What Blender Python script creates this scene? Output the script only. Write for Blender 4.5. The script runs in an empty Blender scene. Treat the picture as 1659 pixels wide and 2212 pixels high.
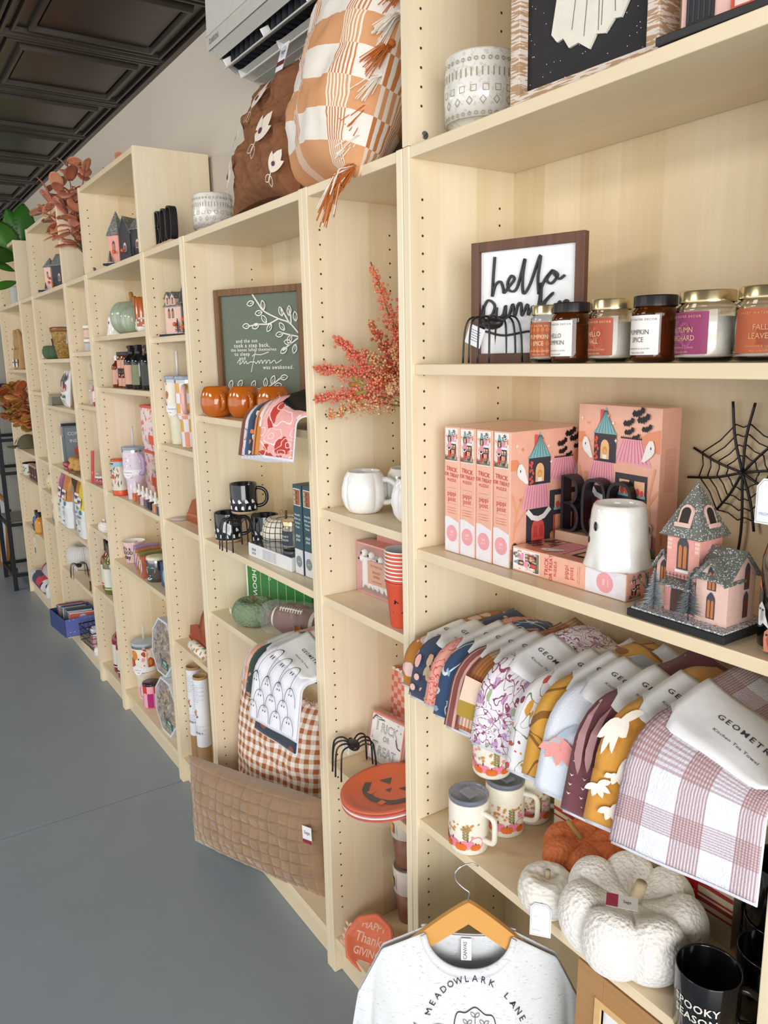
import bpy, math, random
from math import sin, cos, pi, radians as R
from mathutils import Matrix, Vector, noise
from mathutils.geometry import tessellate_polygon
random.seed(7)
sc = bpy.context.scene
C = sc.collection
# ---------------------------------------------------------------- camera
cam = bpy.data.cameras.new('camera'); camo = bpy.data.objects.new('camera', cam); C.objects.link(camo)
_y, _p, _r = 2.55270781, -0.197150460, -0.0199201647
_f = Vector((cos(_y)*cos(_p), sin(_y)*cos(_p), sin(_p)))
_rt = Vector((sin(_y), -cos(_y), 0)); _up = _rt.cross(_f)
_r2 = cos(_r)*_rt + sin(_r)*_up; _u2 = -sin(_r)*_rt + cos(_r)*_up
camo.matrix_world = Matrix.Translation((1.24582921, -0.887651766, 1.64572710)) @ Matrix((_r2, _u2, -_f)).transposed().to_4x4()
cam.sensor_fit = 'VERTICAL'; cam.sensor_height = 24.0; cam.lens = 24.0*1679.38/2212
cam.clip_start = 0.02; cam.clip_end = 60
sc.camera = camo
# ---------------------------------------------------------------- light
sc.view_settings.view_transform = 'Standard'; sc.view_settings.look = 'None'
sc.view_settings.gamma = 1.0; sc.view_settings.use_curve_mapping = False
sc.view_settings.exposure = 0.40
w = bpy.data.worlds.new('daylight'); sc.world = w; w.use_nodes = True
bg = w.node_tree.nodes['Background']; bg.inputs[0].default_value = (0.985, 0.985, 1.0, 1); bg.inputs[1].default_value = 1.15
def area(name, loc, target, sx, sy, power, col):
    l = bpy.data.lights.new(name, 'AREA'); l.shape = 'RECTANGLE'; l.size = sx; l.size_y = sy
    l.energy = power; l.color = col
    o = bpy.data.objects.new(name, l); C.objects.link(o); o.location = loc
    o.rotation_euler = (Vector(target)-Vector(loc)).to_track_quat('-Z', 'Y').to_euler()
area('storefront_daylight', (4.2, -2.2, 1.6), (-1, 0.2, 1.1), 3.6, 2.4, 135, (1.0, 0.98, 0.95))
area('ceiling_lamp', (-0.8, -2.6, 2.72), (-1.0, -1.2, 0.6), 1.2, 0.6, 30, (1.0, 0.93, 0.82))
area('ceiling_lamp', (-4.0, -2.6, 2.72), (-4.0, -1.2, 0.6), 1.2, 0.6, 28, (1.0, 0.93, 0.82))
# ---------------------------------------------------------------- materials
def lin(h):
    if isinstance(h, str):
        h = h.lstrip('#'); c = [int(h[i:i+2], 16)/255 for i in (0, 2, 4)]
    else: c = h
    return tuple((x/12.92 if x <= 0.04045 else ((x+0.055)/1.055)**2.4) for x in c) + (1,)
MC = {}
def M(hexc, rough=0.5, metal=0.0, trans=0.0, alpha=1.0, coat=0.0, bump=0.0, bs=60, var=0.0, sheen=0.0, emit=0, bd=0.002):
    k = (hexc, rough, metal, trans, alpha, coat, bump, bs, var, sheen, emit, bd)
    if k in MC: return MC[k]
    m = bpy.data.materials.new('m_%s' % hexc.lstrip('#')); m.use_nodes = True; nt = m.node_tree; b = nt.nodes['Principled BSDF']
    b.inputs['Base Color'].default_value = lin(hexc); b.inputs['Roughness'].default_value = rough
    b.inputs['Metallic'].default_value = metal; b.inputs['Transmission Weight'].default_value = trans
    b.inputs['Alpha'].default_value = alpha; b.inputs['Coat Weight'].default_value = coat
    b.inputs['Coat Roughness'].default_value = 0.05; b.inputs['Sheen Weight'].default_value = sheen
    if emit: b.inputs['Emission Color'].default_value = lin(hexc); b.inputs['Emission Strength'].default_value = emit
    tc = nt.nodes.new('ShaderNodeTexCoord'); nz = nt.nodes.new('ShaderNodeTexNoise'); nz.inputs['Scale'].default_value = bs
    nt.links.new(tc.outputs['Object'], nz.inputs['Vector']); nz.inputs['Detail'].default_value = 3
    if bump:
        bp = nt.nodes.new('ShaderNodeBump'); bp.inputs['Strength'].default_value = bump; bp.inputs['Distance'].default_value = bd
        nt.links.new(nz.outputs[0], bp.inputs['Height']); nt.links.new(bp.outputs[0], b.inputs['Normal'])
    v = var or 0.04
    mx = nt.nodes.new('ShaderNodeMix'); mx.data_type = 'RGBA'; mx.blend_type = 'MULTIPLY'; mx.inputs[0].default_value = 1
    mx.inputs[6].default_value = lin(hexc)
    mr = nt.nodes.new('ShaderNodeMapRange'); mr.inputs[1].default_value = 0.3; mr.inputs[2].default_value = 0.7
    mr.inputs[3].default_value = 1-v; mr.inputs[4].default_value = 1+v
    nt.links.new(nz.outputs[0], mr.inputs[0]); nt.links.new(mr.outputs[0], mx.inputs[7]); nt.links.new(mx.outputs[2], b.inputs['Base Color'])
    MC[k] = m; return m
class NT:
    """tiny node helper"""
    def __init__(s, name, rough=0.8, coord='UV'):
        s.m = bpy.data.materials.new(name); s.m.use_nodes = True; s.t = s.m.node_tree; s.b = s.t.nodes['Principled BSDF']
        s.b.inputs['Roughness'].default_value = rough
        tc = s.t.nodes.new('ShaderNodeTexCoord'); s.co = tc.outputs[coord]
    def n(s, typ, ins={}, **props):
        nd = s.t.nodes.new('ShaderNode'+typ)
        for k, v in props.items(): setattr(nd, k, v)
        for k, v in ins.items():
            if hasattr(v, 'default_value') and hasattr(v, 'is_linked'): s.t.links.new(v, nd.inputs[k])
            else: nd.inputs[k].default_value = v
        return nd
    def math(s, op, a, b=0.0, c=0.0): return s.n('Math', {0: a, 1: b, 2: c}, operation=op).outputs[0]
    def mix(s, f, a, b):
        a = lin(a) if isinstance(a, str) else a; b = lin(b) if isinstance(b, str) else b
        return s.n('Mix', {0: f, 6: a, 7: b}, data_type='RGBA').outputs[2]
    def map(s, sc_=(1, 1, 1), rot=(0, 0, 0), loc=(0, 0, 0), v=None):
        return s.n('Mapping', {0: v or s.co, 1: loc, 2: rot, 3: sc_}).outputs[0]
    def xyz(s, v=None):
        o = s.n('SeparateXYZ', {0: v or s.co}).outputs; return o[0], o[1], o[2]
    def noise(s, scale, v=None, detail=2, out=0): return s.n('TexNoise', {'Vector': v or s.co, 'Scale': scale, 'Detail': detail}).outputs[out]
    def vor(s, scale, v=None, out='Distance', rnd=1.0): return s.n('TexVoronoi', {'Vector': v or s.co, 'Scale': scale, 'Randomness': rnd}).outputs[out]
    def lt(s, a, b): return s.math('LESS_THAN', a, b)
    def gt(s, a, b): return s.math('GREATER_THAN', a, b)
    def bump(s, h, st=0.5, d=0.002): s.t.links.new(s.n('Bump', {'Height': h, 'Strength': st, 'Distance': d}).outputs[0], s.b.inputs['Normal'])
    def end(s, col):
        s.t.links.new(col, s.b.inputs['Base Color']); return s.m
def wood(name, base, dark, axis='z', rough=0.42, bands=11, amt=1.0, sc_=1.0):
    t = NT(name, rough, 'Object'); x, y, z = t.xyz()
    a, g = (x, z) if axis == 'z' else ((y, x) if axis == 'x' else (x, y))
    o = y if axis == 'z' else z
    s1 = t.math('ADD', a, t.math('MULTIPLY', o, 1.0))
    b = t.n('TexWhiteNoise', {'W': t.math('FLOOR', t.math('MULTIPLY', s1, bands*sc_))}, noise_dimensions='1D').outputs[0]
    st = {'z': (60, 60, 2.5), 'x': (2.5, 60, 60), 'y': (60, 2.5, 60)}[axis]
    n1 = t.noise(1.4*sc_, t.map(tuple(q for q in st)), 4)
    n2 = t.noise(3.0*sc_, t.map({'z': (3, 3, .6), 'x': (.6, 3, 3), 'y': (3, .6, 3)}[axis]), 3)
    f = t.math('ADD', t.math('MULTIPLY', b, .30), t.math('MULTIPLY', n1, .35)); f = t.math('ADD', f, t.math('MULTIPLY', n2, .55))
    f = t.math('MULTIPLY', t.math('SUBTRACT', f, .35), amt)
    f.node.use_clamp = True
    t.bump(n1, .06, .001)
    return t.end(t.mix(f, base, dark))
BIRCH_Z = wood('birch_upright', '#F3E7CD', '#DCC59A', 'z', amt=1.35)
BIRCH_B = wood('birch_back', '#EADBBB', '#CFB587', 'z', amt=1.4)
BIRCH_X = wood('birch_board', '#EEDFC2', '#D6BD92', 'x', .36, amt=1.3)
DARKWOOD = wood('walnut_frame', '#6B4430', '#3B2217', 'z', .5, 40, 1.3, 3)
# ---------------------------------------------------------------- mesh builder
ID = Matrix.Identity(4)
def T(x=0, y=0, z=0): return Matrix.Translation((x, y, z))
def RX(a): return Matrix.Rotation(R(a), 4, 'X')
def RY(a): return Matrix.Rotation(R(a), 4, 'Y')
def RZ(a): return Matrix.Rotation(R(a), 4, 'Z')
def SC(x, y, z): return Matrix.Diagonal((x, y, z, 1))
FC = {}
def text_geo(s, size, sx=1.0, sp=1.0, bold=0.0, align='CENTER'):
    k = (s, sx, sp, bold, align)
    if k not in FC:
        cu = bpy.data.curves.new('t', 'FONT'); cu.body = s; cu.size = 1.0; cu.space_character = sp; cu.offset = bold
        cu.align_x = align; cu.align_y = 'CENTER'; cu.resolution_u = 2
        o = bpy.data.objects.new('t', cu); C.objects.link(o)
        me = o.to_mesh(); FC[k] = ([(v.co.x*sx, v.co.y) for v in me.vertices], [tuple(p.vertices) for p in me.polygons])
        o.to_mesh_clear(); bpy.data.objects.remove(o); bpy.data.curves.remove(cu)
    v, f = FC[k]; return [(a*size, b*size) for a, b in v], f
class MB:
    def __init__(s): s.v = []; s.f = []; s.m = []; s.uv = {}; s.sm = []; s.M = ID
    def add(s, vs, fs, m, smooth=True, uv=None):
        o = len(s.v); M_ = s.M
        for i, p in enumerate(vs):
            s.v.append(M_ @ Vector(p))
            if uv: s.uv[o+i] = uv[i]
        for f in fs: s.f.append(tuple(o+i for i in f)); s.m.append(m); s.sm.append(smooth)
        return s
    def box(s, x0, x1, y0, y1, z0, z1, m):
        v = [(x, y, z) for z in (z0, z1) for y in (y0, y1) for x in (x0, x1)]
        return s.add(v, [(0, 2, 3, 1), (4, 5, 7, 6), (0, 1, 5, 4), (2, 6, 7, 3), (0, 4, 6, 2), (1, 3, 7, 5)], m, False)
    def grid(s, fn, nu, nv, m, cu=False, cv=False, uvs=(1, 1), smooth=True):
        vs = []; uv = []
        for j in range(nv+1):
            for i in range(nu if cu else nu+1):
                u, v = i/nu, j/nv; vs.append(fn(u, v)); uv.append((u*uvs[0], v*uvs[1]))
        W = nu if cu else nu+1; fs = []
        for j in range(nv):
            for i in range(nu):
                a = j*W+i; b = j*W+(i+1) % W; fs.append((a, b, b+W, a+W))
        return s.add(vs, fs, m, smooth, uv)
    def lathe(s, prof, m, n=32, mod=None, uvs=(1, 1)):
        def fn(u, v):
            k = v*(len(prof)-1); i = min(int(k), len(prof)-2); t = k-i
            r = prof[i][0]*(1-t)+prof[i+1][0]*t; z = prof[i][1]*(1-t)+prof[i+1][1]*t; a = 2*pi*u
            if mod: r *= mod(a, z)
            return (r*cos(a), r*sin(a), z)
        return s.grid(fn, n, len(prof)-1, m, cu=True, uvs=uvs)
    def tube(s, pts, r, m, n=8, closed=False, cap=True):
        P = [Vector(p) for p in pts]; N = len(P); vs = []; rr = r if isinstance(r, (list, tuple)) else [r]*N
        up = None
        for i in range(N):
            if closed: d = P[(i+1) % N]-P[i-1]
            else: d = P[min(i+1, N-1)]-P[max(i-1, 0)]
            if d.length < 1e-9: d = Vector((0, 0, 1))
            d.normalize()
            if up is None: up = d.orthogonal().normalized()
            up = (up-d*up.dot(d)); up = up.normalized() if up.length > 1e-6 else d.orthogonal().normalized()
            b = d.cross(up)
            for k in range(n):
                a = 2*pi*k/n; vs.append(P[i]+(up*cos(a)+b*sin(a))*rr[i])
        fs = []
        for i in range(N if closed else N-1):
            for k in range(n):
                a = i*n+k; b_ = i*n+(k+1) % n; c = ((i+1) % N)*n
                fs.append((a, b_, c+(k+1) % n, c+k))
        if cap and not closed: fs += [tuple(range(n))[::-1], tuple((N-1)*n+k for k in range(n))]
        return s.add(vs, fs, m)
    def prism(s, poly, h0, h1, m, smooth=False):
        """poly (x,z) extruded along y from h0 to h1"""
        n = len(poly); vs = [(x, h0, z) for x, z in poly]+[(x, h1, z) for x, z in poly]
        tr = tessellate_polygon([[Vector((x, z, 0)) for x, z in poly]])
        fs = [tuple(t) for t in tr]+[tuple(n+i for i in t[::-1]) for t in tr]+[(i, (i+1) % n, n+(i+1) % n, n+i) for i in range(n)]
        return s.add(vs, fs, m, smooth)
    def sphere(s, c, r, m, n=12, sz=1.0):
        prof = [(r*sin(pi*i/(n//2)), -r*sz*cos(pi*i/(n//2))) for i in range(n//2+1)]
        M0 = s.M; s.M = M0 @ T(*c); s.lathe(prof, m, n); s.M = M0; return s
    def poly(s, pts, fn, m, h=0.0004):
        tr = tessellate_polygon([[Vector((x, y, 0)) for x, y in pts]])
        return s.add([fn(x, y, h) for x, y in pts], [tuple(t) for t in tr], m, False)
    def line(s, pts, wd, fn, m, h=0.0005):
        """flat ribbon along 2D pts"""
        P = [Vector(p) for p in pts]; vs = []
        for i, p in enumerate(P):
            d = P[min(i+1, len(P)-1)]-P[max(i-1, 0)]
            d = Vector((-d.y, d.x)); d = d.normalized()*(wd/2) if d.length else d
            vs += [fn(p.x+d.x, p.y+d.y, h), fn(p.x-d.x, p.y-d.y, h)]
        return s.add(vs, [(2*i, 2*i+1, 2*i+3, 2*i+2) for i in range(len(P)-1)], m, False)
    def text(s, st, size, fn, m, x=0, y=0, h=0.0006, sx=1.0, sp=1.0, bold=0.0, rot=0, align='CENTER'):
        v, f = text_geo(st, size, sx, sp, bold, align); c, q = cos(R(rot)), sin(R(rot))
        return s.add([fn(x+a*c-b*q, y+a*q+b*c, h) for a, b in v], f, m, False)
    def build(s, name, parent=None, bev=0.0, sub=0, solid=0.0, loc=None, seg=2):
        me = bpy.data.meshes.new(name); me.from_pydata([tuple(v) for v in s.v], [], s.f)
        ms = []
        for m in s.m:
            if m not in ms: ms.append(m)
        for m in ms: me.materials.append(m)
        me.polygons.foreach_set('material_index', [ms.index(m) for m in s.m]); me.polygons.foreach_set('use_smooth', s.sm)
        if s.uv:
            ul = me.uv_layers.new(name='UVMap')
            ul.data.foreach_set('uv', [c for l in me.loops for c in s.uv.get(l.vertex_index, (0, 0))])
        me.validate(); me.update()
        o = bpy.data.objects.new(name, me); C.objects.link(o)
        if parent: o.parent = parent
        if loc: o.location = loc
        if solid: d = o.modifiers.new('s', 'SOLIDIFY'); d.thickness = solid; d.offset = 0
        if bev: d = o.modifiers.new('b', 'BEVEL'); d.width = bev; d.segments = seg; d.limit_method = 'ANGLE'; d.angle_limit = R(40)
        if sub: d = o.modifiers.new('u', 'SUBSURF'); d.levels = sub; d.render_levels = sub
        return o
def tag(o, label, cat, group=None, kind=None):
    if label: o['label'] = label
    if cat: o['category'] = cat
    if group: o['group'] = group
    if kind: o['kind'] = kind
    return o
def thing(name, label, cat, loc, rz=0, group=None, rx=0, ry=0):
    o = bpy.data.objects.new(name, None); C.objects.link(o); o.empty_display_size = .02
    o.location = loc; o.rotation_euler = (R(rx), R(ry), R(rz)); return tag(o, label, cat, group)
def copy_tree(o, label, loc, rz=None, group=None, rx=None, ry=None):
    r = o.copy(); C.objects.link(r); r.location = loc; r['label'] = label
    if rz is not None: r.rotation_euler.z = R(rz)
    if rx is not None: r.rotation_euler.x = R(rx)
    if ry is not None: r.rotation_euler.y = R(ry)
    for ch in [c for c in C.objects if c.parent == o]:
        c = ch.copy(); C.objects.link(c); c.parent = r
        for g in [q for q in C.objects if q.parent == ch]:
            d = g.copy(); C.objects.link(d); d.parent = c
    return r
def struct(o): o['kind'] = 'structure'; return o
def plane(Mx):
    """2D canvas -> 3D: x along local X, y along local Y, h along Z of matrix Mx"""
    return lambda x, y, h=0: Mx @ Vector((x, y, h))
def front(y0=0, x0=0, z0=0):   # canvas on a face looking to -Y
    return lambda x, y, h=0: Vector((x0+x, y0-h, z0+y))
def right(xr=0, y0=0, z0=0):   # canvas on a face looking to +X, canvas x runs along +Y
    return lambda x, y, h=0: Vector((xr+h, y0+x, z0+y))
def topf(z=0, x0=0, y0=0): return lambda x, y, h=0: Vector((x0+x, y0+y, z+h))
def cyl(r, a0=-90, z0=0, r1=None, H=1.0):   # canvas wrapped on a cylinder, a0 = facing angle
    def fn(x, y, h=0):
        rr = r if r1 is None else r+(r1-r)*min(max((z0+y)/H, 0), 1)
        a = R(a0)+x/rr; return Vector(((rr+h)*cos(a), (rr+h)*sin(a), z0+y))
    return fn
# 2D shapes
def circ(cx, cy, r, n=14, sy=1.0): return [(cx+r*cos(2*pi*i/n), cy+r*sy*sin(2*pi*i/n)) for i in range(n)]
def rect(x0, x1, y0, y1): return [(x0, y0), (x1, y0), (x1, y1), (x0, y1)]
def xf(pts, cx=0, cy=0, s=1.0, rot=0):
    c, q = cos(R(rot)), sin(R(rot)); return [(cx+s*(x*c-y*q), cy+s*(x*q+y*c)) for x, y in pts]
def leaf(cx, cy, L, Wd, rot, n=6):
    p = [(L*i/n, Wd*sin(pi*i/n)**.8) for i in range(n+1)]+[(L*i/n, -Wd*sin(pi*i/n)**.8) for i in range(n-1, 0, -1)]
    return xf(p, cx, cy, 1, rot)
def star(cx, cy, r, n=4, k=.35): return [(cx+(r if i % 2 == 0 else r*k)*sin(pi*i/n), cy+(r if i % 2 == 0 else r*k)*cos(pi*i/n)) for i in range(2*n)]
BAT = [(-1, .25), (-.6, .5), (-.35, .3), (-.12, .28), (-.08, .42), (0, .3), (.08, .42), (.12, .28), (.35, .3), (.6, .5), (1, .25), (.8, -.1), (.55, -.02), (.35, -.2), (.15, -.1), (0, -.35), (-.15, -.1), (-.35, -.2), (-.55, -.02), (-.8, -.1)]
def blob_ghost(cx, cy, s, rot=0): return xf([(-.35, -.9), (-.45, 0), (-.4, .5), (0, .9), (.4, .5), (.5, 0), (.9, -.9), (.3, -.6), (0, -.9)], cx, cy, s, rot)
def flower(cx, cy, r, n=5, rot=0):
    return [(cx+r*(.62+.38*cos(n*a))*cos(a+rot), cy+r*(.62+.38*cos(n*a))*sin(a+rot)) for a in [2*pi*i/(n*6) for i in range(n*6)]]
def arch(cx, y0, wd, h, n=6, point=0.0):
    r = wd/2; p = [(cx-r, y0), (cx+r, y0)]
    for i in range(n+1):
        a = pi*i/n; p.append((cx+r*cos(a), y0+h-r+r*sin(a)*(1+point*(1-abs(cos(a))))))
    return p
def spline(pts, k=6):
    """Catmull-Rom through 2D/3D points"""
    P = [Vector(p) for p in pts]; P = [P[0]*2-P[1]]+P+[P[-1]*2-P[-2]]; out = []
    for i in range(1, len(P)-2):
        for j in range(k):
            t = j/k; a, b, c, d = P[i-1:i+3]
            out.append(.5*((2*b)+(-a+c)*t+(2*a-5*b+4*c-d)*t*t+(-a+3*b-3*c+d)*t**3))
    out.append(P[-2]); return out
# ================================================================ ROOM
FLOORM = NT('painted_concrete', .38, 'Object')
_n = FLOORM.noise(1.3, None, 4); _n2 = FLOORM.noise(9, None, 5)
_sp = FLOORM.lt(FLOORM.vor(7.0), .022)
_f = FLOORM.math('ADD', FLOORM.math('MULTIPLY', _n, .7), FLOORM.math('MULTIPLY', _n2, .3))
_c = FLOORM.mix(_f, '#7F8B96', '#96A2AC'); _c = FLOORM.mix(FLOORM.math('MULTIPLY', _sp, .55), _c, '#B9B6AC'); FLOORM = FLOORM.end(_c)
WALLM = NT('wall_paint', .75, 'Object'); _f = WALLM.noise(1.6, None, 4)
WALLM.bump(WALLM.noise(180), .12, .001); WALLM = WALLM.end(WALLM.mix(_f, '#C6BDAF', '#D6CDBF'))
b = MB(); g = M('#4C5356', .6)
b.box(-9, -1.5775, -6, .3, -.1, 0, FLOORM); b.box(-1.5715, 4.4, -6, .3, -.1, 0, FLOORM); b.box(-1.5775, -1.5715, -6, .3, -.1, -.003, M('#A8ABA9', .7))
struct(b.build('floor'))
b = MB(); b.box(-9, 4.4, .285, .4, 0, 2.9, WALLM); struct(b.build('wall_back'))
b = MB(); b.box(-9.1, -9, -6, .4, 0, 2.9, WALLM); struct(b.build('wall_far'))
# pressed metal ceiling tiles
def ceiling():
    t = NT('tin_black', .32, 'Object'); n = t.noise(5, None, 3); n2 = t.noise(40)
    t.b.inputs['Metallic'].default_value = .15; t.bump(n2, .08, .001)
    m = t.end(t.mix(n, '#2A241F', '#39312A'))
    b = MB(); z = 2.787; p = .6096
    b.box(-9, 4.4, -6, .4, z+.012, z+.1, m)
    def ring(x0, x1, y0, y1, w_, h):   # raised rounded frame
        for k, (o, hh) in enumerate(((0, 0), (w_*.3, h), (w_*.7, h), (w_, 0))): pass
        prof = ((0, .012), (w_*.25, .012-h), (w_*.75, .012-h), (w_, .012))
        vs = []; 
        for o, hh in prof: vs += [(x0+o, y0+o, z+hh), (x1-o, y0+o, z+hh), (x1-o, y1-o, z+hh), (x0+o, y1-o, z+hh)]
        fs = [(4*k+i, 4*k+(i+1) % 4, 4*k+4+(i+1) % 4, 4*k+4+i) for k in range(3) for i in range(4)]
        b.add(vs, fs, m, False)
    for i in range(-12, 10):
        for j in range(0, 7):
            x1 = -1.985+p*(i+1); x0 = x1-p; y1 = .290-p*j; y0 = y1-p
            if x1 > 4.4 or x0 < -9: continue
            ring(x0, x1, y0, y1, .022, .016)
            ring(x0+.035, x1-.035, y0+.035, y1-.035, .018, .014)
            ring(x0+.085, x1-.085, y0+.085, y1-.085, .022, .022)
            b.box(x0+.115, x1-.115, y0+.115, y1-.115, z+.004, z+.012, m)
    b.box(-9, 4.4, .262, .285, z-.012, z+.012, m)
    struct(b.build('ceiling'))
ceiling()
# ================================================================ BOOKCASES
HOLE = M('#3A2E22', .8)
CASES = [  # key, x0, x1, extension, shelf heights (top face), label
 ('A', 0.001, .802, True, [1.63, 1.266, .665], 'wide birch bookcase nearest the viewer holding candles, pink puzzle boxes and tea towels'),
 ('B', -.388, -.001, False, [1.289, .622], 'narrow birch bookcase with the orange berry spray and white pumpkin mugs'),
 ('C', -1.177, -.390, False, [1.474, .817], 'wide birch bookcase with the green autumn sign and the gingham pillow'),
 ('D', -1.580, -1.179, False, [1.728, 1.35, .595], 'narrow birch bookcase with checkered pink handled tumblers'),
 ('E', -2.379, -1.582, True, [1.755, 1.538, .752], 'wide birch bookcase with the green ceramic pumpkin and black spray bottles'),
 ('F', -2.797, -2.381, False, [1.695, 1.447, .842, .52], 'narrow birch bookcase with white lidded candle jars and brown syrup bottles'),
 ('G', -3.594, -2.799, True, [1.668, 1.414, .728, .457], 'wide birch bookcase with the splint basket and popcorn bags'),
 ('H', -4.004, -3.596, False, [1.481, .874, .681], 'narrow birch bookcase with the mottled vase and pale gift bags'),
 ('I', -4.806, -4.006, True, [1.61, .879, .524], 'wide birch bookcase at the far end with kraft bags and rolled blankets')]
D = .272; PT = .0195
def holes(b, x, z0, z1, face):
    z = z0
    while z < z1:
        for y in (.030, .222):
            n = 8; r = .0026; vs = [(x+face*.0004, y+r*cos(2*pi*i/n), z+r*sin(2*pi*i/n)) for i in range(n)]
            b.add(vs, [tuple(range(n))], HOLE, False)
        z += .032
def case(k, x0, x1, ext, shelves, label):
    t = thing('bookcase', label, 'bookcase', (x0, 0, 0)); w_ = x1-x0
    for s_, (a, c) in ((1, (0, PT)), (-1, (w_-PT, w_))):
        b = MB(); b.box(a, c, 0, D, 0, 2.02, BIRCH_Z)
        for lo, hi in ((.19, 1.0), (1.13, 1.95)): holes(b, c if s_ == 1 else a, lo, hi, s_)
        b.build('side_panel', t, bev=.0018)
    def board(name, z, y0=.006, th=.02, col=BIRCH_X):
        b = MB(); b.box(PT+.0005, w_-PT-.0005, y0, D-.014, z-th, z, col); return b.build(name, t, bev=.0015)
    board('top_board', 2.0195, .003); board('fixed_shelf', 1.07, .006); board('base_board', .105, .006)
    for z in shelves: board('shelf', z, .008)
    b = MB(); b.box(PT, w_-PT, .022, .038, .001, .085, BIRCH_X); b.build('plinth', t)
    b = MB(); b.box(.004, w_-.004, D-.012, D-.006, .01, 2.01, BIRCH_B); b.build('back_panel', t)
    if ext:
        e = thing('bookcase_extension', 'birch extension box on top, '+{'A': 'nearest, with the ghost picture', 'E': 'with the pink and grey glitter house', 'G': 'with the dark glitter house beside the orange leaves', 'I': 'farthest, with the ribbed glass jar'}[k], 'bookcase', (x0, 0, 2.0205))
        for s_, (a, c) in ((1, (0, PT)), (-1, (w_-PT, w_))):
            b = MB(); b.box(a, c, 0, D, 0, .35, BIRCH_Z); holes(b, c if s_ == 1 else a, .07, .28, s_)
            if s_ == 1:
                g = M('#9A9A98', .35, .9)
                b.M = T(PT, .038, .022) @ RY(90); b.lathe([(0, .0014), (.0065, .0014), (.0075, 0)], g, 16); b.M = T(PT+.0015, .038, .022) @ RX(40); b.box(0, .0004, -.005, .005, -.0008, .0008, HOLE); b.M = ID
            b.build('side_panel', e, bev=.0018)
        for nm, z in (('top_board', .3495),):
            b = MB(); b.box(PT+.0005, w_-PT-.0005, .003, D-.014, z-.019, z, BIRCH_X); b.build(nm, e, bev=.0015)
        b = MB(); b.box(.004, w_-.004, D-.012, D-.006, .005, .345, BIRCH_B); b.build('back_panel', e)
for c in CASES: case(*c)
# ================================================================ FABRIC AND PRINTS
def fabric(name, base, layers, rough=.9, weave=900, coord='UV', bump=.35):
    t = NT(name, rough, coord); u, v, z = t.xyz(); col = t.mix(0.0, base, base)
    for L in layers:
        k, s, th, c = L[:4]; wp = L[4] if len(L) > 4 else 0; of = L[5] if len(L) > 5 else 0
        co = t.map((1, 1, 1), loc=(of, of*1.7, 0))
        if wp:
            nn = t.noise(s*1.3, co, 2, 1)
            co = t.n('VectorMath', {0: co, 1: t.n('VectorMath', {0: nn, 3: wp/s}, operation='SCALE').outputs[0]}, operation='ADD').outputs[0]
        x, y, _ = t.xyz(co)
        if k == 'spot': f = t.lt(t.vor(s, co), th)
        elif k == 'blob': f = t.gt(t.noise(s, co, 2), th)
        elif k == 'vein': f = t.lt(t.n('TexVoronoi', {'Vector': co, 'Scale': s}, feature='DISTANCE_TO_EDGE').outputs[0], th)
        elif k == 'ring':
            d = t.vor(s, co); f = t.math('MULTIPLY', t.lt(d, th), t.gt(d, th*.72))
        elif k == 'contour':
            f = t.lt(t.math('FRACT', t.math('MULTIPLY', t.noise(s, co, 1), 9)), th)
        elif k == 'sx': f = t.lt(t.math('FRACT', t.math('MULTIPLY', x, s)), th)
        elif k == 'sy': f = t.lt(t.math('FRACT', t.math('MULTIPLY', y, s)), th)
        elif k == 'dsx': f = t.lt(t.math('FRACT', t.math('MULTIPLY', t.math('ADD', x, y), s)), th)
        elif k == 'range': f = t.math('MULTIPLY', t.gt(x, s), t.lt(x, th))
        elif k == 'half': f = t.math('MULTIPLY', t.lt(t.math('FRACT', t.math('MULTIPLY', x, s)), th), .5)
        elif k == 'halfy': f = t.math('MULTIPLY', t.lt(t.math('FRACT', t.math('MULTIPLY', y, s)), th), .5)
        elif k == 'check':
            f = t.n('TexChecker', {'Vector': co, 'Scale': s, 'Color1': (1, 1, 1, 1), 'Color2': (0, 0, 0, 1)}).outputs[1]
        col = t.mix(f, col, c)
    if bump:
        wv = t.vor(weave, None); t.bump(wv, bump, .0012)
    t.b.inputs['Sheen Weight'].default_value = .15
    return t.end(col)
PAPER = M('#EDEFF3', .6); WHITE = M('#F2F1EE', .45); BLACK = M('#17151A', .45); GLASS = M('#FFFFFF', .02, trans=1.0)
CHROME = M('#C9CBCF', .16, 1.0); GOLD = M('#D9C79A', .22, .9); KRAFT = M('#B8936A', .8); INK = M('#1C1C22', .6)
WAX = M('#F2EDE0', .35, coat=.3); WIRE = M('#18151B', .35)
CER = M('#EFEEEA', .18, coat=.5)
def txt(name, parent, st, size, fn, m, **k):
    b = MB(); b.text(st, size, fn, m, **k); return b.build(name, parent)
def handle(b, x0, z0, z1, out, r, m, ang=0, sq=1.0, n=10):
    """C handle in the x-z plane rotated by ang around z"""
    M0 = b.M; b.M = M0 @ RZ(ang); pts = []
    for i in range(17):
        a = pi/2-pi*i/16; ca = abs(cos(a))**(sq)*(1 if cos(a) >= 0 else -1); sa = abs(sin(a))**(sq)*(1 if sin(a) >= 0 else -1)
        pts.append((x0+out*ca, 0, (z0+z1)/2+(z1-z0)/2*sa))
    pts = [(x0-.004, 0, z1)]+pts+[(x0-.004, 0, z0)]
    b.tube(pts, r, m, n); b.M = M0
def cup_prof(r0, r1, h, th=.003):
    return [(0, 0), (r0*.92, 0), (r0, .003), (r1, h-.001), (r1-th/2, h), (r1-th, h-.002), (r0-th, .006), (0, .005)]
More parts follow.
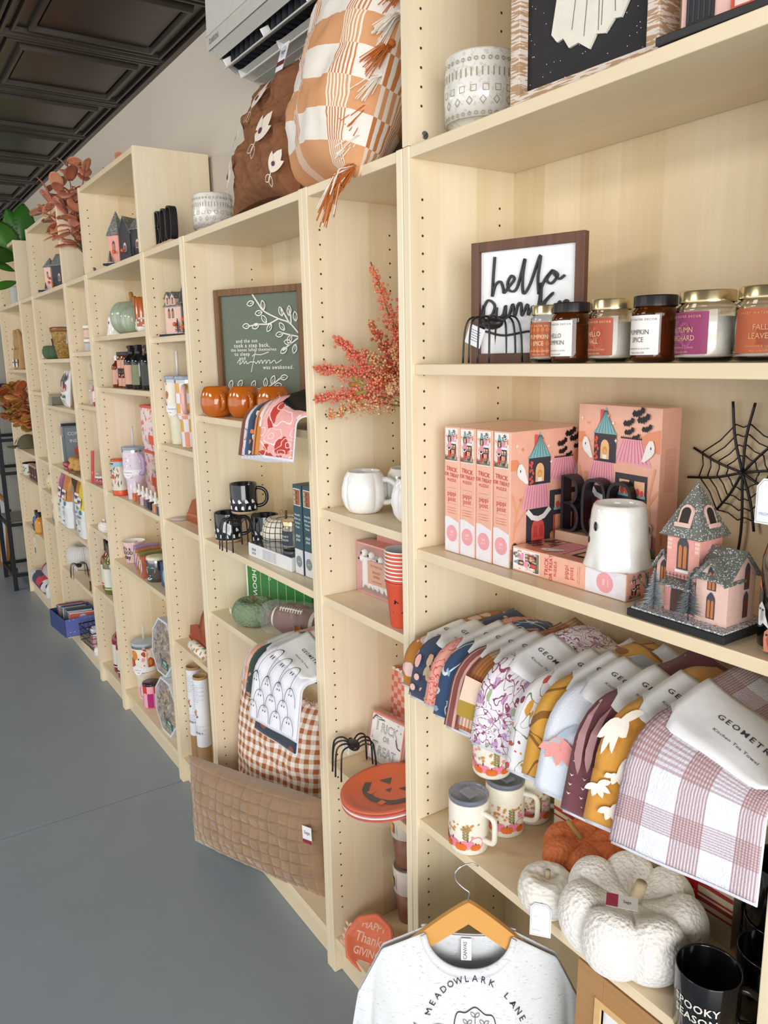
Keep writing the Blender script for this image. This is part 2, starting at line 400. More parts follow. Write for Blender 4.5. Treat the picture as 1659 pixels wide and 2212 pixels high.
def pumpkin(b, Rr, H, n, m, dep=.16, dent=.22, seed=0, nu=96, nv=28, lump=0.0, exp=.75, puff=0.0):
    rnd = random.Random(seed); ph = rnd.random()*6
    def fn(u, v):
        a = 2*pi*u; th = pi*v; s = sin(th); rib = abs(sin(n*a/2+ph))**.6
        r = Rr*(s**exp)*(1-dep*(1-rib)*(.35+.65*s)); z = H/2-H/2*cos(th)
        d = math.exp(-(s/.42)**2); z += (-dent if v > .5 else dent*.5)*H*d
        if puff and v > .5: z -= puff*H*(1-rib)*min(1, s*2.5)*min(1, (v-.5)*3.2)
        p = Vector((r*cos(a), r*sin(a), z))
        if lump: p += Vector((cos(a), sin(a), .3))*lump*noise.noise(p*(14)+Vector((seed, 0, 0)))
        return p
    zmin = min(fn(0.1, v/60).z for v in range(61)); M0 = b.M; b.M = M0 @ T(0, 0, -zmin)
    b.grid(fn, nu, nv, m, cu=True); b.M = M0; return H-dent*H-zmin
def pillow(b, w_, h, t, m, uvs=(1, 1), n=28, pinch=.07, wob=.006, seed=0, m2=None, quilt=None):
    """upright pillow, w along x, h along z (0..h), thickness along y"""
    def mk(sg):
        def fn(u, v):
            x, z = 2*u-1, 2*v-1; e = max(0.0, (1-abs(x)**2.6)*(1-abs(z)**2.6))**.5
            px = x*(1-pinch*(1-abs(x))*0-pinch*(1-z*z)*abs(x)**3); pz = z*(1-pinch*(1-x*x)*abs(z)**3)
            q = Vector((px*3, pz*3, sg+seed)); k = noise.noise(q*1.2)*wob*2+noise.noise(q*3)*wob
            
            if quilt:
                fx = abs((u*quilt[0]) % 1-.5)*2; fz = abs((v*quilt[1]) % 1-.5)*2; k -= quilt[2]*max(fx**8, fz**8)
            return (px*w_/2, sg*(t/2*e+k*e), (pz+1)*h/2)
        return fn
    b.grid(mk(-1), n, n, m, uvs=uvs)
    b.grid(lambda u, v: mk(1)(1-u, v), n, n, m2 or m, uvs=uvs); return b
def jar_body(b, r, h, m, th=.0022, neck=.85):
    b.lathe([(0, .001), (r*.8, 0), (r*.97, .003), (r, .008), (r, h*.82), (r*.98, h*.88), (r*neck, h*.93), (r*neck, h),
             (r*neck-th, h), (r*neck-th, h*.93), (r-th, h*.82), (r-th, .01), (r*.8, .006), (0, .006)], m, 40)
def lid(b, r, z0, h, m, knurl=0):
    md = (lambda a, z: 1+.012*(sin(a*knurl) > 0)) if knurl else None
    b.lathe([(r, z0), (r*1.01, z0+h*.12), (r, z0+h*.2), (r, z0+h*.88), (r*.97, z0+h), (r*.9, z0+h*.98), (0, z0+h*.97)], m, 80 if knurl else 48, md)
def wire_spider(name, label, loc, rz, s, group=None, tagrot=0, body=(.030, .016), legspan=.055, H=.08, thick=.0022, legs=8):
    t = thing(name, label, 'decoration', loc, rz, group)
    b = MB(); b.M = T(0, 0, H*.86*s) @ SC(body[0]*s, body[1]*s, .011*s); b.sphere((0, 0, 0), 1, M('#1B181C', .45), 16); b.M = ID
    b.sphere((-body[0]*s*1.1, 0, H*.83*s), .008*s, M('#1B181C', .45), 10); b.build('body', t)
    n = legs//2
    for sd in (-1, 1):
        for i in range(n):
            f = (i-(n-1)/2)/((n-1)/2); x0 = f*.018*s; x1 = f*legspan*.75*s
            yo = sd*(legspan*(1.05-.2*abs(f)))*s
            b = MB(); b.tube(spline([(x0, sd*.004, H*.86*s), (x0+(x1-x0)*.4, yo*.45, H*1.0*s), (x1*.85, yo*.85, H*.93*s), (x1, yo*.98, H*.62*s), (x1*1.05, yo*1.03, .001)], 4), thick*s, WIRE, 6)
            b.build('leg', t)
    b = MB(); b.M = T(-.026*s, -.012*s, H*.8*s) @ RZ(tagrot) @ RX(12) @ RY(25)
    b.box(-.016*s, .016*s, -.0004, .0004, -.036*s, 0, PAPER)
    for k in range(5): b.line([(-.010*s, -.008*s-k*.0045*s), (.010*s, -.008*s-k*.0045*s)], .0008, front(-.0004), INK)
    b.build('paper_tag', t); return t
def card_box(name, label, cat, loc, rz, w_, d, h, m, deco=None, group=None, rx=0, ry=0, bev=.0012):
    t = thing(name, label, cat, loc, rz, group, rx, ry)
    b = MB(); b.box(-w_/2, w_/2, 0, d, 0, h, m); b.build('carton', t, bev=bev)
    if deco: deco(t)
    return t
# ================================================================ NEAR BOOKCASE, CANDLE SHELF AND TOP
def pot(label, loc, r, h, rz=0, group='embossed white ceramic pots'):
    t = thing('ceramic_pot', label, 'flower pot', loc, rz, group)
    gl = NT('crackle_glaze', .22, 'Object'); n = gl.noise(120, None, 4); n2 = gl.noise(25, None, 3)
    gl.b.inputs['Coat Weight'].default_value = .6; gl.bump(n2, .25, .002); gl = gl.end(gl.mix(gl.math('MULTIPLY', gl.gt(n, .58), .6), '#E4E2DA', '#C4BFB2'))
    b = MB(); b.lathe([(0, 0), (r*.7, 0), (r*.72, .006), (r*.74, .010), (r*.92, .020), (r*.97, h*.15), (r, h*.5), (r*.97, h*.97), (r*.95, h), (r*.9, h), (r*.9, h*.9), (r*.85, .03), (0, .02)], gl, 64)
    b.build('pot_body', t)
    g = M('#A0917B', .5); b = MB(); N = 30
    for z, kind in ((h*.86, 'o'), (h*.70, '|'), (h*.50, 's'), (h*.35, 'd'), (h*.19, 'o')):
        n_ = {'o': 36, '|': 44, 's': 20, 'd': 18}[kind]
        for i in range(n_):
            a = 360*i/n_; f = cyl(r*.985, a, z); u = r*.05
            if kind == 'o': b.line(circ(0, 0, u*.8, 8)+circ(0, 0, u*.8, 8)[:1], u*.5, f, g, .001)
            elif kind == '|': b.line([(0, -u*2), (0, u*2)], u*.7, f, g, .001)
            elif kind == 's': b.line([(-u*1.4, -u*1.4), (u*1.4, -u*1.4), (u*1.4, u*1.4), (-u*1.4, u*1.4), (-u*1.4, -u*1.4)], u*.5, f, g, .001)
            else: b.line([(0, -u*1.9), (u*1.5, 0), (0, u*1.9), (-u*1.5, 0), (0, -u*1.9)], u*.5, f, g, .001)
    b.build('stamped_pattern', t); return t
pot('white stamped ceramic pot beside the ghost picture above the candles', (.125, .085, 2.0205), .067, .125)
pot('white stamped ceramic pot left of the brown pillow on the bookcases', (-1.115, .085, 2.020), .062, .115, 40)
# ghost picture
def ghost_art():
    t = thing('ghost_picture', 'black picture of a white ghost in a whitewashed wooden frame', 'picture', (.274, .012, 2.0205), 3)
    ww = NT('whitewash', .7, 'Object'); n = ww.noise(9, ww.map((3, 3, 30)), 5); ww = ww.end(ww.mix(ww.math('MULTIPLY', ww.gt(n, .5), .75), '#B08E6E', '#E6DFD6'))
    W, H, D_ = .262, .34, .045; f = .019
    b = MB(); b.box(0, f, 0, D_, 0, H, ww); b.box(W-f, W, 0, D_, 0, H, ww); b.box(f, W-f, 0, D_, 0, f*.8, ww); b.box(f, W-f, 0, D_, H-f, H, ww); b.build('frame', t, bev=.001)
    b = MB(); b.box(f, W-f, .018, .026, f*.8, H-f, M('#201F22', .7, bump=.2)); rnd = random.Random(4); F = front(.018)
    for i in range(110): b.poly(circ(rnd.uniform(f, W-f), rnd.uniform(.02, .3), .0007, 5), F, WHITE)
    b.build('black_panel', t)
    b = MB(); gp = [(x*1.12-.026, z) for x, z in [(.085, .085), (.095, .072), (.105, .074), (.115, .058), (.130, .060), (.148, .046), (.158, .062), (.172, .058), (.185, .072), (.195, .070), (.205, .088), (.212, .12), (.190, .2), (.178, .27), (.155, .295), (.130, .29), (.112, .25), (.100, .17)]]
    b.prism(gp, .0135, .0175, M('#E5E0D2', .8)); g2 = M('#6F6A66', .8)
    for a, c in (((.108, .08), (.125, .24)), ((.130, .065), (.138, .22)), ((.155, .065), (.150, .24)), ((.160, .07), (.158, .19)), ((.183, .08), (.168, .22)), ((.200, .10), (.178, .23))): b.line([a, ((a[0]+c[0])/2+.003, (a[1]+c[1])/2), c], .0012, front(.0135), g2)
    for x in (.132, .158): b.poly(circ(x, .262, .006, 10, 1.5), front(.0135), BLACK, .0008)
    b.build('ghost_cutout', t)
ghost_art()
def village_block():
    t = thing('painted_house_block', 'pink and black painted house ornament right of the ghost picture', 'ornament', (.650, .034, 2.0205), 3)
    b = MB(); b.box(-.10, .10, -.03, .05, 0, .010, M('#202022', .5)); b.build('base', t, bev=.001)
    b = MB(); b.box(-.075, .085, -.015, .04, .010, .15, M('#E9BFB4', .7)); b.build('wall', t, bev=.001)
    b = MB(); b.box(-.066, -.030, -.018, -.015, .014, .09, M('#26262A', .6))
    for k in range(5): b.box(-.064+k*.007, -.062+k*.007, -.019, -.018, .016, .088, M('#3A3A3E', .6))
    b.build('shutter', t)
    b = MB(); b.box(-.008, .03, -.018, -.015, .012, .08, M('#D8553F', .6)); b.box(-.003, .025, -.019, -.018, .016, .074, M('#EED8CC', .6)); b.build('door', t)
village_block()
# hello pumpkin sign
def stroke(b, pts, r, y, m, k=6, flat=True):
    P = spline([(x, z) for x, z in pts], k); b.line([(p.x, p.y) for p in P], r*2, front(y), m, .0)
def ribbon(b, pts, w_, y0, y1, m, k=6):
    """raised stroke with real thickness"""
    P = [Vector((p.x, p.y)) for p in spline(pts, k)]; n = len(P); L = []; Q = []
    for i, p in enumerate(P):
        d = P[min(i+1, n-1)]-P[max(i-1, 0)]; d = Vector((-d.y, d.x)).normalized()*w_/2; L.append(p+d); Q.append(p-d)
    vs = [(p.x, y, p.y) for y in (y0, y1) for p in L+Q]; N = 2*n; fs = []
    for i in range(n-1):
        fs += [(i, i+1, n+i+1, n+i), (N+i, N+n+i, N+n+i+1, N+i+1), (i, N+i, N+i+1, i+1), (n+i, n+i+1, N+n+i+1, N+n+i)]
    fs += [(0, n, N+n, N), (n-1, N+n-1, N+2*n-1, 2*n-1)]; b.add(vs, fs, m, False)
def hello_sign():
    t = thing('hello_pumpkin_sign', 'white hello pumpkin sign in a dark wooden frame behind the candles', 'sign', (.118, .066, 1.6305), 18)
    W, H, f, D_ = .218, .212, .017, .016
    b = MB(); b.box(0, f, 0, D_, 0, H, DARKWOOD); b.box(W-f, W, 0, D_, 0, H, DARKWOOD); b.box(f, W-f, 0, D_, 0, f, DARKWOOD); b.box(f, W-f, 0, D_, H-f, H, DARKWOOD); b.build('frame', t, bev=.0008)
    b = MB(); b.box(f, W-f, .008, .012, f, H-f, M('#EEF0F2', .6)); b.build('white_panel', t)
    S = .92; X = lambda L: [(.034+x*S/100, .109+z*S*.9/100) for x, z in L]
    b = MB(); m = M('#26272B', .5); w_ = .0036
    hel = [[(1.3, 9.2), (1, 5), (.8, 1)], [(.8, 1), (1.5, 3.3), (2.6, 4), (3.2, 2.6), (3.4, 1.6), (4.3, 2.6), (5.6, 4.2), (5, 5), (4.2, 3.6), (4.6, 2), (6.2, 2.4), (7.8, 8.2), (7.4, 4.6), (7.6, 1.2), (9.0, 3), (11, 8.6), (10.6, 4.2), (10.8, .8)], [(10.8, .8), (12, 3.6), (13.4, 5.2), (12.4, 3.6), (13.4, 2.8), (14.6, 4.4), (13.4, 5.4), (14.8, 3.6), (16, 4.2)]]
    for L in hel: ribbon(b, X(L), w_, .003, .008, m)
    X2 = lambda L: [(.016+x*1.02/100, .052+z*S/100) for x, z in L]
    pum = [[(0, 1), (.8, 5.5), (.6, 2)], [(.3, 4), (1.6, 6.4), (3, 5.4), (2.4, 3.6), (1, 3.4)], [(3.4, 5), (3.4, 3.2), (4.6, 3.4), (5.2, 5.2), (5.2, 3), (6, 3.6)], [(6, 3.6), (6.6, 5.4), (7, 3.2), (7.6, 5.2), (8.2, 5.4), (8.4, 3.2), (9.4, 5.2), (9.6, 3.2)], [(9.6, 3.2), (10.6, 4.8), (11, 3.2), (11.6, 5.4), (12, 9), (11.8, 3.4)], [(12, 5), (14.2, 7), (12.6, 5), (14.6, 3.4)], [(14.6, 3.4), (15.4, 5.4), (15.6, 3.6), (16.2, 5.2), (16.8, 5.4), (17.2, 3.6), (18, 4)], [(1.2, .5), (5, -.4), (10, .2), (15, -.3)]]
    for L in pum: ribbon(b, X2(L), w_, .003, .008, m)
    b.build('raised_script', t)
hello_sign()
wire_spider('wire_spider', 'tall black wire spider in front of the hello pumpkin sign', (.193, .052, 1.6305), 0, 1.0, 'black wire spiders', 20, legspan=.044, H=.080, thick=.0018, body=(.024, .014))
AMBER = M('#8A4A10', .03, trans=.85)
def candle(label, loc, r, lidm, glass, wax, lab, lines, inkc, a0, h=.081, motif=None):
    t = thing('jar_candle', label, 'candle', loc, 0, 'jar candles on the top shelf')
    b = MB(); jar_body(b, r, h, glass); b.build('glass_jar', t)
    b = MB(); b.lathe([(0, .0075), (r*.93, .0075), (r*.935, .012), (r*.935, h*.72), (0, h*.71)], wax, 32); b.build('wax', t)
    b = MB(); lid(b, r*.93, h-.004, .015, lidm, 60 if lidm is BLACK else 0); b.build('lid', t)
    b = MB(); lw = r*1.9; z0, z1 = h*.13, h*.80; F = cyl(r+.0004, a0, 0)
    b.grid(lambda u, v: F((u-.5)*lw, z0+(z1-z0)*v), 16, 2, lab)
    if motif:
        mm = motif; rnd = random.Random(1)
        if mm[0] == 'diamond':
            for i in range(-3, 4):
                for j in range(4): b.poly([(i*.008, z0+.004+j*.011), (i*.008+.0036, z0+.0095+j*.011), (i*.008, z0+.015+j*.011), (i*.008-.0036, z0+.0095+j*.011)], F, mm[1], .0005)
        elif mm[0] == 'leaf':
            for a in range(0, 360, 45): b.poly(leaf(.006, z0+.02, .014, .0035, a), F, mm[1], .0004+a*1e-6)
        else:
            for i in range(4): b.poly(circ(rnd.uniform(-.015, .015), rnd.uniform(z0+.012, z1-.016), .010, 6), F, mm[1], .0004+i*.0001)
    b.build('paper_label', t)
    b = MB(); ink = M(inkc, .5); zc = z1-.006
    b.text('SWEET WATER DECOR', .0042, F, ink, 0, zc, .0009, sp=1.3)
    for i, l in enumerate(lines): b.text(l, .0098, F, ink, 0, z0+.031-i*.0105, .0009, sx=.85)
    b.text('CINNAMON & CLOVES', .0032, F, ink, 0, z0+.0085, .0009, sp=1.2); b.text('Made in the USA', .0034, F, ink, 0, z0+.003, .0009)
    b.build('lettering', t); return t
RUST = M('#B25A33', .55); PLUM = M('#8A2E5E', .55); BRICK = M('#A2492F', .55); LABW = M('#EFEBE6', .55)
cx = [.309, .368, .445, .520, .602, .684]; cr = [.0305, .0305, .032, .032, .0385, .0385]; zc_ = 1.6305
candle('clear jar candle with orange diamond PUMPKIN SPICE label and gold lid', (cx[0], .072, zc_), cr[0], GOLD, GLASS, WAX, RUST, ['PUMPKIN', 'SPICE'], '#E7D9B8', -80, motif=('diamond', M('#D0763C', .5)))
candle('amber jar candle with white HELLO PUMPKIN label and black lid', (cx[1], .060, zc_), cr[1], BLACK, AMBER, M('#B8691C', .4), LABW, ['HELLO', 'PUMPKIN'], '#5A5450', -98)
candle('clear jar candle with brick red HELLO FALL label and gold lid', (cx[2], .062, zc_), cr[2], GOLD, GLASS, WAX, BRICK, ['HELLO', 'FALL'], '#E0C79C', -98, motif=('blob', M('#B8542F', .5)))
candle('amber jar candle with white PUMPKIN SPICE label and black lid', (cx[3], .066, zc_), cr[3], BLACK, AMBER, M('#B8691C', .4), LABW, ['PUMPKIN', 'SPICE'], '#5A5450', -96)
candle('wide clear jar candle with plum AUTUMN ORCHARD label', (cx[4], .066, zc_), cr[4], GOLD, GLASS, WAX, PLUM, ['AUTUMN', 'ORCHARD'], '#D8B08A', -106, motif=('blob', M('#9C4572', .5)))
candle('wide clear jar candle with orange FALL LEAVES label at the shelf end', (cx[5], .072, zc_), cr[5], GOLD, GLASS, WAX, RUST, ['FALL', 'LEAVES'], '#D6A070', -72, motif=('leaf', M('#9A4322', .5)))
# ================================================================ PUZZLE SHELF
PK = M('#EDB49C', .35, coat=.5); PKD = M('#E39C7C', .4, coat=.5); GREYW = M('#E8E6EC', .4, coat=.4); ROSE = M('#E9A0A6', .45)
TEAL = M('#7FB9BC', .45); CHAR = M('#3B3A42', .5); RED = M('#DB5A52', .45); HPINK = M('#EDA9B8', .45); HRED = M('#C9607A', .5); TXR = M('#C8433F', .5)
def scene_art(b, F, W, H, h=.0004):
    """haunted house cover art: canvas 0..W x 0..H"""
    X = lambda P: [(x*W, y*H) for x, y in P]; L = [0]
    def p(P, m): L[0] += 1; b.poly(X(P), F, m, h+L[0]*.00002)
    def ln(P, w_, m): L[0] += 1; b.line(X(P), w_*W, F, m, h+L[0]*.00002)
    OR = M('#E5926A', .5, coat=.4); LO = M('#E9A57E', .5)
    p([(0, .72), (.10, .72), (.13, .75), (.08, .80), (0, .80)], OR); p([(.60, .72), (.8, .73), (1, .70), (1, .86), (.88, .84), (.78, .80), (.66, .79)], OR)
    for P in ([(.04, .2), (.08, .4), (.02, .55)], [(.08, .4), (.16, .52)], [(.07, .3), (.2, .42), (.22, .5)], [(.93, .15), (.9, .4), (.96, .6)], [(.9, .4), (.82, .52)], [(.9, .35), (1, .45)]): ln(P, .025, LO)
    p(rect(0, 1, 0, .14), M('#B9806A', .5)); p(rect(0, 1, 0, .05), M('#6E7F5E', .5))
    p(rect(.20, .54, .08, .42), CHAR); p(rect(.50, .88, .10, .54), CHAR)         # walls
    p([(.13, .42), (.20, .60), (.46, .60), (.50, .42)], HPINK)                  # lower roof
    p([(.44, .62), (.56, .78), (.80, .78), (.92, .60)], HPINK)                  # right roof
    for i in range(9):
        ln([(.17+i*.038, .425), (.22+i*.028, .595)], .006, HRED); ln([(.50+i*.046, .62), (.585+i*.026, .775)], .006, HRED)
    for i in range(12): p(xf([(-1, 0), (0, 1.6), (1, 0)], .56+i*.021, .782, .011), BLACK)
    p(rect(.22, .50, .60, .80), CHAR); p(rect(.29, .33, .84, .97), RED)
    p([(.205, .80), (.28, .86), (.33, .92), (.36, .995), (.39, .92), (.44, .86), (.51, .80)], TEAL)
    for i in range(7): ln([(.235+i*.042, .805), (.345+i*.005, .965)], .005, M('#2F5560', .5))
    p(arch(.36, .62, .11, .14), M('#F0C08E', .5)); p(circ(.36, .68, .03, 10), M('#D9A441', .5)); p(circ(.36, .675, .018, 8), M('#E8B48C', .5)); p(rect(.335, .385, .62, .652), WHITE)
    rnd = random.Random(3)
    for i in range(22): p(circ(.245+rnd.uniform(-.02, .03), .61+rnd.uniform(0, .17), .012, 5), RED)
    p(arch(.345, .08, .17, .27), RED)                                            # door
    for x in (.285, .36): p(rect(x, x+.055, .10, .18), M('#C74740', .5)); p(rect(x, x+.055, .2, .29), M('#C74740', .5))
    ln([(.20, .41), (.27, .355), (.345, .34), (.42, .355), (.50, .41)], .05, WHITE)
    for x in (.56, .74): p(rect(x, x+.12, .40, .50), M('#F0C29A', .5)); p(rect(x-.01, x+.13, .385, .405), TEAL); p(circ(x+.04, .425, .028, 10), RED); p(circ(x+.09, .42, .022, 10), RED)
    p(rect(.57, .70, .12, .35), M('#E9A882', .5)); p(rect(.72, .80, .12, .35), M('#E9A882', .5)); p(rect(.545, .565, .10, .35), RED); p(rect(.83, .86, .10, .36), RED)
    for gx, gy, sx in ((.12, .68, 1), (.90, .70, -1)):
        p([(gx-.05*sx, gy+.05), (gx-.03*sx, gy+.085), (gx+.01*sx, gy+.085), (gx+.04*sx, gy+.05), (gx+.09*sx, gy-.06), (gx+.06*sx, gy-.065), (gx-.02*sx, gy-.02), (gx-.05*sx, gy+.01)], WHITE); p(circ(gx-.01*sx, gy+.035, .007, 6, 1.6), BLACK)
    for x, y, s in ((.66, .96, .05), (.55, .89, .045), (.76, .86, .04), (.56, .83, .04), (.64, .80, .03), (.72, .92, .05)): p(xf([(q[0], q[1]*1.1) for q in BAT], x+.1, y-.005, s*1.5, 15), BLACK)
    for x, y in ((.06, .90), (.14, .87), (.40, .93), (.46, .88), (.5, .76), (.12, .5)): p(star(x, y, .02), WHITE if x < .1 or x > .45 else OR)
    for x, hc, bc, sk in ((.05, '#3A2A24', '#3C4A66', '#8A5A44'), (.15, '#E3A63C', '#7A4E3E', '#E8B48C'), (.63, '#3F6B4C', '#3F6B4C', '#B07A5A'), (.93, '#C9CDD3', '#C9CDD3', '#7A4E3E'), (.53, '#C28A4A', '#9CC6C8', '#D9A07C'), (.77, '#2A2A2E', '#2A2A2E', '#C98E6E')):
        by = .02 if x < .5 else .06
        p([(x*W/W-.035, by), (x+.035, by), (x+.03, by+.10), (x-.03, by+.10)], M(bc, .5)); p(circ(x, by+.135, .032, 10), M(hc, .5)); p(circ(x, by+.128, .024, 10), M(sk, .5))
def puzzle_box(label, loc, rz, rx=0, ry=0, top_art=True, group='pink puzzle boxes', spine_x=.044, Dp=.196, H=.246):
    """standing box: spine on the front (-Y), cover on the right (+X)"""
    t = thing('puzzle_box', label, 'puzzle box', loc, rz, group, rx, ry); W = spine_x
    b = MB(); b.box(0, W, 0, Dp, 0, H, PK); b.build('carton', t, bev=.0015)
    b = MB(); F = front(0); e = .001
    b.poly([(e, e), (W-e, e), (W-e, .062), (W*.7, .066), (W*.3, .071), (e, .070)], F, GREYW); b.poly(circ(W/2, .038, .0165, 24), F, ROSE, .0006)
    b.build('spine_panel', t)
    b = MB(); b.poly(rect(W*.08, W*.92, H-.066, H-.003), F, WHITE, .0004); f0 = F; scene_art(b, lambda x, y, h=0: f0(W*.11+x, H-.0645+y, h+.0004), W*.78, .060); b.build('spine_picture', t)
    b = MB(); b.text('TRICK', .0115, F, TXR, W/2, H-.082, bold=.012, rot=-4); b.text('OR TREAT', .0098, F, TXR, W/2, H-.093, bold=.012, rot=-3, sx=.92); b.text('PUZZLE', .0076, F, TXR, W/2, H-.103, bold=.01)
    b.text('pippi', .0135, F, TXR, W/2, .117); b.text('post', .0135, F, TXR, W/2, .106)
    b.text('300', .0065, F, WHITE, W/2, .041, .0009); b.text('pieces', .0045, F, WHITE, W/2, .035, .0009)
    for z in (.128, .097): b.line([(W*.2, z), (W*.8, z)], .0004, F, TXR)
    for z in (.089, .084, .079): b.text('visit us at pippipost.com', .0028, F, TXR, W/2, z)
    b.build('lettering', t)
    if top_art:
        b = MB(); scene_art(b, right(W, .001, .001), Dp-.002, H-.002); b.text('TRICK OR TREAT', .0055, right(W, .001, .001), INK, Dp*.345, H*.345, .0016); b.build('cover_art', t)
    return t
xs = [.064, .109, .155, .2015]
for i, x in enumerate(xs):
    L = ['upright pink puzzle box leftmost against the bookcase side', 'upright pink puzzle box second from the bookcase side', 'upright pink puzzle box third from the bookcase side', 'upright pink puzzle box with its haunted house cover showing'][i]
    puzzle_box(L, (x, .046+.001*i, 1.2665), 0, top_art=(i == 3))
# big one standing behind on the flat one: cover faces the viewer
t = thing('puzzle_box', 'tall pink puzzle box standing at the back with cover facing out', 'puzzle box', (.270, .192, 1.311), -7, 'pink puzzle boxes', 0)
b = MB(); b.box(0, .196, 0, .044, 0, .246, PK); b.build('carton', t, bev=.0015)
b = MB(); scene_art(b, front(0, .001, .001), .194, .244); b.build('cover_art', t)
b = MB(); F = right(.196)
for i in range(7): b.text('three hundred pieces to puzzle over this autumn', .0036, F, M('#CF8E76', .5), .012+i*.0035, .145, rot=90)
b.text('hello!', .008, F, TXR, .010, .03, rot=90, bold=.01); b.build('lettering', t)
# flat box
t = thing('puzzle_box', 'pink puzzle box lying flat under the BOO letters', 'puzzle box', (.2505, .052, 1.2665), 1.5, 'pink puzzle boxes')
b = MB(); b.box(0, .246, 0, .196, 0, .044, PK); b.build('carton', t, bev=.0015)
b = MB(); F = front(0)
b.poly([(.166, .001), (.245, .001), (.245, .043), (.166, .043)], F, GREYW); b.poly(circ(.205, .022, .0165, 24), F, ROSE, .0006); b.build('spine_panel', t)
b = MB(); b.poly(rect(.003, .066, .003, .041), F, WHITE); scene_art(b, lambda x, y, h=0: front(0)(.0645-y, .005+x, h+.0004), .034, .060)
scene_art(b, lambda x, y, h=0: Vector((.245-y, .195-x, .044+h)), .194, .244)
b.M = T(.246, 0, 0); scene_art(b, right(0, .006, .003), .03, .038); b.build('printed_pictures', t)
b = MB()
for s_, z, x, sz in (('TRICK', .022, .082, .0115), ('OR TREAT', .022, .092, .0098), ('PUZZLE', .022, .102, .0076), ('pippi', .022, .126, .0125), ('post', .022, .137, .0125), ('visit us at pippipost.com', .022, .150, .0028), ('follow us for more puzzles', .022, .154, .0028)):
    b.text(s_, sz, F, TXR, x, z, rot=90, bold=.01 if sz < .012 and sz > .005 else 0)
b.text('300', .0075, F, WHITE, .203, .022, .0009, rot=90); b.text('pieces', .005, F, WHITE, .211, .022, .0009, rot=90); b.build('lettering', t)
# BOO letters
def boo(label, loc, rz, s=1.0, sc_=1.0):
    t = thing('boo_letter_block', label, 'decoration', loc, rz, 'BOO letter blocks')
    ww = M('#C9A78E', .7, bump=.3, bs=40)
    b = MB(); b.box(0, .21*s, -.022*s, .022*s, 0, .022*s, ww); b.build('wooden_base', t, bev=.001)
    z0 = .0225*s; H = .125*s; w_ = .007*s
    def loop(P, nm='letter'):
        b = MB(); n = len(P); c = Vector((sum(p[0] for p in P)/n, sum(p[1] for p in P)/n)); vs = []
        for y in (-.014*s, .014*s):
            for i, p in enumerate(P):
                a, d = Vector(P[i-1]), Vector(P[(i+1) % n]); q = d-a; nn = Vector((q.y, -q.x)).normalized()*w_*.5
                vs += [(p[0]+nn.x, y, p[1]+nn.y), (p[0]-nn.x, y, p[1]-nn.y)]
        N = 2*n; fs = []
        for i in range(n):
            j = (i+1) % n; fs += [(2*i, 2*j, 2*j+1, 2*i+1), (N+2*i, N+2*i+1, N+2*j+1, N+2*j), (2*i, N+2*i, N+2*j, 2*j), (2*i+1, 2*j+1, N+2*j+1, N+2*i+1)]
        b.add(vs, fs, BLACK, False); return b
    Bp = [(.012*s, z0+w_*.5), (.012*s, z0+H)]
    up = [(.012*s, z0+H), (.030*s, z0+H)]+[(.030*s+.022*s*cos(R(a)), z0+H*.76+H*.24*sin(R(a))) for a in range(80, -91, -17)]
    lo = [(.030*s+.026*s*cos(R(a)), z0+H*.26+H*.26*sin(R(a))) for a in range(85, -91, -17)]
    b = loop(up+[(.012*s, z0+H*.52)]); b2 = loop([(.012*s, z0+H*.52)]+lo+[(.012*s, z0+w_*.5)]); b.add(b2.v, b2.f, BLACK, False); b.build('letter_b', t)
    for cx_ in (.098*s, .164*s):
        P = [(cx_+.029*s*math.copysign(abs(cos(R(a)))**.7, cos(R(a))), z0+H*.5+H*.49*math.copysign(abs(sin(R(a)))**.55, sin(R(a)))) for a in range(0, 360, 12)]
        loop(P).build('letter_o', t)
    return t
boo('black BOO letters on a wooden base behind the ghost mug', (.264, .160, 1.3115), 3, .80)
# ghost mug
def ghost_mug(label, loc, rz, s=1.0, plain=False):
    t = thing('ghost_planter', label, 'ghost mug', loc, rz, 'white ghost mugs')
    def md(a, z): return 1+.05*max(0, (.045*s-z)/(.045*s))*sin(7*a)+.0
    b = MB(); r = .042*s; H = .102*s
    b.lathe([(0, 0), (r*1.20, 0), (r*1.25, .004*s), (r*1.17, .016*s), (r*1.12, .032*s), (r*1.08, .055*s), (r*1.06, .075*s), (r*1.02, H*.88), (r*.96, H*.97), (r*.89, H), (r*.83, H*.985), (r*.82, H*.9), (r*.9, .03*s), (0, .025*s)], CER, 56, md); b.build('mug_body', t)
    b = MB()
    for x, z, q, hh in ((-.019, .066, .0066, 1.15), (.019, .068, .0066, 1.15), (.0, .042, .0068, 1.4)):
        M0 = cyl(r*1.075, -90, 0); p = M0(x*s, z*s, .0); b.M = T(*p) @ SC(1, .35, 1.15); b.sphere((0, 0, 0), q*s, M('#1A1718', .3), 12); b.M = ID
    b.build('face', t); return t
ghost_mug('white ghost shaped mug standing on the flat pink puzzle box', (.452, .090, 1.311), -36)
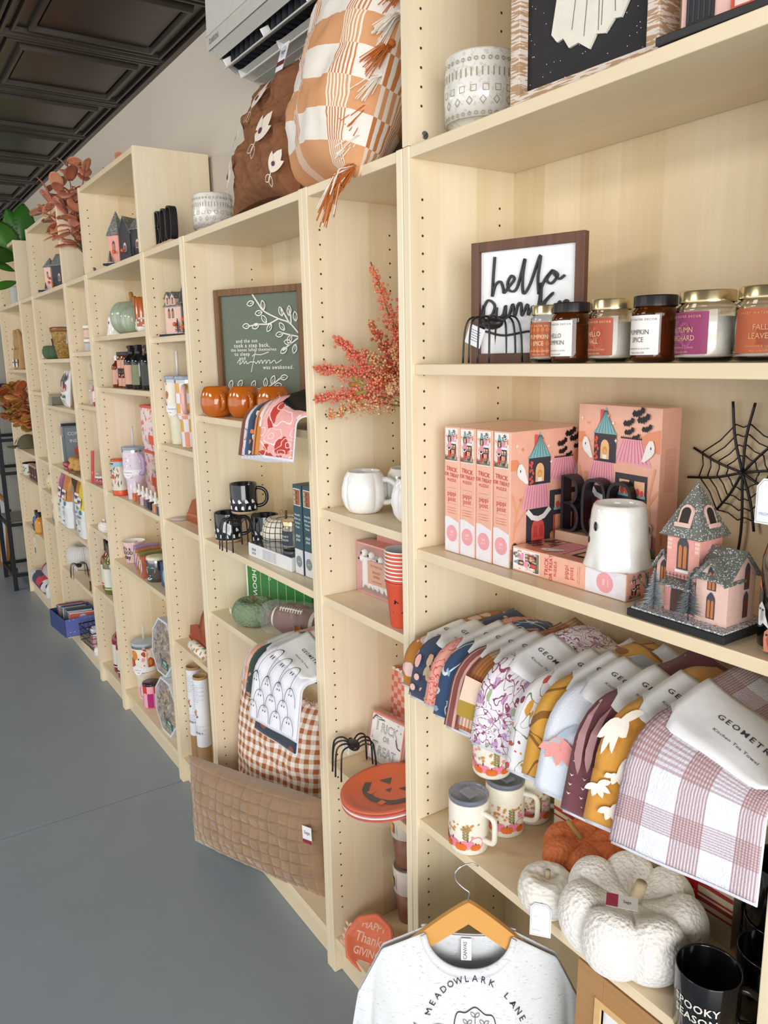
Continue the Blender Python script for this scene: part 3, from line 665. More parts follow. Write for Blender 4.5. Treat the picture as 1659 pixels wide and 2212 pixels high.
# glitter church
GLIT = NT('glitter_roof', .5, 'Object'); _v = GLIT.vor(900, None, 'Color'); _x = GLIT.n('SeparateColor', {0: _v}).outputs[0]
_n = GLIT.noise(30, None, 2); GLIT = GLIT.end(GLIT.mix(GLIT.gt(GLIT.math('ADD', _x, GLIT.math('MULTIPLY', _n, .25)), 1.02), '#6A6E68', '#E9ECEE'))
GSNOW = NT('glitter_snow', .5, 'Object'); _v = GSNOW.vor(700, None, 'Color'); _x = GSNOW.n('SeparateColor', {0: _v}).outputs[0]
GSNOW = GSNOW.end(GSNOW.mix(GSNOW.gt(_x, .5), '#7C8287', '#E5E9EE'))
PINKW = M('#E8A49A', .75, bump=.3, bs=150, var=.06); PALEP = M('#E9C5B8', .75, bump=.3, bs=150); SMOKE = M('#4A4A50', .7, bump=.3, bs=200)
def gothic(b, F, cx, z0, w_, h, fm, gm, h0=.0006):
    b.poly(arch(cx, z0, w_, h, 8, .6), F, fm, h0)
    for s_ in (-1, 1): b.poly(arch(cx+s_*w_*.21, z0+w_*.12, w_*.3, h*.72, 6, .6), F, gm, h0+.0004)
def roof4(b, cx, cy, z0, wx, wy, h, m, fl=1.0):
    b.add([(cx-wx, cy-wy, z0), (cx+wx, cy-wy, z0), (cx+wx, cy+wy, z0), (cx-wx, cy+wy, z0), (cx, cy, z0+h), (cx-wx*.92, cy-wy*.92, z0-.002), (cx+wx*.92, cy-wy*.92, z0-.002), (cx+wx*.92, cy+wy*.92, z0-.002), (cx-wx*.92, cy+wy*.92, z0-.002)],
          [(0, 1, 4), (1, 2, 4), (2, 3, 4), (3, 0, 4), (0, 5, 6, 1), (1, 6, 7, 2), (2, 7, 8, 3), (3, 8, 5, 0), (5, 8, 7, 6)], m, False)
def gable(b, x0, x1, y0, y1, z0, h, m, axis='y', th=.003, over=.006):
    """pitched roof slabs; ridge along axis"""
    if axis == 'y':
        xc = (x0+x1)/2
        for s_, xe in ((-1, x0-over), (1, x1+over)):
            ze = z0-over*h/((x1-x0)/2)
            P = [(xe, y0-over, ze), (xc, y0-over, z0+h), (xc, y1+over, z0+h), (xe, y1+over, ze)]
            b.add(P+[(x, y, z+th) for x, y, z in P], [(0, 1, 2, 3), (4, 7, 6, 5), (0, 4, 5, 1), (1, 5, 6, 2), (2, 6, 7, 3), (3, 7, 4, 0)], m, False)
        b2 = [(x0, y, z0) for y in (y0, y1)]
    else:
        yc = (y0+y1)/2
        for ye in (y0-over, y1+over):
            ze = z0-over*h/((y1-y0)/2)
            P = [(x0-over, ye, ze), (x0-over, yc, z0+h), (x1+over, yc, z0+h), (x1+over, ye, ze)]
            b.add(P+[(x, y, z+th) for x, y, z in P], [(0, 1, 2, 3), (4, 7, 6, 5), (0, 4, 5, 1), (1, 5, 6, 2), (2, 6, 7, 3), (3, 7, 4, 0)], m, False)
def bottle_tree(b, x, y, r, h, m, n=14, seed=0):
    rnd = random.Random(seed); b.tube([(x, y, 0), (x, y, h*.9)], .0012, SMOKE, 6)
    for k in range(n):
        z = h*.16+h*.82*k/n; rr = r*(1-k/n)+.001; q = 22
        for i in range(q):
            a = 2*pi*(i+rnd.random())/q; L = rr*rnd.uniform(.8, 1.1); dx, dy = cos(a), sin(a)
            b.add([(x-dy*.0005, y+dx*.0005, z), (x+dy*.0005, y-dx*.0005, z), (x+dx*L, y+dy*L, z-.003+rnd.uniform(-.001, .002)), (x, y, z+.002)], [(0, 1, 2), (3, 0, 2)], m, False)
def church(label, loc, rz, s=1.0):
    t = thing('glitter_church', label, 'ornament', loc, rz); S = SC(s, s, s); AM = M('#C77A45', .5)
    b = MB(); b.M = S; b.box(-.078, .078, -.058, .058, 0, .011, M('#1F1F22', .7)); b.box(-.074, .074, -.054, .054, .011, .0135, GSNOW); b.build('base', t, bev=.001)
    # tower
    b = MB(); b.M = S; b.box(-.038, .014, -.026, .026, .013, .126, PINKW)
    for z in (.104, .110, .116):
        for x in (-.0375, .0060): b.box(x, x+.007, -.0268, -.026, z, z+.005, PALEP)
    b.build('tower', t, bev=.0006)
    b = MB(); b.M = S; roof4(b, -.012, 0, .126, .034, .034, .075, GLIT); b.build('tower_roof', t)
    b = MB(); b.M = S
    for k, Mx in enumerate((T(-.012, -.0245, .140) @ RX(-22), T(.0105, 0, .140) @ RZ(90) @ RX(-22))):
        b.M = S @ Mx; b.prism(arch(0, 0, .020, .030, 8), -.006, .006, PALEP); b.prism(arch(0, .002, .014, .024, 8), -.0065, -.006, M('#2B2422', .6)); b.box(-.012, .012, -.0085, -.006, -.003, .003, PALEP)
    b.M = S; b.build('dormer', t)
    b = MB(); b.M = S; F = front(-.026); gothic(b, F, -.012, .078, .018, .044, SMOKE, AM); b.box(-.023, -.001, -.0275, -.026, .0735, .0775, WHITE); gothic(b, F, -.016, .014, .024, .040, SMOKE, M('#5A3A2E', .6)); b.build('tower_window', t)
    b = MB(); b.M = S; b.add([(-.034, -.026, .064), (.012, -.026, .064), (.015, -.046, .058), (-.037, -.046, .058), (-.034, -.026, .060), (.012, -.026, .060), (.015, -.046, .055), (-.037, -.046, .055)], [(0, 3, 2, 1), (4, 5, 6, 7), (0, 1, 5, 4), (3, 7, 6, 2), (0, 4, 7, 3), (1, 2, 6, 5)], GLIT, False)
    for i in range(8): b.tube([(-.032+i*.0058, -.033, .060), (-.032+i*.0058, -.033, .073)], .0005, SMOKE, 5); b.tube([(-.0342+i*.0058, -.033, .070), (-.0298+i*.0058, -.033, .070)], .0004, SMOKE, 4)
    b.tube([(-.034, -.033, .066), (.012, -.033, .066)], .0005, SMOKE, 5); b.build('porch_roof', t)
    # right wing
    b = MB(); b.M = S; b.box(.014, .062, -.030, .034, .013, .080, PALEP); b.prism([(.020, .080), (.056, .080), (.038, .101)], -.030, .005, PALEP)
    b.add([(.062, -.030, .080), (.062, .034, .080), (.062, .002, .112), (.0145, -.030, .080), (.0145, .034, .080), (.0145, .002, .112)], [(0, 1, 2), (3, 5, 4)], PALEP, False); b.build('wing_wall', t, bev=.0005)
    b = MB(); b.M = S; gable(b, .014, .062, -.030, .034, .080, .032, GLIT, 'x'); gable(b, .018, .058, -.036, .004, .078, .024, GLIT, 'y'); b.build('wing_roof', t)
    for F, c, z, w_, h, gm in ((front(-.030), .038, .060, .013, .032, AM), (front(-.030), .038, .020, .013, .034, AM), (right(.062), .012, .060, .012, .034, M('#7A3F2A', .6)), (right(.062), .012, .020, .012, .034, M('#7A3F2A', .6))):
        b = MB(); b.M = S; gothic(b, F, c, z, w_, h, SMOKE, gm); b.build('wing_window', t)
    # left wing
    b = MB(); b.M = S; b.box(-.062, -.038, -.014, .030, .013, .076, PALEP); b.prism([(-.062, .076), (-.038, .076), (-.050, .094)], -.014, .03, PALEP); b.build('wing_wall', t)
    b = MB(); b.M = S; gable(b, -.063, -.038, -.016, .030, .076, .020, GLIT, 'y', over=.005); b.build('wing_roof', t)
    b = MB(); b.M = S; gothic(b, front(-.014), -.050, .046, .012, .034, SMOKE, AM); b.build('wing_window', t)
    for x, y, r, h, q in ((-.046, -.040, .018, .066, 1), (.012, -.041, .020, .072, 2)):
        b = MB(); b.M = S @ T(0, 0, .013); bottle_tree(b, x, y, r, h, M('#8F979B', .6) if q == 1 else M('#6C7478', .6), 15, q); b.build('bottle_brush_tree', t)
    b = MB(); b.M = S; rnd = random.Random(5)
    b.tube([(-.066, -.030, .013), (-.065, -.030, .040), (-.069, -.030, .058)], [.003, .002, .001], SMOKE, 6)
    for i in range(9): z = .03+.003*i; a = rnd.uniform(-1, 1); b.tube([(-.065, -.03, z), (-.065+.012*a, -.03+rnd.uniform(-.006, .006), z+.010), (-.065+.018*a, -.032, z+.009+rnd.uniform(0, .01))], [.0012, .0009, .0004], SMOKE, 5)
    b.box(-.073, -.070, -.050, -.047, .0135, .022, SMOKE); b.build('bare_tree', t)
    return t
church('pink glitter church ornament with grey pointed tower roof and bottle brush trees', (.6135, .070, 1.2665), 0, 1.0)
# spider web leaning on the back
t = thing('wire_spider_web', 'black wire spider web leaning against the back panel', 'decoration', (.557, .249, 1.2665), 0)
C0 = Vector((.0, .190)); rnd = random.Random(2)
ends = [(-.024, .300), (.013, .299), (-.088, .222), (-.096, .172), (-.040, .125), (-.006, .0015), (.026, .100), (.075, .140), (.092, .198), (.078, .262)]
b = MB()
for e in ends:
    v = Vector(e)-C0; mid = C0+v*.5+Vector((-v.y, v.x))*.04; P = spline([(C0.x, 0, C0.y), (mid.x, 0, mid.y), (e[0], 0, e[1])], 5); b.tube(P, .0022, WIRE, 6)
b.build('spokes', t)
order = sorted(ends, key=lambda e: math.atan2(e[1]-C0.y, e[0]-C0.x)); b = MB()
for k in (.28, .45, .62, .78):
    L = .098; pts = [(C0+(Vector(e)-C0).normalized()*L*k) for e in order]
    for i, p in enumerate(pts):
        q = pts[(i+1) % len(pts)]; m_ = (p+q)/2; m_ = m_+(C0-m_)*.06; b.tube([(p.x, 0, p.y), (m_.x, 0, m_.y), (q.x, 0, q.y)], .0011, WIRE, 5)
b.build('rings', t)
# jar with wooden lid
def ghost_jar():
    t = thing('glass_canister', 'tall glass canister with ghosts and wooden lid at the shelf end', 'canister', (.748, .062, 1.2665))
    b = MB(); r = .036; b.lathe([(0, 0), (r*.9, 0), (r, .006), (r, .12), (r*.86, .142), (r*.82, .150), (r*.79, .150), (r*.84, .140), (r*.95, .12), (r*.95, .008), (0, .006)], GLASS, 48); b.build('glass_body', t)
    b = MB(); lid(b, r*.88, .150, .014, M('#C79A5E', .6)); b.build('wooden_lid', t)
    b = MB(); rnd = random.Random(3)
    for i in range(7):
        F = cyl(r+.0003, -150+i*26); z = (.095, .05, .02)[i % 3]; b.poly(blob_ghost(0, z, .018), F, WHITE if i % 2 else M('#E08A6A', .5)); b.poly(circ(-.003, z+.006, .0016, 6), F, BLACK, .0009); b.poly(circ(.004, z+.006, .0016, 6), F, BLACK, .0009)
    b.build('ghost_print', t)
ghost_jar()
t = thing('gift_tag', 'white gift tag hanging from the candle shelf at the far right', 'tag', (.750, -.004, 1.44)); b = MB(); b.prism([(-.02, 0), (.02, 0), (.02, .045), (.012, .055), (-.012, .055), (-.02, .045)], 0, .001, PAPER); b.build('card', t)
b = MB(); b.text('FROM', .005, front(0), M('#A9B4CC', .6), -.008, .012); b.line([(-.018, .002), (.018, .002), (.018, .044), (.011, .053), (-.011, .053), (-.018, .044), (-.018, .002)], .0005, front(0), M('#8C93A8', .6)); b.build('lettering', t); b = MB(); b.tube([(0, .0005, .052), (0, .003, .10), (0, .010, .169)], .0007, M('#B9A892', .9), 5); b.build('string', t)
# ================================================================ TOWELS
def towel(i, label, x, mat, w_=.165, tilt=13, lift0=0.0, drop=.10, yb=.20, back=None, front_y=-.031, txtc=True, zs=1.0705, grp='kitchen tea towels draped over the shelf', name='tea_towel', capm=PAPER, cap_t=('GEOMETRY', 'Kitchen Tea Towel')):
    t = thing(name, label, 'tea towel', (x, 0, zs), 0, grp); rnd = random.Random(i*7+1)
    tl = math.tan(R(tilt)); ph = rnd.uniform(0, 6); rad = .03
    L1 = yb-front_y-rad; L2 = rad*pi/2; L3 = drop; LT = L1+L2+L3
    def path(s, off):
        if s < L1: f = s/L1; y = yb-s; z = .006+.010*(sin(pi*min(1, f*1.0))**2)+lift0*(1-.4*f); return Vector((0, y, z+off)), Vector((0, 0, 1))
        if s < L1+L2:
            a = (s-L1)/rad; return Vector((0, front_y+rad-(rad+off)*sin(a), .006+lift0*.6-rad+(rad+off)*cos(a))), Vector((0, -sin(a), cos(a)))
        d = s-L1-L2; return Vector((0, front_y-off-d*.16, .006+lift0*.6-rad-d)), Vector((0, -1, .16))
    def surf(off, s0=0, s1=None, x0=0, x1=w_, wav=1.0):
        s1 = s1 or LT
        def fn(u, v):
            s = s0+(s1-s0)*v; xx = x0+(x1-x0)*u; P, N = path(s, off); f = s/LT
            k = (w_-xx)*tl*(1 if s < L1 else 1)+0.0016*sin(xx*60+ph+s*9)*wav*(1.2-f if f < .5 else .8)+(.012*sin(ph+s*24)*max(0, 1-s/.12)*wav)
            fl = 0 if s < L1 else (s-L1)/(LT-L1)*(xx-w_/2)*.10
            return P+N*k+Vector((xx+fl, 0, 0))
        return fn
    b = MB(); b.grid(surf(0), 14, 44, mat, uvs=(w_, LT)); b.build('towel_fold', t, solid=.0045)
    b = MB(); b.grid(surf(-.006, L1*.4, LT+.008), 10, 24, M('#E4E6EE', .9, bump=.3, bs=400), uvs=(w_, LT)); b.build('under_fold', t, solid=.003)
    sA, sB = L1*.50, L1+L2*.25; F = surf(.0045, 0, LT)
    def G(x, y, h=0): return surf(.0045+h, 0, 1.0, 0, 1.0)(x, y)
    b = MB(); c = .022; nx = 10; sl = sB-sA
    def cap(u, v):
        xx = u*w_; e = c*max(0, 1-min(xx, w_-xx)/c); a, z = sA+e*.0, sB-e*1.0; return surf(.0042, 0, 1.0, 0, 1.0)(xx, a+(z-a)*v)
    b.grid(cap, 16, 12, capm); b.build('paper_sleeve', t, solid=.0006)
    if txtc:
        b = MB(); cc = (sA+sB)/2; ink = M('#3A3D48', .6) if capm is PAPER else WHITE
        Fm = lambda x, y, h=0: G(x, cc-y, h)
        b.text(cap_t[0], .0135, Fm, ink, w_*(.56 if i == 12 or i > 20 else .36), .004, .0010, sp=1.35, bold=.01); b.text(cap_t[1], .0078, Fm, ink, w_*(.56 if i == 12 or i > 20 else .36), -.022, .0010, sp=1.1); b.build('lettering', t)
    return t
def drape(w_, tilt, lift0, front_y):
    """canvas on the hanging front of a towel: x across, y measured down from where the fold starts"""
    tl = math.tan(R(tilt)); rad = .03
    def G(x, y, h=0):
        y = max(y, 0); k = (w_-x)*tl+.0022
        if y < rad*pi/2: a = y/rad; P = Vector((0, front_y+rad-(rad+.003)*sin(a), .006+lift0*.6-rad+(rad+.003)*cos(a))); N = Vector((0, -sin(a), cos(a)))
        else: d = y-rad*pi/2; P = Vector((0, front_y-.003-d*.16, .006+lift0*.6-rad-d)); N = Vector((0, -1, .16))
        return P+N*(k+h)+Vector((x+y/.16*(x-w_/2)*.10, 0, 0))
    return G
TW = [
 ('mustard tea towel with pale pink spots at the left end', .052, fabric('towel_dots', '#B7792C', [('spot', 28, .42, '#E9C9C2', .5)])),
 ('navy tea towel with pink roses, second from the left end', .098, fabric('towel_navy', '#3A4560', [('spot', 44, .20, '#C9B59A', .9), ('spot', 60, .16, '#E8A8A0', .3, .4)])),
 ('coral pink tea towel with red line flowers', .165, fabric('towel_coral', '#E9A598', [('contour', 42, .2, '#D0534E', .8)])),
 ('blue tea towel with white lines and leaves', .198, fabric('towel_blue', '#2C466A', [('contour', 13, .10, '#DCE3EA', .2), ('spot', 45, .26, '#8FB0CC', .9), ('spot', 18, .16, '#CDB37A', .6, .7)])),
 ('maroon and pink striped tea towel', .232, fabric('towel_stripe', '#8A4A45', [('sx', 62, .34, '#E0B0A4'), ('sx', 31, .10, '#6E3532')])),
 ('orange, brown and cream woven plaid tea towel', .268, fabric('towel_plaid', '#C9773C', [('sy', 11, .3, '#E7C9B0'), ('halfy', 5.5, .5, '#8A6A1E'), ('half', 150, .5, '#6F3A22'), ('halfy', 22, .25, '#6F2A12')], weave=1400)),
 ('white tea towel with purple outlined flowers', .308, fabric('towel_lilac', '#E9E4EC', [('spot', 55, .34, '#C3A0C8', .8), ('contour', 36, .16, '#8A4560', .9), ('vein', 26, .016, '#8A4560', .9), ('spot', 30, .13, '#9DB08A', .3, .6)])),
 ('white tea towel with small red and mustard flowers', .398, fabric('towel_wild', '#E9E8EC', [('contour', 22, .07, '#6E7F5E', .5), ('spot', 52, .24, '#CB5046', .4), ('spot', 48, .24, '#D59A3A', .4, .9), ('spot', 60, .18, '#8A3F52', .4, .5)])),
 ('mustard tea towel with dark leaf veins', .438, fabric('towel_leafvein', '#D09A3C', [('contour', 9, .13, '#8A5A24', .1), ('vein', 12, .03, '#8A5A24', .3)])),
 ('pale blue white tea towel with pink tulip', .468, fabric('towel_tulip', '#DDE4F0', [('blob', 9, .62, '#A9B7C6', .5)], weave=600)),
 ('maroon tea towel with pink petals and small marks', .526, fabric('towel_maroon', '#74434A', [('spot', 70, .09, '#E6CFC6', .2)], weave=600)),
 ('mustard tea towel with white leaf sprigs', .572, fabric('towel_sprig', '#D2963E', [], weave=600)),
 ('pale blue windowpane plaid tea towel at the right end', .620, None)]
_t = NT('towel_windowpane', .9, 'UV'); _x, _y, _z = _t.xyz(); _fx = _t.math('FRACT', _t.math('MULTIPLY', _x, 14.5)); _fy = _t.math('FRACT', _t.math('ADD', _t.math('MULTIPLY', _y, 14.5), .1))
def _band(f, q): return _t.math('MULTIPLY', _t.lt(f, .48), _t.math('ADD', .28, _t.math('MULTIPLY', _t.lt(_t.math('FRACT', _t.math('MULTIPLY', q, 290)), .5), .5)))
_c = _t.mix(_band(_fx, _x), '#DFE4F2', '#9A6A66'); _c = _t.mix(_t.math('MULTIPLY', _band(_fy, _y), .8), _c, '#9A6A66'); _t.bump(_t.vor(420), .5, .0015); TW[12] = TW[12][:2]+(_t.end(_c),)
def tilt_of(i): return (6, 9)[i] if i < 2 else 12+.55*i
for i, (l, x, m) in enumerate(TW):
    w_ = .165 if i else .14; lf0 = .002+.0028*i
    tw = towel(i, l, x, m, lift0=lf0, tilt=tilt_of(i), w_=w_, drop=.045+.0038*i+.006*sin(i*2.1), yb=.20)
    G = drape(w_, tilt_of(i), lf0, -.031)
    def deco(nm, items):
        b = MB()
        for k, (P, c) in enumerate(items): b.poly(P, G, c, .0030+k*.00002)
        b.build(nm, tw)
    if i == 9: deco('tulip_print', [(leaf(.034, .040, .040, .0075, a), M('#E59A94', .85)) for a in (40, 65, 95, 125, 148)]+[(leaf(.05, .028, .05, .003, a), M('#A9B7C6', .85)) for a in (-70, -40, 150)])
    if i == 10: deco('petal_print', [(leaf(.010+q*.017, .012, .062-.008*q, .0055, 82+q*4), M('#A88082', .85)) for q in range(3)]+[(P, M('#E6CFC6', .85)) for q in range(9) for P in ([(.008+.018*(q % 3), .075+.014*(q//3)), (.011+.018*(q % 3), .079+.014*(q//3)), (.014+.018*(q % 3), .075+.014*(q//3)), (.011+.018*(q % 3), .0765+.014*(q//3))],)])
    if i == 11: deco('sprig_print', [(leaf(.012+.022*(q % 2), .018+.026*q, .020, .0045, a), M('#F3EBE0', .85)) for q in range(4) for a in (20, 60, 100, 140, -30)])
    if i == 1: deco('rose_print', [(circ(cx_, cy_, .0065, 12), M(c, .85)) for cx_, cy_, c in ((.014, .035, '#D9A8A0'), (.018, .058, '#E2B5AC'), (.040, .030, '#CDB08E'), (.046, .052, '#CDB08E'), (.012, .080, '#E2B5AC'))]+[(leaf(.042, .035, .018, .004, a), M('#BFA98A', .85)) for a in (60, 90, 120)])
    if i == 5: deco('plaid_blocks', [(rect(.0, .05, .030, .052), M('#E7CDB8', .9)), (rect(.0, .05, .052, .080), M('#A98C35', .9))])
# ================================================================ NEAR BOOKCASE, MUG SHELF
CREAM = M('#EDEADB', .45, bump=.05, bs=300)
def pumpkin2d(b, F, x, y, r, m, h=.0008):
    for dx, q in ((-.55, .75), (.55, .75), (0, .8)): b.poly(circ(x+dx*r, y, r*q, 12, 1.05), F, m, h+abs(dx)*-.0002+.0002)
    b.poly(rect(x-r*.12, x+r*.12, y+r*.7, y+r*1.2), F, M('#5A4A2E', .6), h+.0003)
def fall_print(b, r, a0, H, seed=0, rows=1.0):
    F = cyl(r, a0, 0); rnd = random.Random(seed); z0 = H*.10
    O = M('#E0742E', .5); P = M('#EE8FA6', .5); BR = M('#A8482E', .5); OC = M('#CF8A3C', .5); OL = M('#8E8A52', .5)
    for k, x in enumerate((-.05, .05)):
        b.poly(circ(x, z0+.016, .015, 14), F, BR if k == 0 else P, .0006)
    for x, m, q in ((-.030, P, .016), (.000, P, .015), (.032, P, .014)): pumpkin2d(b, F, x, z0+.014, q*.8, m, .0007)
    for x, q in ((-.012, .011), (.018, .012), (.048, .010)): pumpkin2d(b, F, x, z0+.009, q*.8, O, .0012)
    for i in range(46):
        x = rnd.uniform(-.055, .055); z = z0+rnd.uniform(.030, .062)*(1 if abs(x) > .01 else .95)
        c = P if x < -.012 or (x > .02 and z < z0+.045) else OC
        b.poly(flower(x, z, rnd.uniform(.0028, .0046), 5, rnd.random()*3), F, c, .0008+i*1e-6)
    for x in (-.055, .028):
        for k in range(5):
            z = z0+.024+k*.006
            for s_ in (-1, 1): b.poly(leaf(x, z, .010, .0022, 90+s_*42), F, OL, .0009)
def camp_mug(label, loc, rz=0, lidded=True, ha=-20, rx=0, ry=0, a0=-75, seed=0):
    t = thing('insulated_mug', label, 'mug', loc, rz, 'cream insulated mugs with pumpkin print', rx, ry); r = .0405; H = .108
    b = MB(); b.lathe([(0, 0), (r*.9, 0), (r*.97, .002), (r, .007), (r, H-.003), (r*.97, H), (r*.9, H-.002), (r*.9, .01), (0, .01)], CREAM, 48); b.build('mug_body', t)
    b = MB(); handle(b, r, .030, .088, .028, .0055, CREAM, ha, .45); b.build('handle', t)
    b = MB(); fall_print(b, r+.0002, a0, H, seed); b.build('pumpkin_print', t)
    if lidded:
        b = MB(); lm = M('#8A93AB', .08, alpha=.55); b.lathe([(r*.88, H-.004), (r*1.0, H+.001), (r*1.02, H+.008), (r*.96, H+.011), (r*.9, H+.009), (r*.86, H+.004), (0, H+.003)], lm, 48)
        b.M = T(.004, 0, H+.005); b.box(-.020, .012, -.011, .011, 0, .005, M('#C9CFDC', .1, trans=.6)); b.M = ID; b.build('clear_lid', t)
    return t
camp_mug('cream lidded mug with pumpkins, nearest the shelf edge', (.150, .036, .6655), ha=8, a0=-88, seed=1)
camp_mug('cream lidded mug with pumpkins carrying another mug on its lid', (.150, .135, .6655), ha=32, a0=-62, seed=2)
camp_mug('cream lidded mug with pumpkins farthest back against the panel', (.150, .212, .6655), ha=38, a0=-62, seed=3)
camp_mug('cream pumpkin mug stacked on top of the lidded mug', (.120, .124, .790), ha=150, a0=-68, rx=3, ry=5, seed=4, lidded=False)
KN = NT('orange_knit', .9, 'Object'); _v = KN.vor(130, None); KN.bump(_v, .8, .004); _n = KN.noise(60, None, 3); KN = KN.end(KN.mix(_n, '#B6542A', '#DA8250'))
BOU = NT('boucle', .95, 'Object'); _v = BOU.vor(150, None); _n2 = BOU.noise(220, None, 3); BOU.bump(BOU.math('ADD', _v, _n2), .7, .0035); BOU.b.inputs['Sheen Weight'].default_value = .4
_n = BOU.noise(90, None, 3); BOU = BOU.end(BOU.mix(_n, '#E6E0D8', '#FFFDFA'))
RUF = NT('ruffled_paper', .6, 'Object'); _v = RUF.vor(75, RUF.map((1, 1, 2.0))); RUF.bump(_v, .8, .005); RUF = RUF.end(RUF.mix(_v, '#F8F5EE', '#E9E4DA'))
t = thing('fabric_pumpkin', 'rust orange knitted fabric pumpkin behind the white ones', 'pumpkin', (.350, .158, .6655), 10, 'decorative pumpkins on the mug shelf')
b = MB(); h = pumpkin(b, .087, .105, 6, KN, dep=.20, seed=3, nu=120, nv=48, lump=.003, puff=.10); b.build('body', t)
b = MB(); b.tube(spline([(0, 0, h*.80), (-.014, -.004, h*1.05), (-.038, -.008, h*1.38)], 4), .0045, M('#9A7A4A', .8, bump=.3), 8); b.build('stem', t)
t = thing('paper_pumpkin', 'small white ruffled pumpkin with a white gift tag', 'pumpkin', (.376, .028, .6655), 0, 'decorative pumpkins on the mug shelf')
b = MB(); h = pumpkin(b, .053, .090, 8, RUF, dep=.05, seed=1, nu=96, nv=36, lump=.0015); b.build('body', t)
b = MB(); b.tube([(0, 0, h*.8), (.002, 0, h+.016)], .005, M('#BBA88A', .9, bump=.5, bs=300), 10); b.build('stem', t)
b = MB(); b.tube(spline([(.004, 0, h), (-.010, -.01, h+.002), (-.004, -.02, h-.008), (.008, -.014, h+.004), (.014, -.026, h-.014), (.030, -.044, h-.02)], 5), .0009, M('#B9A892', .9), 6); b.build('twine', t)
b = MB(); b.M = T(.034, -.050, h-.072) @ RZ(38) @ RX(-8); P = [(-.018, 0), (.018, 0), (.018, .050), (.010, .058), (-.010, .058), (-.018, .050)]; b.prism(P, -.0008, .0008, PAPER)
F = front(-.0008); b.line([(-.016, .002), (.016, .002), (.016, .049), (.009, .056), (-.009, .056), (-.016, .049), (-.016, .002)], .0005, F, M('#8C93A8', .6)); b.text('TO', .005, F, M('#A9B4CC', .6), -.009, .034); b.text('FROM', .005, F, M('#A9B4CC', .6), -.007, .010); b.build('gift_tag', t)
t = thing('boucle_pumpkin', 'large cream boucle fabric pumpkin filling the middle of the mug shelf', 'pumpkin', (.520, .078, .6655), 12, 'decorative pumpkins on the mug shelf')
b = MB(); h = pumpkin(b, .122, .150, 7, BOU, dep=.20, dent=.30, seed=5, nu=168, nv=56, lump=.002, exp=.58, puff=.13); b.build('body', t)
b = MB(); b.tube([(0, 0, h*.72), (.006, -.002, h*1.05), (.016, -.002, h*1.42)], [.012, .0105, .0095], M('#B7A689', .9, bump=.6, bs=200), 12); b.build('stem', t)
b = MB(); b.M = T(.014, -.066, .127) @ RZ(25) @ RX(-70); b.box(-.024, .024, -.0006, .0006, -.010, .012, M('#B9B5B0', .6)); F = front(-.0006); b.poly(rect(-.024, -.006, -.010, .012), F, M('#8A2F3E', .5)); b.text('Sage', .007, F, M('#6B2A36', .5), .008, .001); b.build('hang_tag', t)
# gift box
t = thing('cardboard_box', 'cream cardboard box with red stripes behind the pumpkins', 'box', (.222, .205, .6655), 0)
b = MB(); b.box(0, .40, 0, .048, 0, .30, M('#DDD2B4', .6)); F = front(0); b.build('carton', t, bev=.001)
b = MB(); rd = M('#A93A3A', .5)
for z, w_ in ((.118, .008), (.100, .004)): b.line([(0, z), (.10, z-.006), (.22, z-.018), (.3, z-.03), (.40, z-.03)], w_, F, rd)
for z, w_ in ((.060, .008), (.045, .004)): b.line([(0, z), (.40, z)], w_, F, rd)
b.poly(rect(.265, .335, .02, .095), F, M('#C0262B', .5), .0008); b.text('8½" x 8½" (22cm x 22cm)', .0055, F, PAPER, .30, .07, .0012); b.build('red_print', t)
# black mugs
BKG = M('#0D0D10', .12, coat=.4)
def black_mug(label, loc, ha=0, words=False):
    t = thing('black_mug', label, 'mug', loc, 0, 'black mugs'); r = .046; H = .102
    b = MB(); b.lathe([(0, 0), (r*.9, 0), (r, .004), (r, H-.002), (r*.985, H), (r*.94, H-.003), (r*.92, .006), (0, .006)], BKG, 48); b.build('mug_body', t)
    b = MB(); handle(b, r, .022, .080, .030, .006, BKG, ha, .8); b.build('handle', t)
    if words:
        b = MB(); F = cyl(r+.0003, -78, 0); c = M('#D9D4CC', .5); b.text('SPOOKY', .0165, F, c, 0, .062, bold=.02, sp=1.1); b.text('SEASON', .0165, F, c, 0, .044, bold=.02, sp=1.1); b.build('lettering', t)
    return t
black_mug('black SPOOKY SEASON mug at the right front corner of the mug shelf', (.688, .038, .6655), 30, True)
black_mug('plain black mug behind the lettered one', (.722, .140, .6655), 20)
black_mug('plain black mug in the back corner under another mug', (.690, .210, .6655), 160)
black_mug('plain black mug stacked on the back corner mug', (.694, .208, .768), 40)
# oak framed sign below
OAK = wood('oak', '#B98E5E', '#8E6439', 'x', .5, 20, 1.2)
t = thing('wooden_sign', 'oak framed sign standing below the mug shelf beside the t-shirt', 'sign', (.455, .008, .1058), 0, None, -2)
b = MB(); W, H, f = .30, .515, .055
for a in ((0, f, 0, H), (W-f, W, 0, H), (f, W-f, 0, f), (f, W-f, H-f, H)): b.box(a[0], a[1], 0, .014, a[2], a[3], OAK)
b.build('frame', t, bev=.001)
b = MB(); fr = M('#D9B27C', .5); b.box(f-.012, f, -.004, .008, f-.012, H-f+.012, fr); b.box(f, W-f, -.004, .008, H-f, H-f+.012, fr); b.build('inner_trim', t)
b = MB(); b.box(f, W-f, .006, .010, f, H-f, PAPER); b.text('Autumn', .05, front(.006), INK, W/2, H*.55); b.build('panel', t)
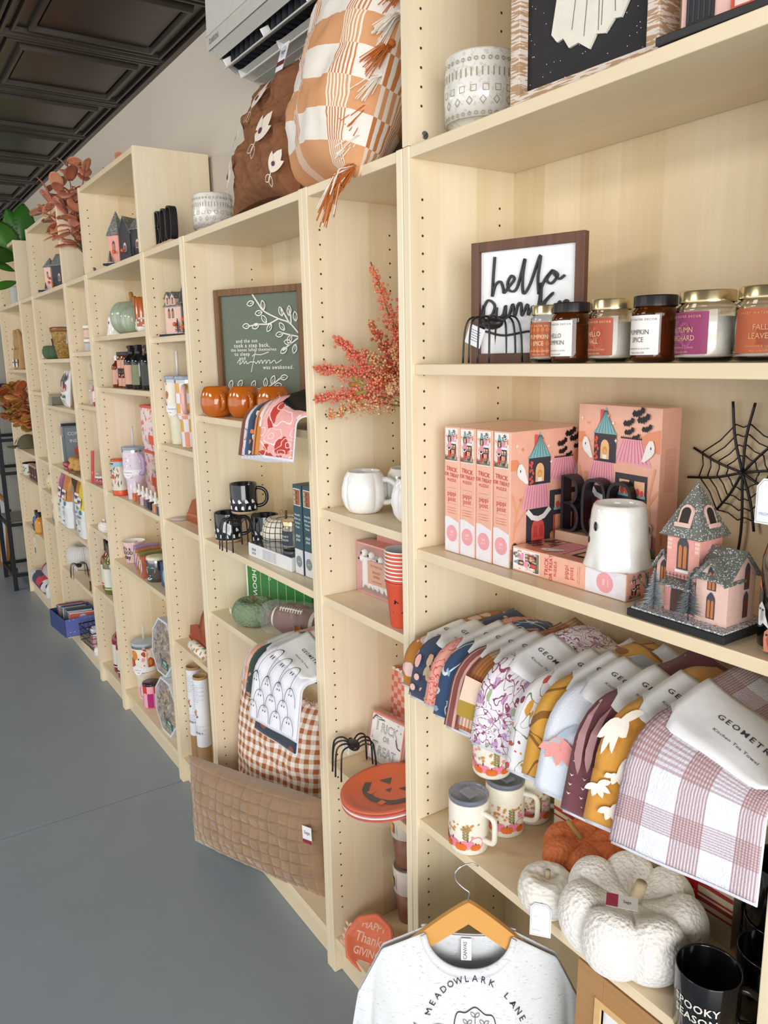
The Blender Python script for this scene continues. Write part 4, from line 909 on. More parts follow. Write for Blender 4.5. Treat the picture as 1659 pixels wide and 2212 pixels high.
# ================================================================ T-SHIRT ON HANGER
def shirt():
    L = (.252, -.050, .640); RZ_ = 51
    h = thing('coat_hanger', 'varnished wooden hanger hooked over the mug shelf edge', 'hanger', L, RZ_)
    wm = wood('hanger_wood', '#DDA45A', '#C58A42', 'x', .3, 6, .8)
    b = MB(); top = []; bot = []
    for i in range(33):
        x = -.155+.31*i/32; a = abs(x); zt = -.004-.0*a-.075*(a/.205)**1.25*1.15+.002; zb = -.040-.085*(a/.205)**1.0+(.020*(a/.205)**2)
        zt = .0+(-.002-.185*(min(a, .21)/.21)**1.15); zb = -.048-.150*(a/.205); zb = min(zb, zt-.012)
        top.append((x, zt)); bot.append((x, zb))
    b.prism(top+bot[::-1], -.0055, .0055, wm); b.build('wooden_arms', h, bev=.003, seg=3)
    b = MB(); P = [(0, 0, -.01), (0, 0, .006), (.001, 0, .016), (-.012, .001, .026), (-.024, .002, .040), (-.024, .003, .055), (-.010, .006, .068), (.008, .008, .071), (.018, .009, .066)]
    b.tube(spline(P, 6), .0016, CHROME, 10); b.build('hook', h)
    t = thing('t_shirt', 'pale grey heather t-shirt with botanical crest on a wooden hanger', 't-shirt', L, RZ_)
    c = NT('heather_jersey', .9, 'Object'); n = c.noise(60, c.map((1, 1, 5)), 4); s_ = c.gt(c.noise(95, c.map((1, 1, 4.5)), 1), .69); c.bump(c.noise(500), .2, .001)
    col = c.mix(n, '#D3D8DC', '#E6E9EB'); col = c.mix(c.math('MULTIPLY', s_, .45), col, '#7F868E'); c = c.end(col)
    def ztop(x, frontp):
        a = abs(x); nk = .080
        if a < nk: d = .072 if frontp else .022; return -.066-d*(1-(a/nk)**2.2)**.55
        return -.066-(a-nk)*.50-max(0, a-.165)*1.6-max(0, a-.215)*4
    def pan(frontp):
        sg = -1 if frontp else 1
        def fn(u, v):
            x = (2*u-1)*.238; zt = ztop(x, frontp); a0 = abs(x); zb = -.52; z = zt+(zb-zt)*v; a = min(1, a0/.238)
            nf = max(0, 1-(a0/.085)**2); dep = (.0066 if frontp else .0058)+.005*nf+.038*min(1, v*3)*(1-a**3); k = -.010*math.exp(-((a0-.185-.02*v)/.008)**2)+noise.noise(Vector((x*9, z*3.5, sg)))*.010+noise.noise(Vector((x*22+z*8, z*5, 2+sg)))*.004+.004*sin(x*70+z*10)*max(0, a-.45)
            return Vector((x*(1+.05*v*0), sg*(dep*(1-a**4)+.002)+sg*k*min(1, v*4)*(1-a**8), z))
        return fn
    for fr, nm in ((True, 'front_panel'), (False, 'back_panel')):
        b = MB(); b.grid(pan(fr), 120, 66, c); b.build(nm, t, solid=.0016)
    f = pan(True)
    # neckband
    b = MB()
    def nb(fr, off):
        sg = -1 if fr else 1; P = []
        for i in range(41):
            x = -.080+.160*i/40; z = ztop(x*.999, fr); P.append((x, sg*(.0095+.005*max(0, 1-(abs(x)/.085)**2)), z))
        return P
    for fr in (True, False):
        P = nb(fr, 0); vs = []; 
        for i, p in enumerate(P):
            a = i/40*2-1; vs += [(p[0], p[1]+(-.002 if fr else .002), p[2]+.001), (p[0]*(1+.13), p[1]+(-.005 if fr else .005)-(.0), p[2]-.017*(1-abs(a)**4*.8))]
        b.add(vs, [(2*i, 2*i+1, 2*i+3, 2*i+2) for i in range(40)], c)
    b.build('neckband', t, solid=.003)
    b = MB(); b.box(-.010, .010, -.0005, .0005, -.048, 0, WHITE); b.M = ID; F = front(-.0006); b.text('CANVAS', .010, F, M('#6E7C8E', .6), -.002, -.026, rot=90, bold=.01); b.build('neck_label', t, loc=(-.004, .008, -.090))
    def G(x, y, h=0):
        u = (x/.238+1)/2; zt = ztop(x, True); v = (y-zt)/(-.52-zt); p = f(min(max(u, 0), 1), min(max(v, 0), 1)); return p+Vector((0, -.0028-h, 0))
    ink = M('#2B2230', .8); b = MB(); word = 'MEADOWLARK LANE'; Rr = .094; cxx, cz = .012, -.246
    for i, ch in enumerate(word):
        a = 90+(len(word)-1)/2*9.7-i*9.7
        if ch != ' ': b.text(ch, .0165, G, ink, cxx+Rr*cos(R(a)), cz+Rr*sin(R(a)), rot=a-90)
    b.text('EST.', .0125, G, ink, cxx-.082, cz-.010, rot=-4); b.text('2022', .0125, G, ink, cxx+.082, cz-.012, rot=4); b.build('lettering', t)
    b = MB()
    b.line(spline([(cxx-.038, cz-.10), (cxx-.042, cz-.03), (cxx-.036, cz+.030), (cxx-.018, cz+.036), (cxx, cz+.046), (cxx+.018, cz+.036), (cxx+.036, cz+.030), (cxx+.042, cz-.03), (cxx+.038, cz-.10)], 5), .0018, G, ink)
    for x0, q in ((0, 1), (-.012, .7), (.014, .75)):
        P = spline([(cxx+x0*.3, cz-.09), (cxx+x0, cz-.03), (cxx+x0*1.2, cz-.015+.045*q)], 5); b.line(P, .0010, G, ink)
        for k in range(4, len(P), 2):
            for s_ in (-1, 1):
                lf = leaf(P[k].x, P[k].y, .011, .003, 90+s_*48); b.line(lf+lf[:1], .0009, G, ink)
    for s_ in (-1, 1):
        b.line(spline([(cxx+s_*.050, cz+.008), (cxx+s_*.072, cz+.012), (cxx+s_*.10, cz+.004), (cxx+s_*.116, cz+.012)], 4), .0011, G, ink); b.line([(cxx+s_*.116, cz+.012), (cxx+s_*.106, cz-.010), (cxx+s_*.120, cz-.028)], .0011, G, ink)
        b.line(spline([(cxx+s_*.050, cz-.028), (cxx+s_*.080, cz-.024), (cxx+s_*.12, cz-.028)], 4), .0011, G, ink)
    b.build('crest_print', t)
shirt()
# ================================================================ NARROW BOOKCASE B
def pumpkin_mug(label, loc, ha, mat, grp, r=.050, H=.090, n=8, dep=.06):
    t = thing('pumpkin_mug', label, 'mug', loc, 0, grp)
    def md(a, z): return 1-dep*(1-abs(sin(n*a/2))**.6)*max(0, sin(pi*min(1, max(0, z/H))))
    b = MB(); P = [(0, 0), (r*.62, 0), (r*.72, .004), (r*.9, H*.18), (r, H*.42), (r*.98, H*.62), (r*.86, H*.86), (r*.74, H*.97), (r*.71, H), (r*.66, H-.001), (r*.70, H*.9), (r*.88, H*.6), (r*.6, .01), (0, .008)]
    b.lathe(P, mat, 96, md); b.build('mug_body', t)
    b = MB(); handle(b, r*.90, H*.24, H*.80, .032, .0066, mat, ha, .9, 12); b.build('handle', t); return t
WC = M('#F3F4F3', .12, coat=.6); OC = M('#BE6210', .12, coat=.6)
pumpkin_mug('white pumpkin mug in front on the shelf under the berry spray', (-.272, .072, 1.2895), 40, WC, 'white pumpkin mugs', r=.054, H=.097, dep=.13)
pumpkin_mug('white pumpkin mug behind the front white mug', (-.248, .178, 1.2895), 42, WC, 'white pumpkin mugs', r=.054, H=.097, dep=.13)
pumpkin_mug('white pumpkin mug partly hidden by the near bookcase panel', (-.108, .100, 1.2895), -40, WC, 'white pumpkin mugs', r=.054, H=.097, dep=.13)
# berry spray in a hidden vase
def ico():
    g = (1+5**.5)/2; v = [(-1, g, 0), (1, g, 0), (-1, -g, 0), (1, -g, 0), (0, -1, g), (0, 1, g), (0, -1, -g), (0, 1, -g), (g, 0, -1), (g, 0, 1), (-g, 0, -1), (-g, 0, 1)]
    k = 1/(1+g*g)**.5; v = [(a*k, b_*k, c*k) for a, b_, c in v]
    f = [(0, 11, 5), (0, 5, 1), (0, 1, 7), (0, 7, 10), (0, 10, 11), (1, 5, 9), (5, 11, 4), (11, 10, 2), (10, 7, 6), (7, 1, 8), (3, 9, 4), (3, 4, 2), (3, 2, 6), (3, 6, 8), (3, 8, 9), (4, 9, 5), (2, 4, 11), (6, 2, 10), (8, 6, 7), (9, 8, 1)]
    return v, f
IV, IF = ico()
def spray():
    t = thing('berry_spray', 'coral and tan berry spray arching out over the white mugs', 'flowers', (-.075, .135, 1.2895))
    rnd = random.Random(11); g = M('#6F6A3A', .7); cols = [M('#E58060', .4), M('#DD6A58', .4), M('#B9502F', .45), M('#D9A070', .45), M('#E0B58A', .45)]
    b = MB(); b.lathe([(0, 0), (.03, 0), (.038, .02), (.034, .09), (.022, .13), (.025, .15), (.021, .15), (.018, .13), (.03, .09), (0, .01)], M('#8A5A3A', .4), 32); b.build('vase', t)
    o = Vector((0, 0, .23)); tips = [  # x,y,z tip relative, colour set
     ((-.005, -.05, .555), (0, 2)), ((-.13, -.075, .555), (0, 0)), ((-.02, -.08, .48), (0, 1)), ((-.135, -.08, .435), (2, 3)), ((-.19, -.085, .37), (3, 4)),
     ((-.22, -.120, .405), (1, 0)), ((-.262, -.150, .335), (0, 1)), ((-.262, -.155, .262), (1, 0)), ((-.222, -.145, .225), (3, 4)), ((-.05, -.08, .375), (3, 3)), ((-.06, -.085, .29), (3, 4)), ((-.11, -.09, .31), (2, 3)), ((-.03, -.085, .42), (2, 0))]
    for k, (tip, cs) in enumerate(tips):
        T_ = Vector(tip); mid = o+(T_-o)*.5+Vector((0, -.01, .03 if T_.z < .4 else -.01)); P = spline([o, mid, T_], 12)
        b = MB(); b.tube([Vector((0, 0, .1))]+P, [.002]+[.0016]*len(P), g, 5); b.build('stem', t)
        b = MB(); n = 340
        for i in range(n):
            f = .38+.62*i/n; p = P[min(int(f*(len(P)-1)), len(P)-1)]; R_ = .019*(1-((f-.38)/.62))**.7+.005
            q = p+Vector((rnd.gauss(0, 1), rnd.gauss(0, 1), rnd.gauss(0, 1)))*R_*.55; r = rnd.uniform(.0023, .0038); m = cols[cs[rnd.random() < .3]] if rnd.random() < .85 else cols[rnd.randrange(5)]
            b.add([(q.x+a*r, q.y+c*r, q.z+d*r) for a, c, d in IV], IF, m)
        b.build('berries', t)
    b = MB()
    for i in range(3):
        a = rnd.uniform(150, 200); c = Vector((-.10+rnd.uniform(-.06, .05), -.095, .225+rnd.uniform(0, .08))); L = .06
        F = plane(T(*c) @ RX(90) @ RZ(a)); b.grid(lambda u, v, F=F: F(u*L, (v-.5)*.012*sin(pi*(.08+.9*u)), .010*sin(u*3)), 8, 2, M('#A9762E' if i % 2 else '#8E9440', .6))
    b.build('leaves', t, solid=.0006)
spray()
# pink banner box and cups
t = thing('banner_box', 'pink window box with a white ghost garland and hang tab', 'box', (-.358, .098, 1.0705), 4)
CORAL = M('#E4795F', .45); PKP = M('#DFA09C', .5)
b = MB(); b.box(0, .215, .0, .045, 0, .004, PKP); b.box(0, .215, 0, .045, .124, .128, PKP); b.box(0, .003, 0, .045, .004, .124, PKP); b.box(.212, .215, 0, .045, .004, .124, PKP); b.box(0, .215, .042, .045, .004, .124, CORAL); b.build('carton', t)
b = MB(); b.box(.030, .215, .043, .045, .128, .172, PKP); F = front(.043); b.poly(circ(.12, .150, .005, 10), F, M('#6B4A4A', .6)); b.poly(rect(.106, .134, .146, .150), F, M('#6B4A4A', .6)); b.build('hang_tab', t)
b = MB(); b.box(.002, .213, .0005, .001, .003, .125, M('#FFFFFF', .05, alpha=.12)); b.build('clear_window', t)
b = MB()
for i in range(9):
    x = .018+i*.022; b.M = T(x, .02, 0); rnd = random.Random(i)
    b.grid(lambda u, v: Vector(((.014+.003*sin(u*40))*cos(2*pi*u), (.012)*sin(2*pi*u), .014+.075*v+.006*sin(u*25+i)*(1-v))), 18, 6, M('#F0EEF0', .95, bump=.6, bs=300), cu=True)
b.M = ID; b.build('ghost_garland', t)
b = MB()
for x, z in ((.022, .101), (.050, .098), (.087, .092), (.012, .085), (.130, .090)):
    b.sphere((x, .010, z), .009, WHITE, 10); b.sphere((x-.003, .0022, z), .0034, BLACK, 8)
b.build('googly_eyes', t)
b = MB(); b.box(.048, .118, -.0012, -.0002, .030, .088, M('#CFA48E', .6)); F = front(-.0012); ink = M('#C06A55', .6); b.text('My Mind\'s Eye', .008, F, ink, .083, .077); b.text('SPOOKY', .0085, F, ink, .083, .061, bold=.02); b.text('GANG', .0085, F, ink, .083, .051, bold=.02); b.text('TASSEL BANNER', .0055, F, ink, .083, .038); b.build('paper_label', t)
t = thing('paper_cup_stack', 'stack of nine orange paper cups with a jack-o-lantern face', 'cups', (-.080, .044, 1.0705))
CO = M('#D9573A', .45); b = MB(); b.lathe([(0, 0), (.027, 0), (.0285, .002), (.038, .098), (.0400, .1005), (.038, .102), (.036, .1)], CO, 48); F = cyl(.027, -40, 0, .0385, .1)
b.poly([(-.017, .066), (-.006, .058), (-.018, .055)], F, BLACK, .0008); b.poly([(-.022, .040), (-.012, .034), (-.002, .036), (.004, .044), (.002, .034), (-.008, .026), (-.020, .030)], F, BLACK, .0008); b.build('paper_cup', t)
for k in range(8):
    z = .1025+k*.0085; b = MB(); b.lathe([(.0378, z), (.0382, z+.0052)], CO, 40); b.lathe([(.0382, z+.005), (.0404, z+.0055), (.0408, z+.0075), (.0395, z+.0085), (.036, z+.0075)], WHITE, 40)
    if k == 7: b.lathe([(.0365, z+.0075), (.028, .09), (0, .09)], M('#D9D8DC', .5), 40)
    b.build('paper_cup', t)
# napkins, plates
def napkins(label, loc, rz, rx, W, H, nlay, fm, deco, grp='packs of paper napkins'):
    t = thing('napkin_pack', label, 'napkins', loc, rz, grp, rx)
    b = MB()
    for k in range(nlay): b.box(0, W, k*.0035, k*.0035+.003, 0, H-.001*(k % 2), fm if k % 2 else CORAL)
    b.build('napkins', t, bev=.001)
    b = MB(); deco(b, front(-.0002)); b.build('printed_front', t)
    b = MB(); b.box(-.002, W+.002, -.003, nlay*.0035+.003, -.0005, H+.004, M('#FFFFFF', .06, alpha=.10)); b.build('plastic_wrap', t); return t
def trick(b, F):
    b.poly(rect(.004, .121, .004, .121), F, M('#ECEBEA', .6)); k = M('#2A2A30', .6)
    for s_, x, z, sz in (('T', .026, .098, .048), ('RICK', .071, .092, .033), ('OR', .064, .066, .020), ('T', .026, .038, .038), ('REAT', .071, .032, .033)): b.text(s_, sz, F, k, x, z, .0010, sx=.85, bold=.015); b.text(s_, sz, F, M('#ECEBEA', .6), x+.0008, z-.0002, .0016, sx=.85, bold=-.018)
    b.line(spline([(.006, .104), (.016, .118), (.03, .112), (.048, .113)], 5), .004, F, k, .0011); b.line(spline([(.098, .080), (.106, .062), (.118, .058)], 5), .004, F, k, .0011)
    for x, y in ((.05, .112), (.112, .10), (.105, .068), (.012, .06), (.10, .115), (.02, .012)): b.poly(star(x, y, .004), F, CORAL, .001)
napkins('TRICK OR TREAT paper napkin pack leaning behind the spider', (-.338, .100, .6225), 8, -12, .125, .125, 5, WHITE, trick)
napkins('second TRICK OR TREAT napkin pack half hidden by the panel', (-.238, .150, .6225), 14, -10, .125, .132, 5, WHITE, trick)
def chk(b, F):
    for i in range(6):
        for j in range(8): b.poly(rect(.006+i*.0155, .0215+i*.0155, .01+j*.0155, .0255+j*.0155), F, CORAL if (i+j) % 2 else M('#E9B5AE', .6))
t = thing('napkin_pack', 'tall scalloped orange and pink check napkins behind the others', 'napkins', (-.372, .196, .6225), 3, 'packs of paper napkins', -3)
b = MB()
for k in range(5):
    P = []
    for (x0, y0, x1, y1, n) in ((0, .10, .11, .10, 0),): pass
    for i in range(6): P += [(i*.018+.009+.009*cos(a), -.0+.009*sin(a)) for a in [pi+pi*j/5 for j in range(5)]]
    for i in range(11): P += [(.108+.009*cos(a), .009+i*.018+.009*sin(a)) for a in [-pi/2+pi*j/5 for j in range(5)]]
    for i in range(6): P += [(.099-i*.018+.009*cos(a), .198+.009*sin(a)) for a in [pi*j/5 for j in range(5)]]
    for i in range(11): P += [(.009*cos(a), .189-i*.018+.009*sin(a)) for a in [pi/2+pi*j/5 for j in range(5)]]
    b.prism([(x, y+.009) for x, y in P], k*.003, k*.003+.0025, CORAL if k else WHITE)
b.build('napkins', t)
b = MB(); F = front(0)
for i in range(7):
    for j in range(13): b.poly(rect(-.002+i*.016, .014+i*.016, .007+j*.0155, .0225+j*.0155), F, CORAL if (i+j) % 2 else M('#EDBDB4', .6), .0005)
b.build('check_print', t)
wire_spider('wire_spider', 'black wire spider with barcode tag beside the jack-o-lantern plates', (-.298, .038, .6225), -15, 1.05, 'black wire spiders', 10, legspan=.050, H=.078, body=(.024, .015))
def plates(label, loc, rz, rx, Rr, n, mat, deco, ry=0, oct_=False, name='paper_plates'):
    t = thing(name, label, 'plates', loc, rz, 'packs of paper plates', rx, ry)
    for k in range(n):
        b = MB(); z = k*.0065; prof = [(0, z), (Rr*.72, z), (Rr*.80, z+.004), (Rr*.92, z+.010), (Rr, z+.011), (Rr, z+.0125), (Rr*.91, z+.0118), (Rr*.78, z+.006), (Rr*.70, z+.002), (0, z+.002)]
        md = (lambda a, zz: 1-.06*abs(sin(a*4))**.8) if oct_ else None
        b.lathe(prof, mat if k == n-1 else (WHITE if k % 2 else M('#C9402F', .4)), 72, md); b.build('plate', t)
    b = MB(); z = (n-1)*.0065+.002; deco(b, lambda x, y, h=0: Vector((x, y, z+h+max(0, ((x*x+y*y)**.5-Rr*.70))*.32))); b.build('printed_face', t)
    b = MB(); b.lathe([(0, z+.011), (Rr*.9, z+.012), (Rr*1.03, z+.010), (Rr*1.03, 0), (0, -.0008)], M('#FFFFFF', .05, alpha=.06, bump=.8, bs=30, bd=.01), 40); b.build('plastic_wrap', t); return t
PLO = M('#E8652A', .4)
def jack(b, F):
    k = M('#4A3A34', .5); s = .001
    for x in (-.034, .034): b.poly([(x-.018, .020), (x+.018, .022), (x, .046)], F, k, s)
    b.poly([(-.008, -.002), (.008, -.002), (0, .013)], F, k, s)
    b.line(spline([(-.068, .000), (-.045, -.030), (0, -.044), (.045, -.030), (.068, .000)], 8), .017, F, k, s)
    for x, y in ((-.030, -.028), (.025, -.047)): b.poly(rect(x-.008, x+.008, y-.006, y+.010), F, PLO, s*1.6)
plates('stack of orange jack-o-lantern paper plates sticking out over the shelf edge', (-.135, .034, .6260), 10, 5, .112, 4, PLO, jack, -6)
def thx(b, F):
    c = M('#F0C3A8', .5); b.text('HAPPY', .026, F, c, 0, .038, .001, sx=.9, bold=.015); b.text('Thanks', .034, F, c, 0, .006, .001, sx=.9, bold=.01); b.text('GIVING', .026, F, c, 0, -.026, .001, sx=.9, bold=.012)
    for s_ in (-1, 1):
        b.line(spline([(s_*.060, -.035), (s_*.072, -.005), (s_*.066, .03)], 5), .0015, F, c, .001)
        for k in range(4):
            for q in (-1, 1): b.poly(leaf(s_*.069, -.024+k*.015, .013, .003, 90+q*45), F, c, .001)
    b.line([(-.03, -.046), (.03, -.046)], .002, F, c, .001)
plates('orange HAPPY Thanks GIVING paper plates in clear wrap, front pack', (-.275, .062, .125), 30, 44, .070, 3, PLO, thx, oct_=True)
plates('second pack of orange thanksgiving plates behind the first', (-.130, .140, .135), 25, 50, .070, 3, PLO, thx, oct_=True)
# stacked tins of mixes
def tub(label, loc, rz=0):
    t = thing('paper_tub', label, 'tub', loc, rz, 'stacked snack tubs'); r = .044
    b = MB(); b.lathe([(0, 0), (r*.66, 0), (r*.68, .004), (r*.86, .095), (0, .095)], M('#8E5F4C', .4), 40); b.build('cup', t)
    b = MB(); b.lathe([(r*.86, .092), (r*.95, .094), (r*1.0, .160), (r*.96, .168), (r*.9, .162), (0, .160)], M('#E8E2DC', .4), 40); F = cyl(r*.98, -125, .1, r, .07)
    b.poly(rect(-.03, .03, .006, .052), F, M('#F0E6E0', .5), .001); b.poly(rect(-.012, .022, .010, .040), F, M('#B4532F', .5), .0015); b.poly(circ(.008, .03, .012, 10), F, M('#D9A441', .5), .002); b.text('WZ', .016, F, M('#5A2A3A', .5), -.016, .024, .002); b.build('sleeve', t); return t
tub('brown snack tub standing in the bottom of the narrow bookcase', (-.318, .215, .1055), 0)
tub('brown snack tub stacked on top of another tub', (-.322, .212, .274), 15)
# ================================================================ WIDE BOOKCASE C
def autumn_sign():
    t = thing('autumn_sign', 'green framed sign with white branches and autumn script', 'sign', (-1.138, .078, 1.4745), 25)
    W, H, f = .345, .385, .020
    b = MB(); 
    for a in ((0, f, 0, H), (W-f, W, 0, H), (f, W-f, 0, f), (f, W-f, H-f, H)): b.box(a[0], a[1], 0, .022, a[2], a[3], DARKWOOD2)
    b.build('frame', t, bev=.001)
    b = MB(); b.box(f, W-f, .012, .018, f, H-f, M('#6B7768', .7)); b.build('green_panel', t)
    w = M('#F1F1EC', .6); b = MB(); F = front(.012); X = lambda L: [(f+(W-2*f)*a/100, f+(H-2*f)*c/100) for a, c in L]
    br = [[(43, 100), (50, 92), (57, 85), (75, 78), (88, 74), (100, 64)], [(75, 78), (62, 74), (50, 74), (38, 73)], [(88, 74), (82, 82), (78, 86)], [(90, 73), (90, 80), (88, 86)], [(100, 62), (88, 64), (78, 66)], [(100, 62), (90, 57), (78, 51)], [(100, 64), (100, 50)],
          [(0, 16), (12, 19), (30, 18), (52, 18), (64, 22), (74, 27)], [(52, 18), (60, 18), (66, 20)]]
    for L in br: ribbon(b, X(L), .0038, .008, .0118, w, 5)
    lv = [(45, 93, 190), (57, 86, 100), (55, 84, 185), (80, 80, 110), (88, 80, 85), (60, 75, 130), (50, 74, 200), (66, 74, 230), (38, 73, 180), (82, 68, 130), (80, 65, 185), (90, 64, 240), (96, 75, 95), (90, 57, 170), (84, 53, 210), (95, 56, 250), (6, 18, 60), (18, 19, 50), (36, 18, 55), (54, 19, 80), (62, 22, 60), (74, 27, 10), (66, 20, 10)]
    for x, z, a in lv:
        (px, pz), = X([(x, z)]); P = leaf(px, pz, .029, .0075, a); P2 = [Vector(p) for p in P]; b.line(P2+[P2[0]], .0030, front(.0085), w)
        b.line([(px, pz), xf([(.017, 0)], px, pz, 1, a)[0]], .0018, front(.0085), w)
    b.build('raised_branches', t)
    b = MB()
    for s_, x, z, sz in (('and the sun', 32, 60, .017), ('took a step back,', 38, 56, .0185), ('the leaves lulled themselves', 40, 52.2, .0145), ('to sleep', 25, 48.5, .0175), ('and', 25, 44.8, .0175), ('was awakened.', 71, 36.5, .018)):
        (px, pz), = X([(x, z)]); b.text(s_, sz*.92, front(.012), w, px, pz, .0008, sp=1.18, bold=.012)
    for L in ([(18, 27), (20, 29.5), (22, 29), (21, 26), (24, 27.5), (26, 29.5), (27, 26.5), (30, 29), (31, 26.5), (35, 28)], [(43, 38), (40, 30), (37, 22), (36, 19)], [(38, 33), (42, 34.5), (50, 34.3), (60, 36.5)], [(35, 28), (41, 28), (43, 26.5), (46, 29), (47, 26.5), (49, 29), (51, 29), (51, 26.5), (54, 29), (56, 29), (56, 26.5), (59, 29.3), (61, 28.8), (61, 26.5), (66, 29), (68, 28), (69, 26.6), (76, 29.5)]): b.line(spline(X([(x, z+13.5) for x, z in L]), 5), .0022, front(.012), w, .001)
    b.build('lettering', t)
DARKWOOD2 = wood('rustic_frame', '#84603E', '#4A3120', 'z', .6, 60, 1.4, 3)
autumn_sign()
for i, (x, y, ha, l) in enumerate(((-1.052, .036, -8, 'glossy orange pumpkin mug, leftmost in front of the green sign'), (-.952, .082, -8, 'glossy orange pumpkin mug, middle of the three'), (-.850, .130, -8, 'glossy orange pumpkin mug behind the hanging dish towels'))):
    pumpkin_mug(l, (x, y, 1.4745), ha, OC, 'glossy orange pumpkin mugs', r=.052, H=.092, n=6, dep=.07)
BT = [('maroon dish towel with pale pumpkins, leftmost under black labels', fabric('dish_maroon', '#7E4038', [('spot', 16, .36, '#E0D3CB', 1.0)], weave=500)),
 ('white dish towel with thin lines under a black label', fabric('dish_white', '#E6E0E4', [('contour', 22, .10, '#8A6A7A', .5)])), ('deep blue dish towel under a black label', fabric('dish_blue', '#2F527C', [], weave=500)),
 ('navy and orange patterned dish towel', fabric('dish_mix', '#27364E', [('spot', 50, .38, '#E0793E', .7), ('spot', 60, .30, '#E8DCC4', .8, .7)])), ('brown striped dish towel between patterned ones', fabric('dish_brown', '#8E4E2C', [('sx', 70, .3, '#E59456')])),
 ('orange and white dish towel with leaf shapes', fabric('dish_orange', '#D98A32', [('spot', 24, .34, '#F0E0E0', 1.3)])), ('pink dish towel with red pumpkins, rightmost under black labels', fabric('dish_red', '#E5A8A4', [('spot', 18, .36, '#B93A2E', .9), ('contour', 20, .12, '#F0E4E4', .3)]))]
for i, (l, m) in enumerate(BT):
    towel(20+i, l, -.640+.0245*i, m, w_=.086, tilt=20+i, lift0=.030+.004*i, drop=.072, yb=.20, front_y=-.035, zs=1.4745, grp='dish towels with black labels', capm=BLACK, cap_t=('GEOMETRY', ''))
# ghost mugs
GB = M('#14161F', .12, coat=.5); SAND = M('#C8AE94', .7)
def ghosts_mug(label, loc, ha, a0=-70):
    t = thing('black_ghost_mug', label, 'mug', loc, 0, 'black mugs with white ghosts'); r = .0435; H = .095
    b = MB(); b.lathe([(0, 0), (r*.80, 0), (r*.93, .004), (r*.985, .010)], SAND, 48); b.lathe([(r*.985, .010), (r, .014), (r, H-.002), (r*.985, H), (r*.93, H-.004), (r*.92, .012), (0, .012)], GB, 48); b.build('mug_body', t)
    b = MB(); handle(b, r, .022, .080, .030, .0058, GB, ha, .9); b.build('handle', t)
    b = MB(); F = cyl(r+.0003, a0, 0); w = M('#ECECEE', .5)
    for i in range(-3, 4):
        b.poly(xf([(-.5, -.6), (-.5, .3), (-.3, .75), (0, .9), (.3, .75), (.5, .3), (.8, -.8), (.25, -.5), (0, -.8), (-.25, -.5)], i*.0215, .042, .0082, 15), F, w, .0008); b.poly(xf([(-.5, -.6), (-.5, .3), (-.3, .75), (0, .9), (.3, .75), (.5, .3), (.8, -.8), (.25, -.5), (0, -.8), (-.25, -.5)], i*.0215+.009, .022, .0078, -12), F, w, .0008)
        for q in (-.0015, .0018): b.poly(circ(i*.0215+q, .045, .0006, 5), F, BLACK, .0013)
    b.build('ghost_print', t); return t
ghosts_mug('black mug with white ghosts, front left of the group', (-1.078, .058, 1.0705), 60)
ghosts_mug('black mug with white ghosts behind the wire spider', (-.962, .135, 1.0705), 60)
ghosts_mug('black mug with white ghosts stacked on the other two', (-1.020, .092, 1.1675), 62)
wire_spider('wire_spider', 'black wire spider in front of the ghost mugs', (-.955, .035, 1.0705), 10, 1.02, 'black wire spiders', 25, legspan=.046, H=.095, body=(.020, .013))
GRIDP = NT('grid_pumpkin', .6, 'UV'); _x, _y, _z = GRIDP.xyz(); _g = GRIDP.math('MAXIMUM', GRIDP.lt(GRIDP.math('FRACT', GRIDP.math('MULTIPLY', _x, 26)), .14), GRIDP.lt(GRIDP.math('FRACT', GRIDP.math('MULTIPLY', _y, 11)), .13)); GRIDP = GRIDP.end(GRIDP.mix(_g, '#E6DFD0', '#1C1A1C'))
t = thing('grid_pumpkin', 'cream pumpkin with black grid lines behind the spooky candle', 'pumpkin', (-.868, .160, 1.0705), 0)
b = MB(); h = pumpkin(b, .076, .125, 6, GRIDP, dep=.10, seed=2); b.build('body', t)
b = MB(); b.tube(spline([(0, 0, h*.75), (.003, 0, h*1.05), (.006, 0, h*1.38)], 4), .004, M('#6B4A30', .8), 8); b.tube(spline([(.002, 0, h), (-.02, 0, h+.03), (-.04, 0, h+.024), (-.032, 0, h+.012), (-.05, 0, h+.006), (-.068, 0, h+.012)], 5), .0008, M('#8A6A4A', .7), 5); b.build('stem', t)
NAVYB = M('#35535E', .5, coat=.3)
t = thing('puzzle_box', 'grey and white puzzle box lying flat with a dark glossy top', 'puzzle box', (-.862, .030, 1.0705), 3, 'navy and white puzzle boxes')
b = MB(); b.box(0, .252, 0, .19, 0, .040, M('#E2E4E6', .4)); b.build('carton', t, bev=.001)
b = MB(); b.poly(rect(.002, .250, .002, .188), topf(.040), M('#46525A', .12, coat=.6), .0006); 
for i in range(5): b.poly(blob_ghost(.04+i*.045, .05+.03*(i % 2), .022), topf(.040), M('#6B7980', .3), .001)
b.build('picture_top', t)
b = MB(); F = front(0); g = M('#5A6268', .6); b.text('pippi', .014, F, g, .035, .025); b.text('post', .014, F, g, .035, .013); b.line([(.062, .006), (.062, .034)], .0005, F, g)
for i in range(6): b.text('enjoy the quiet evening with this cozy puzzle of', .0042, F, g, .130, .033-i*.005)
b.build('lettering', t)
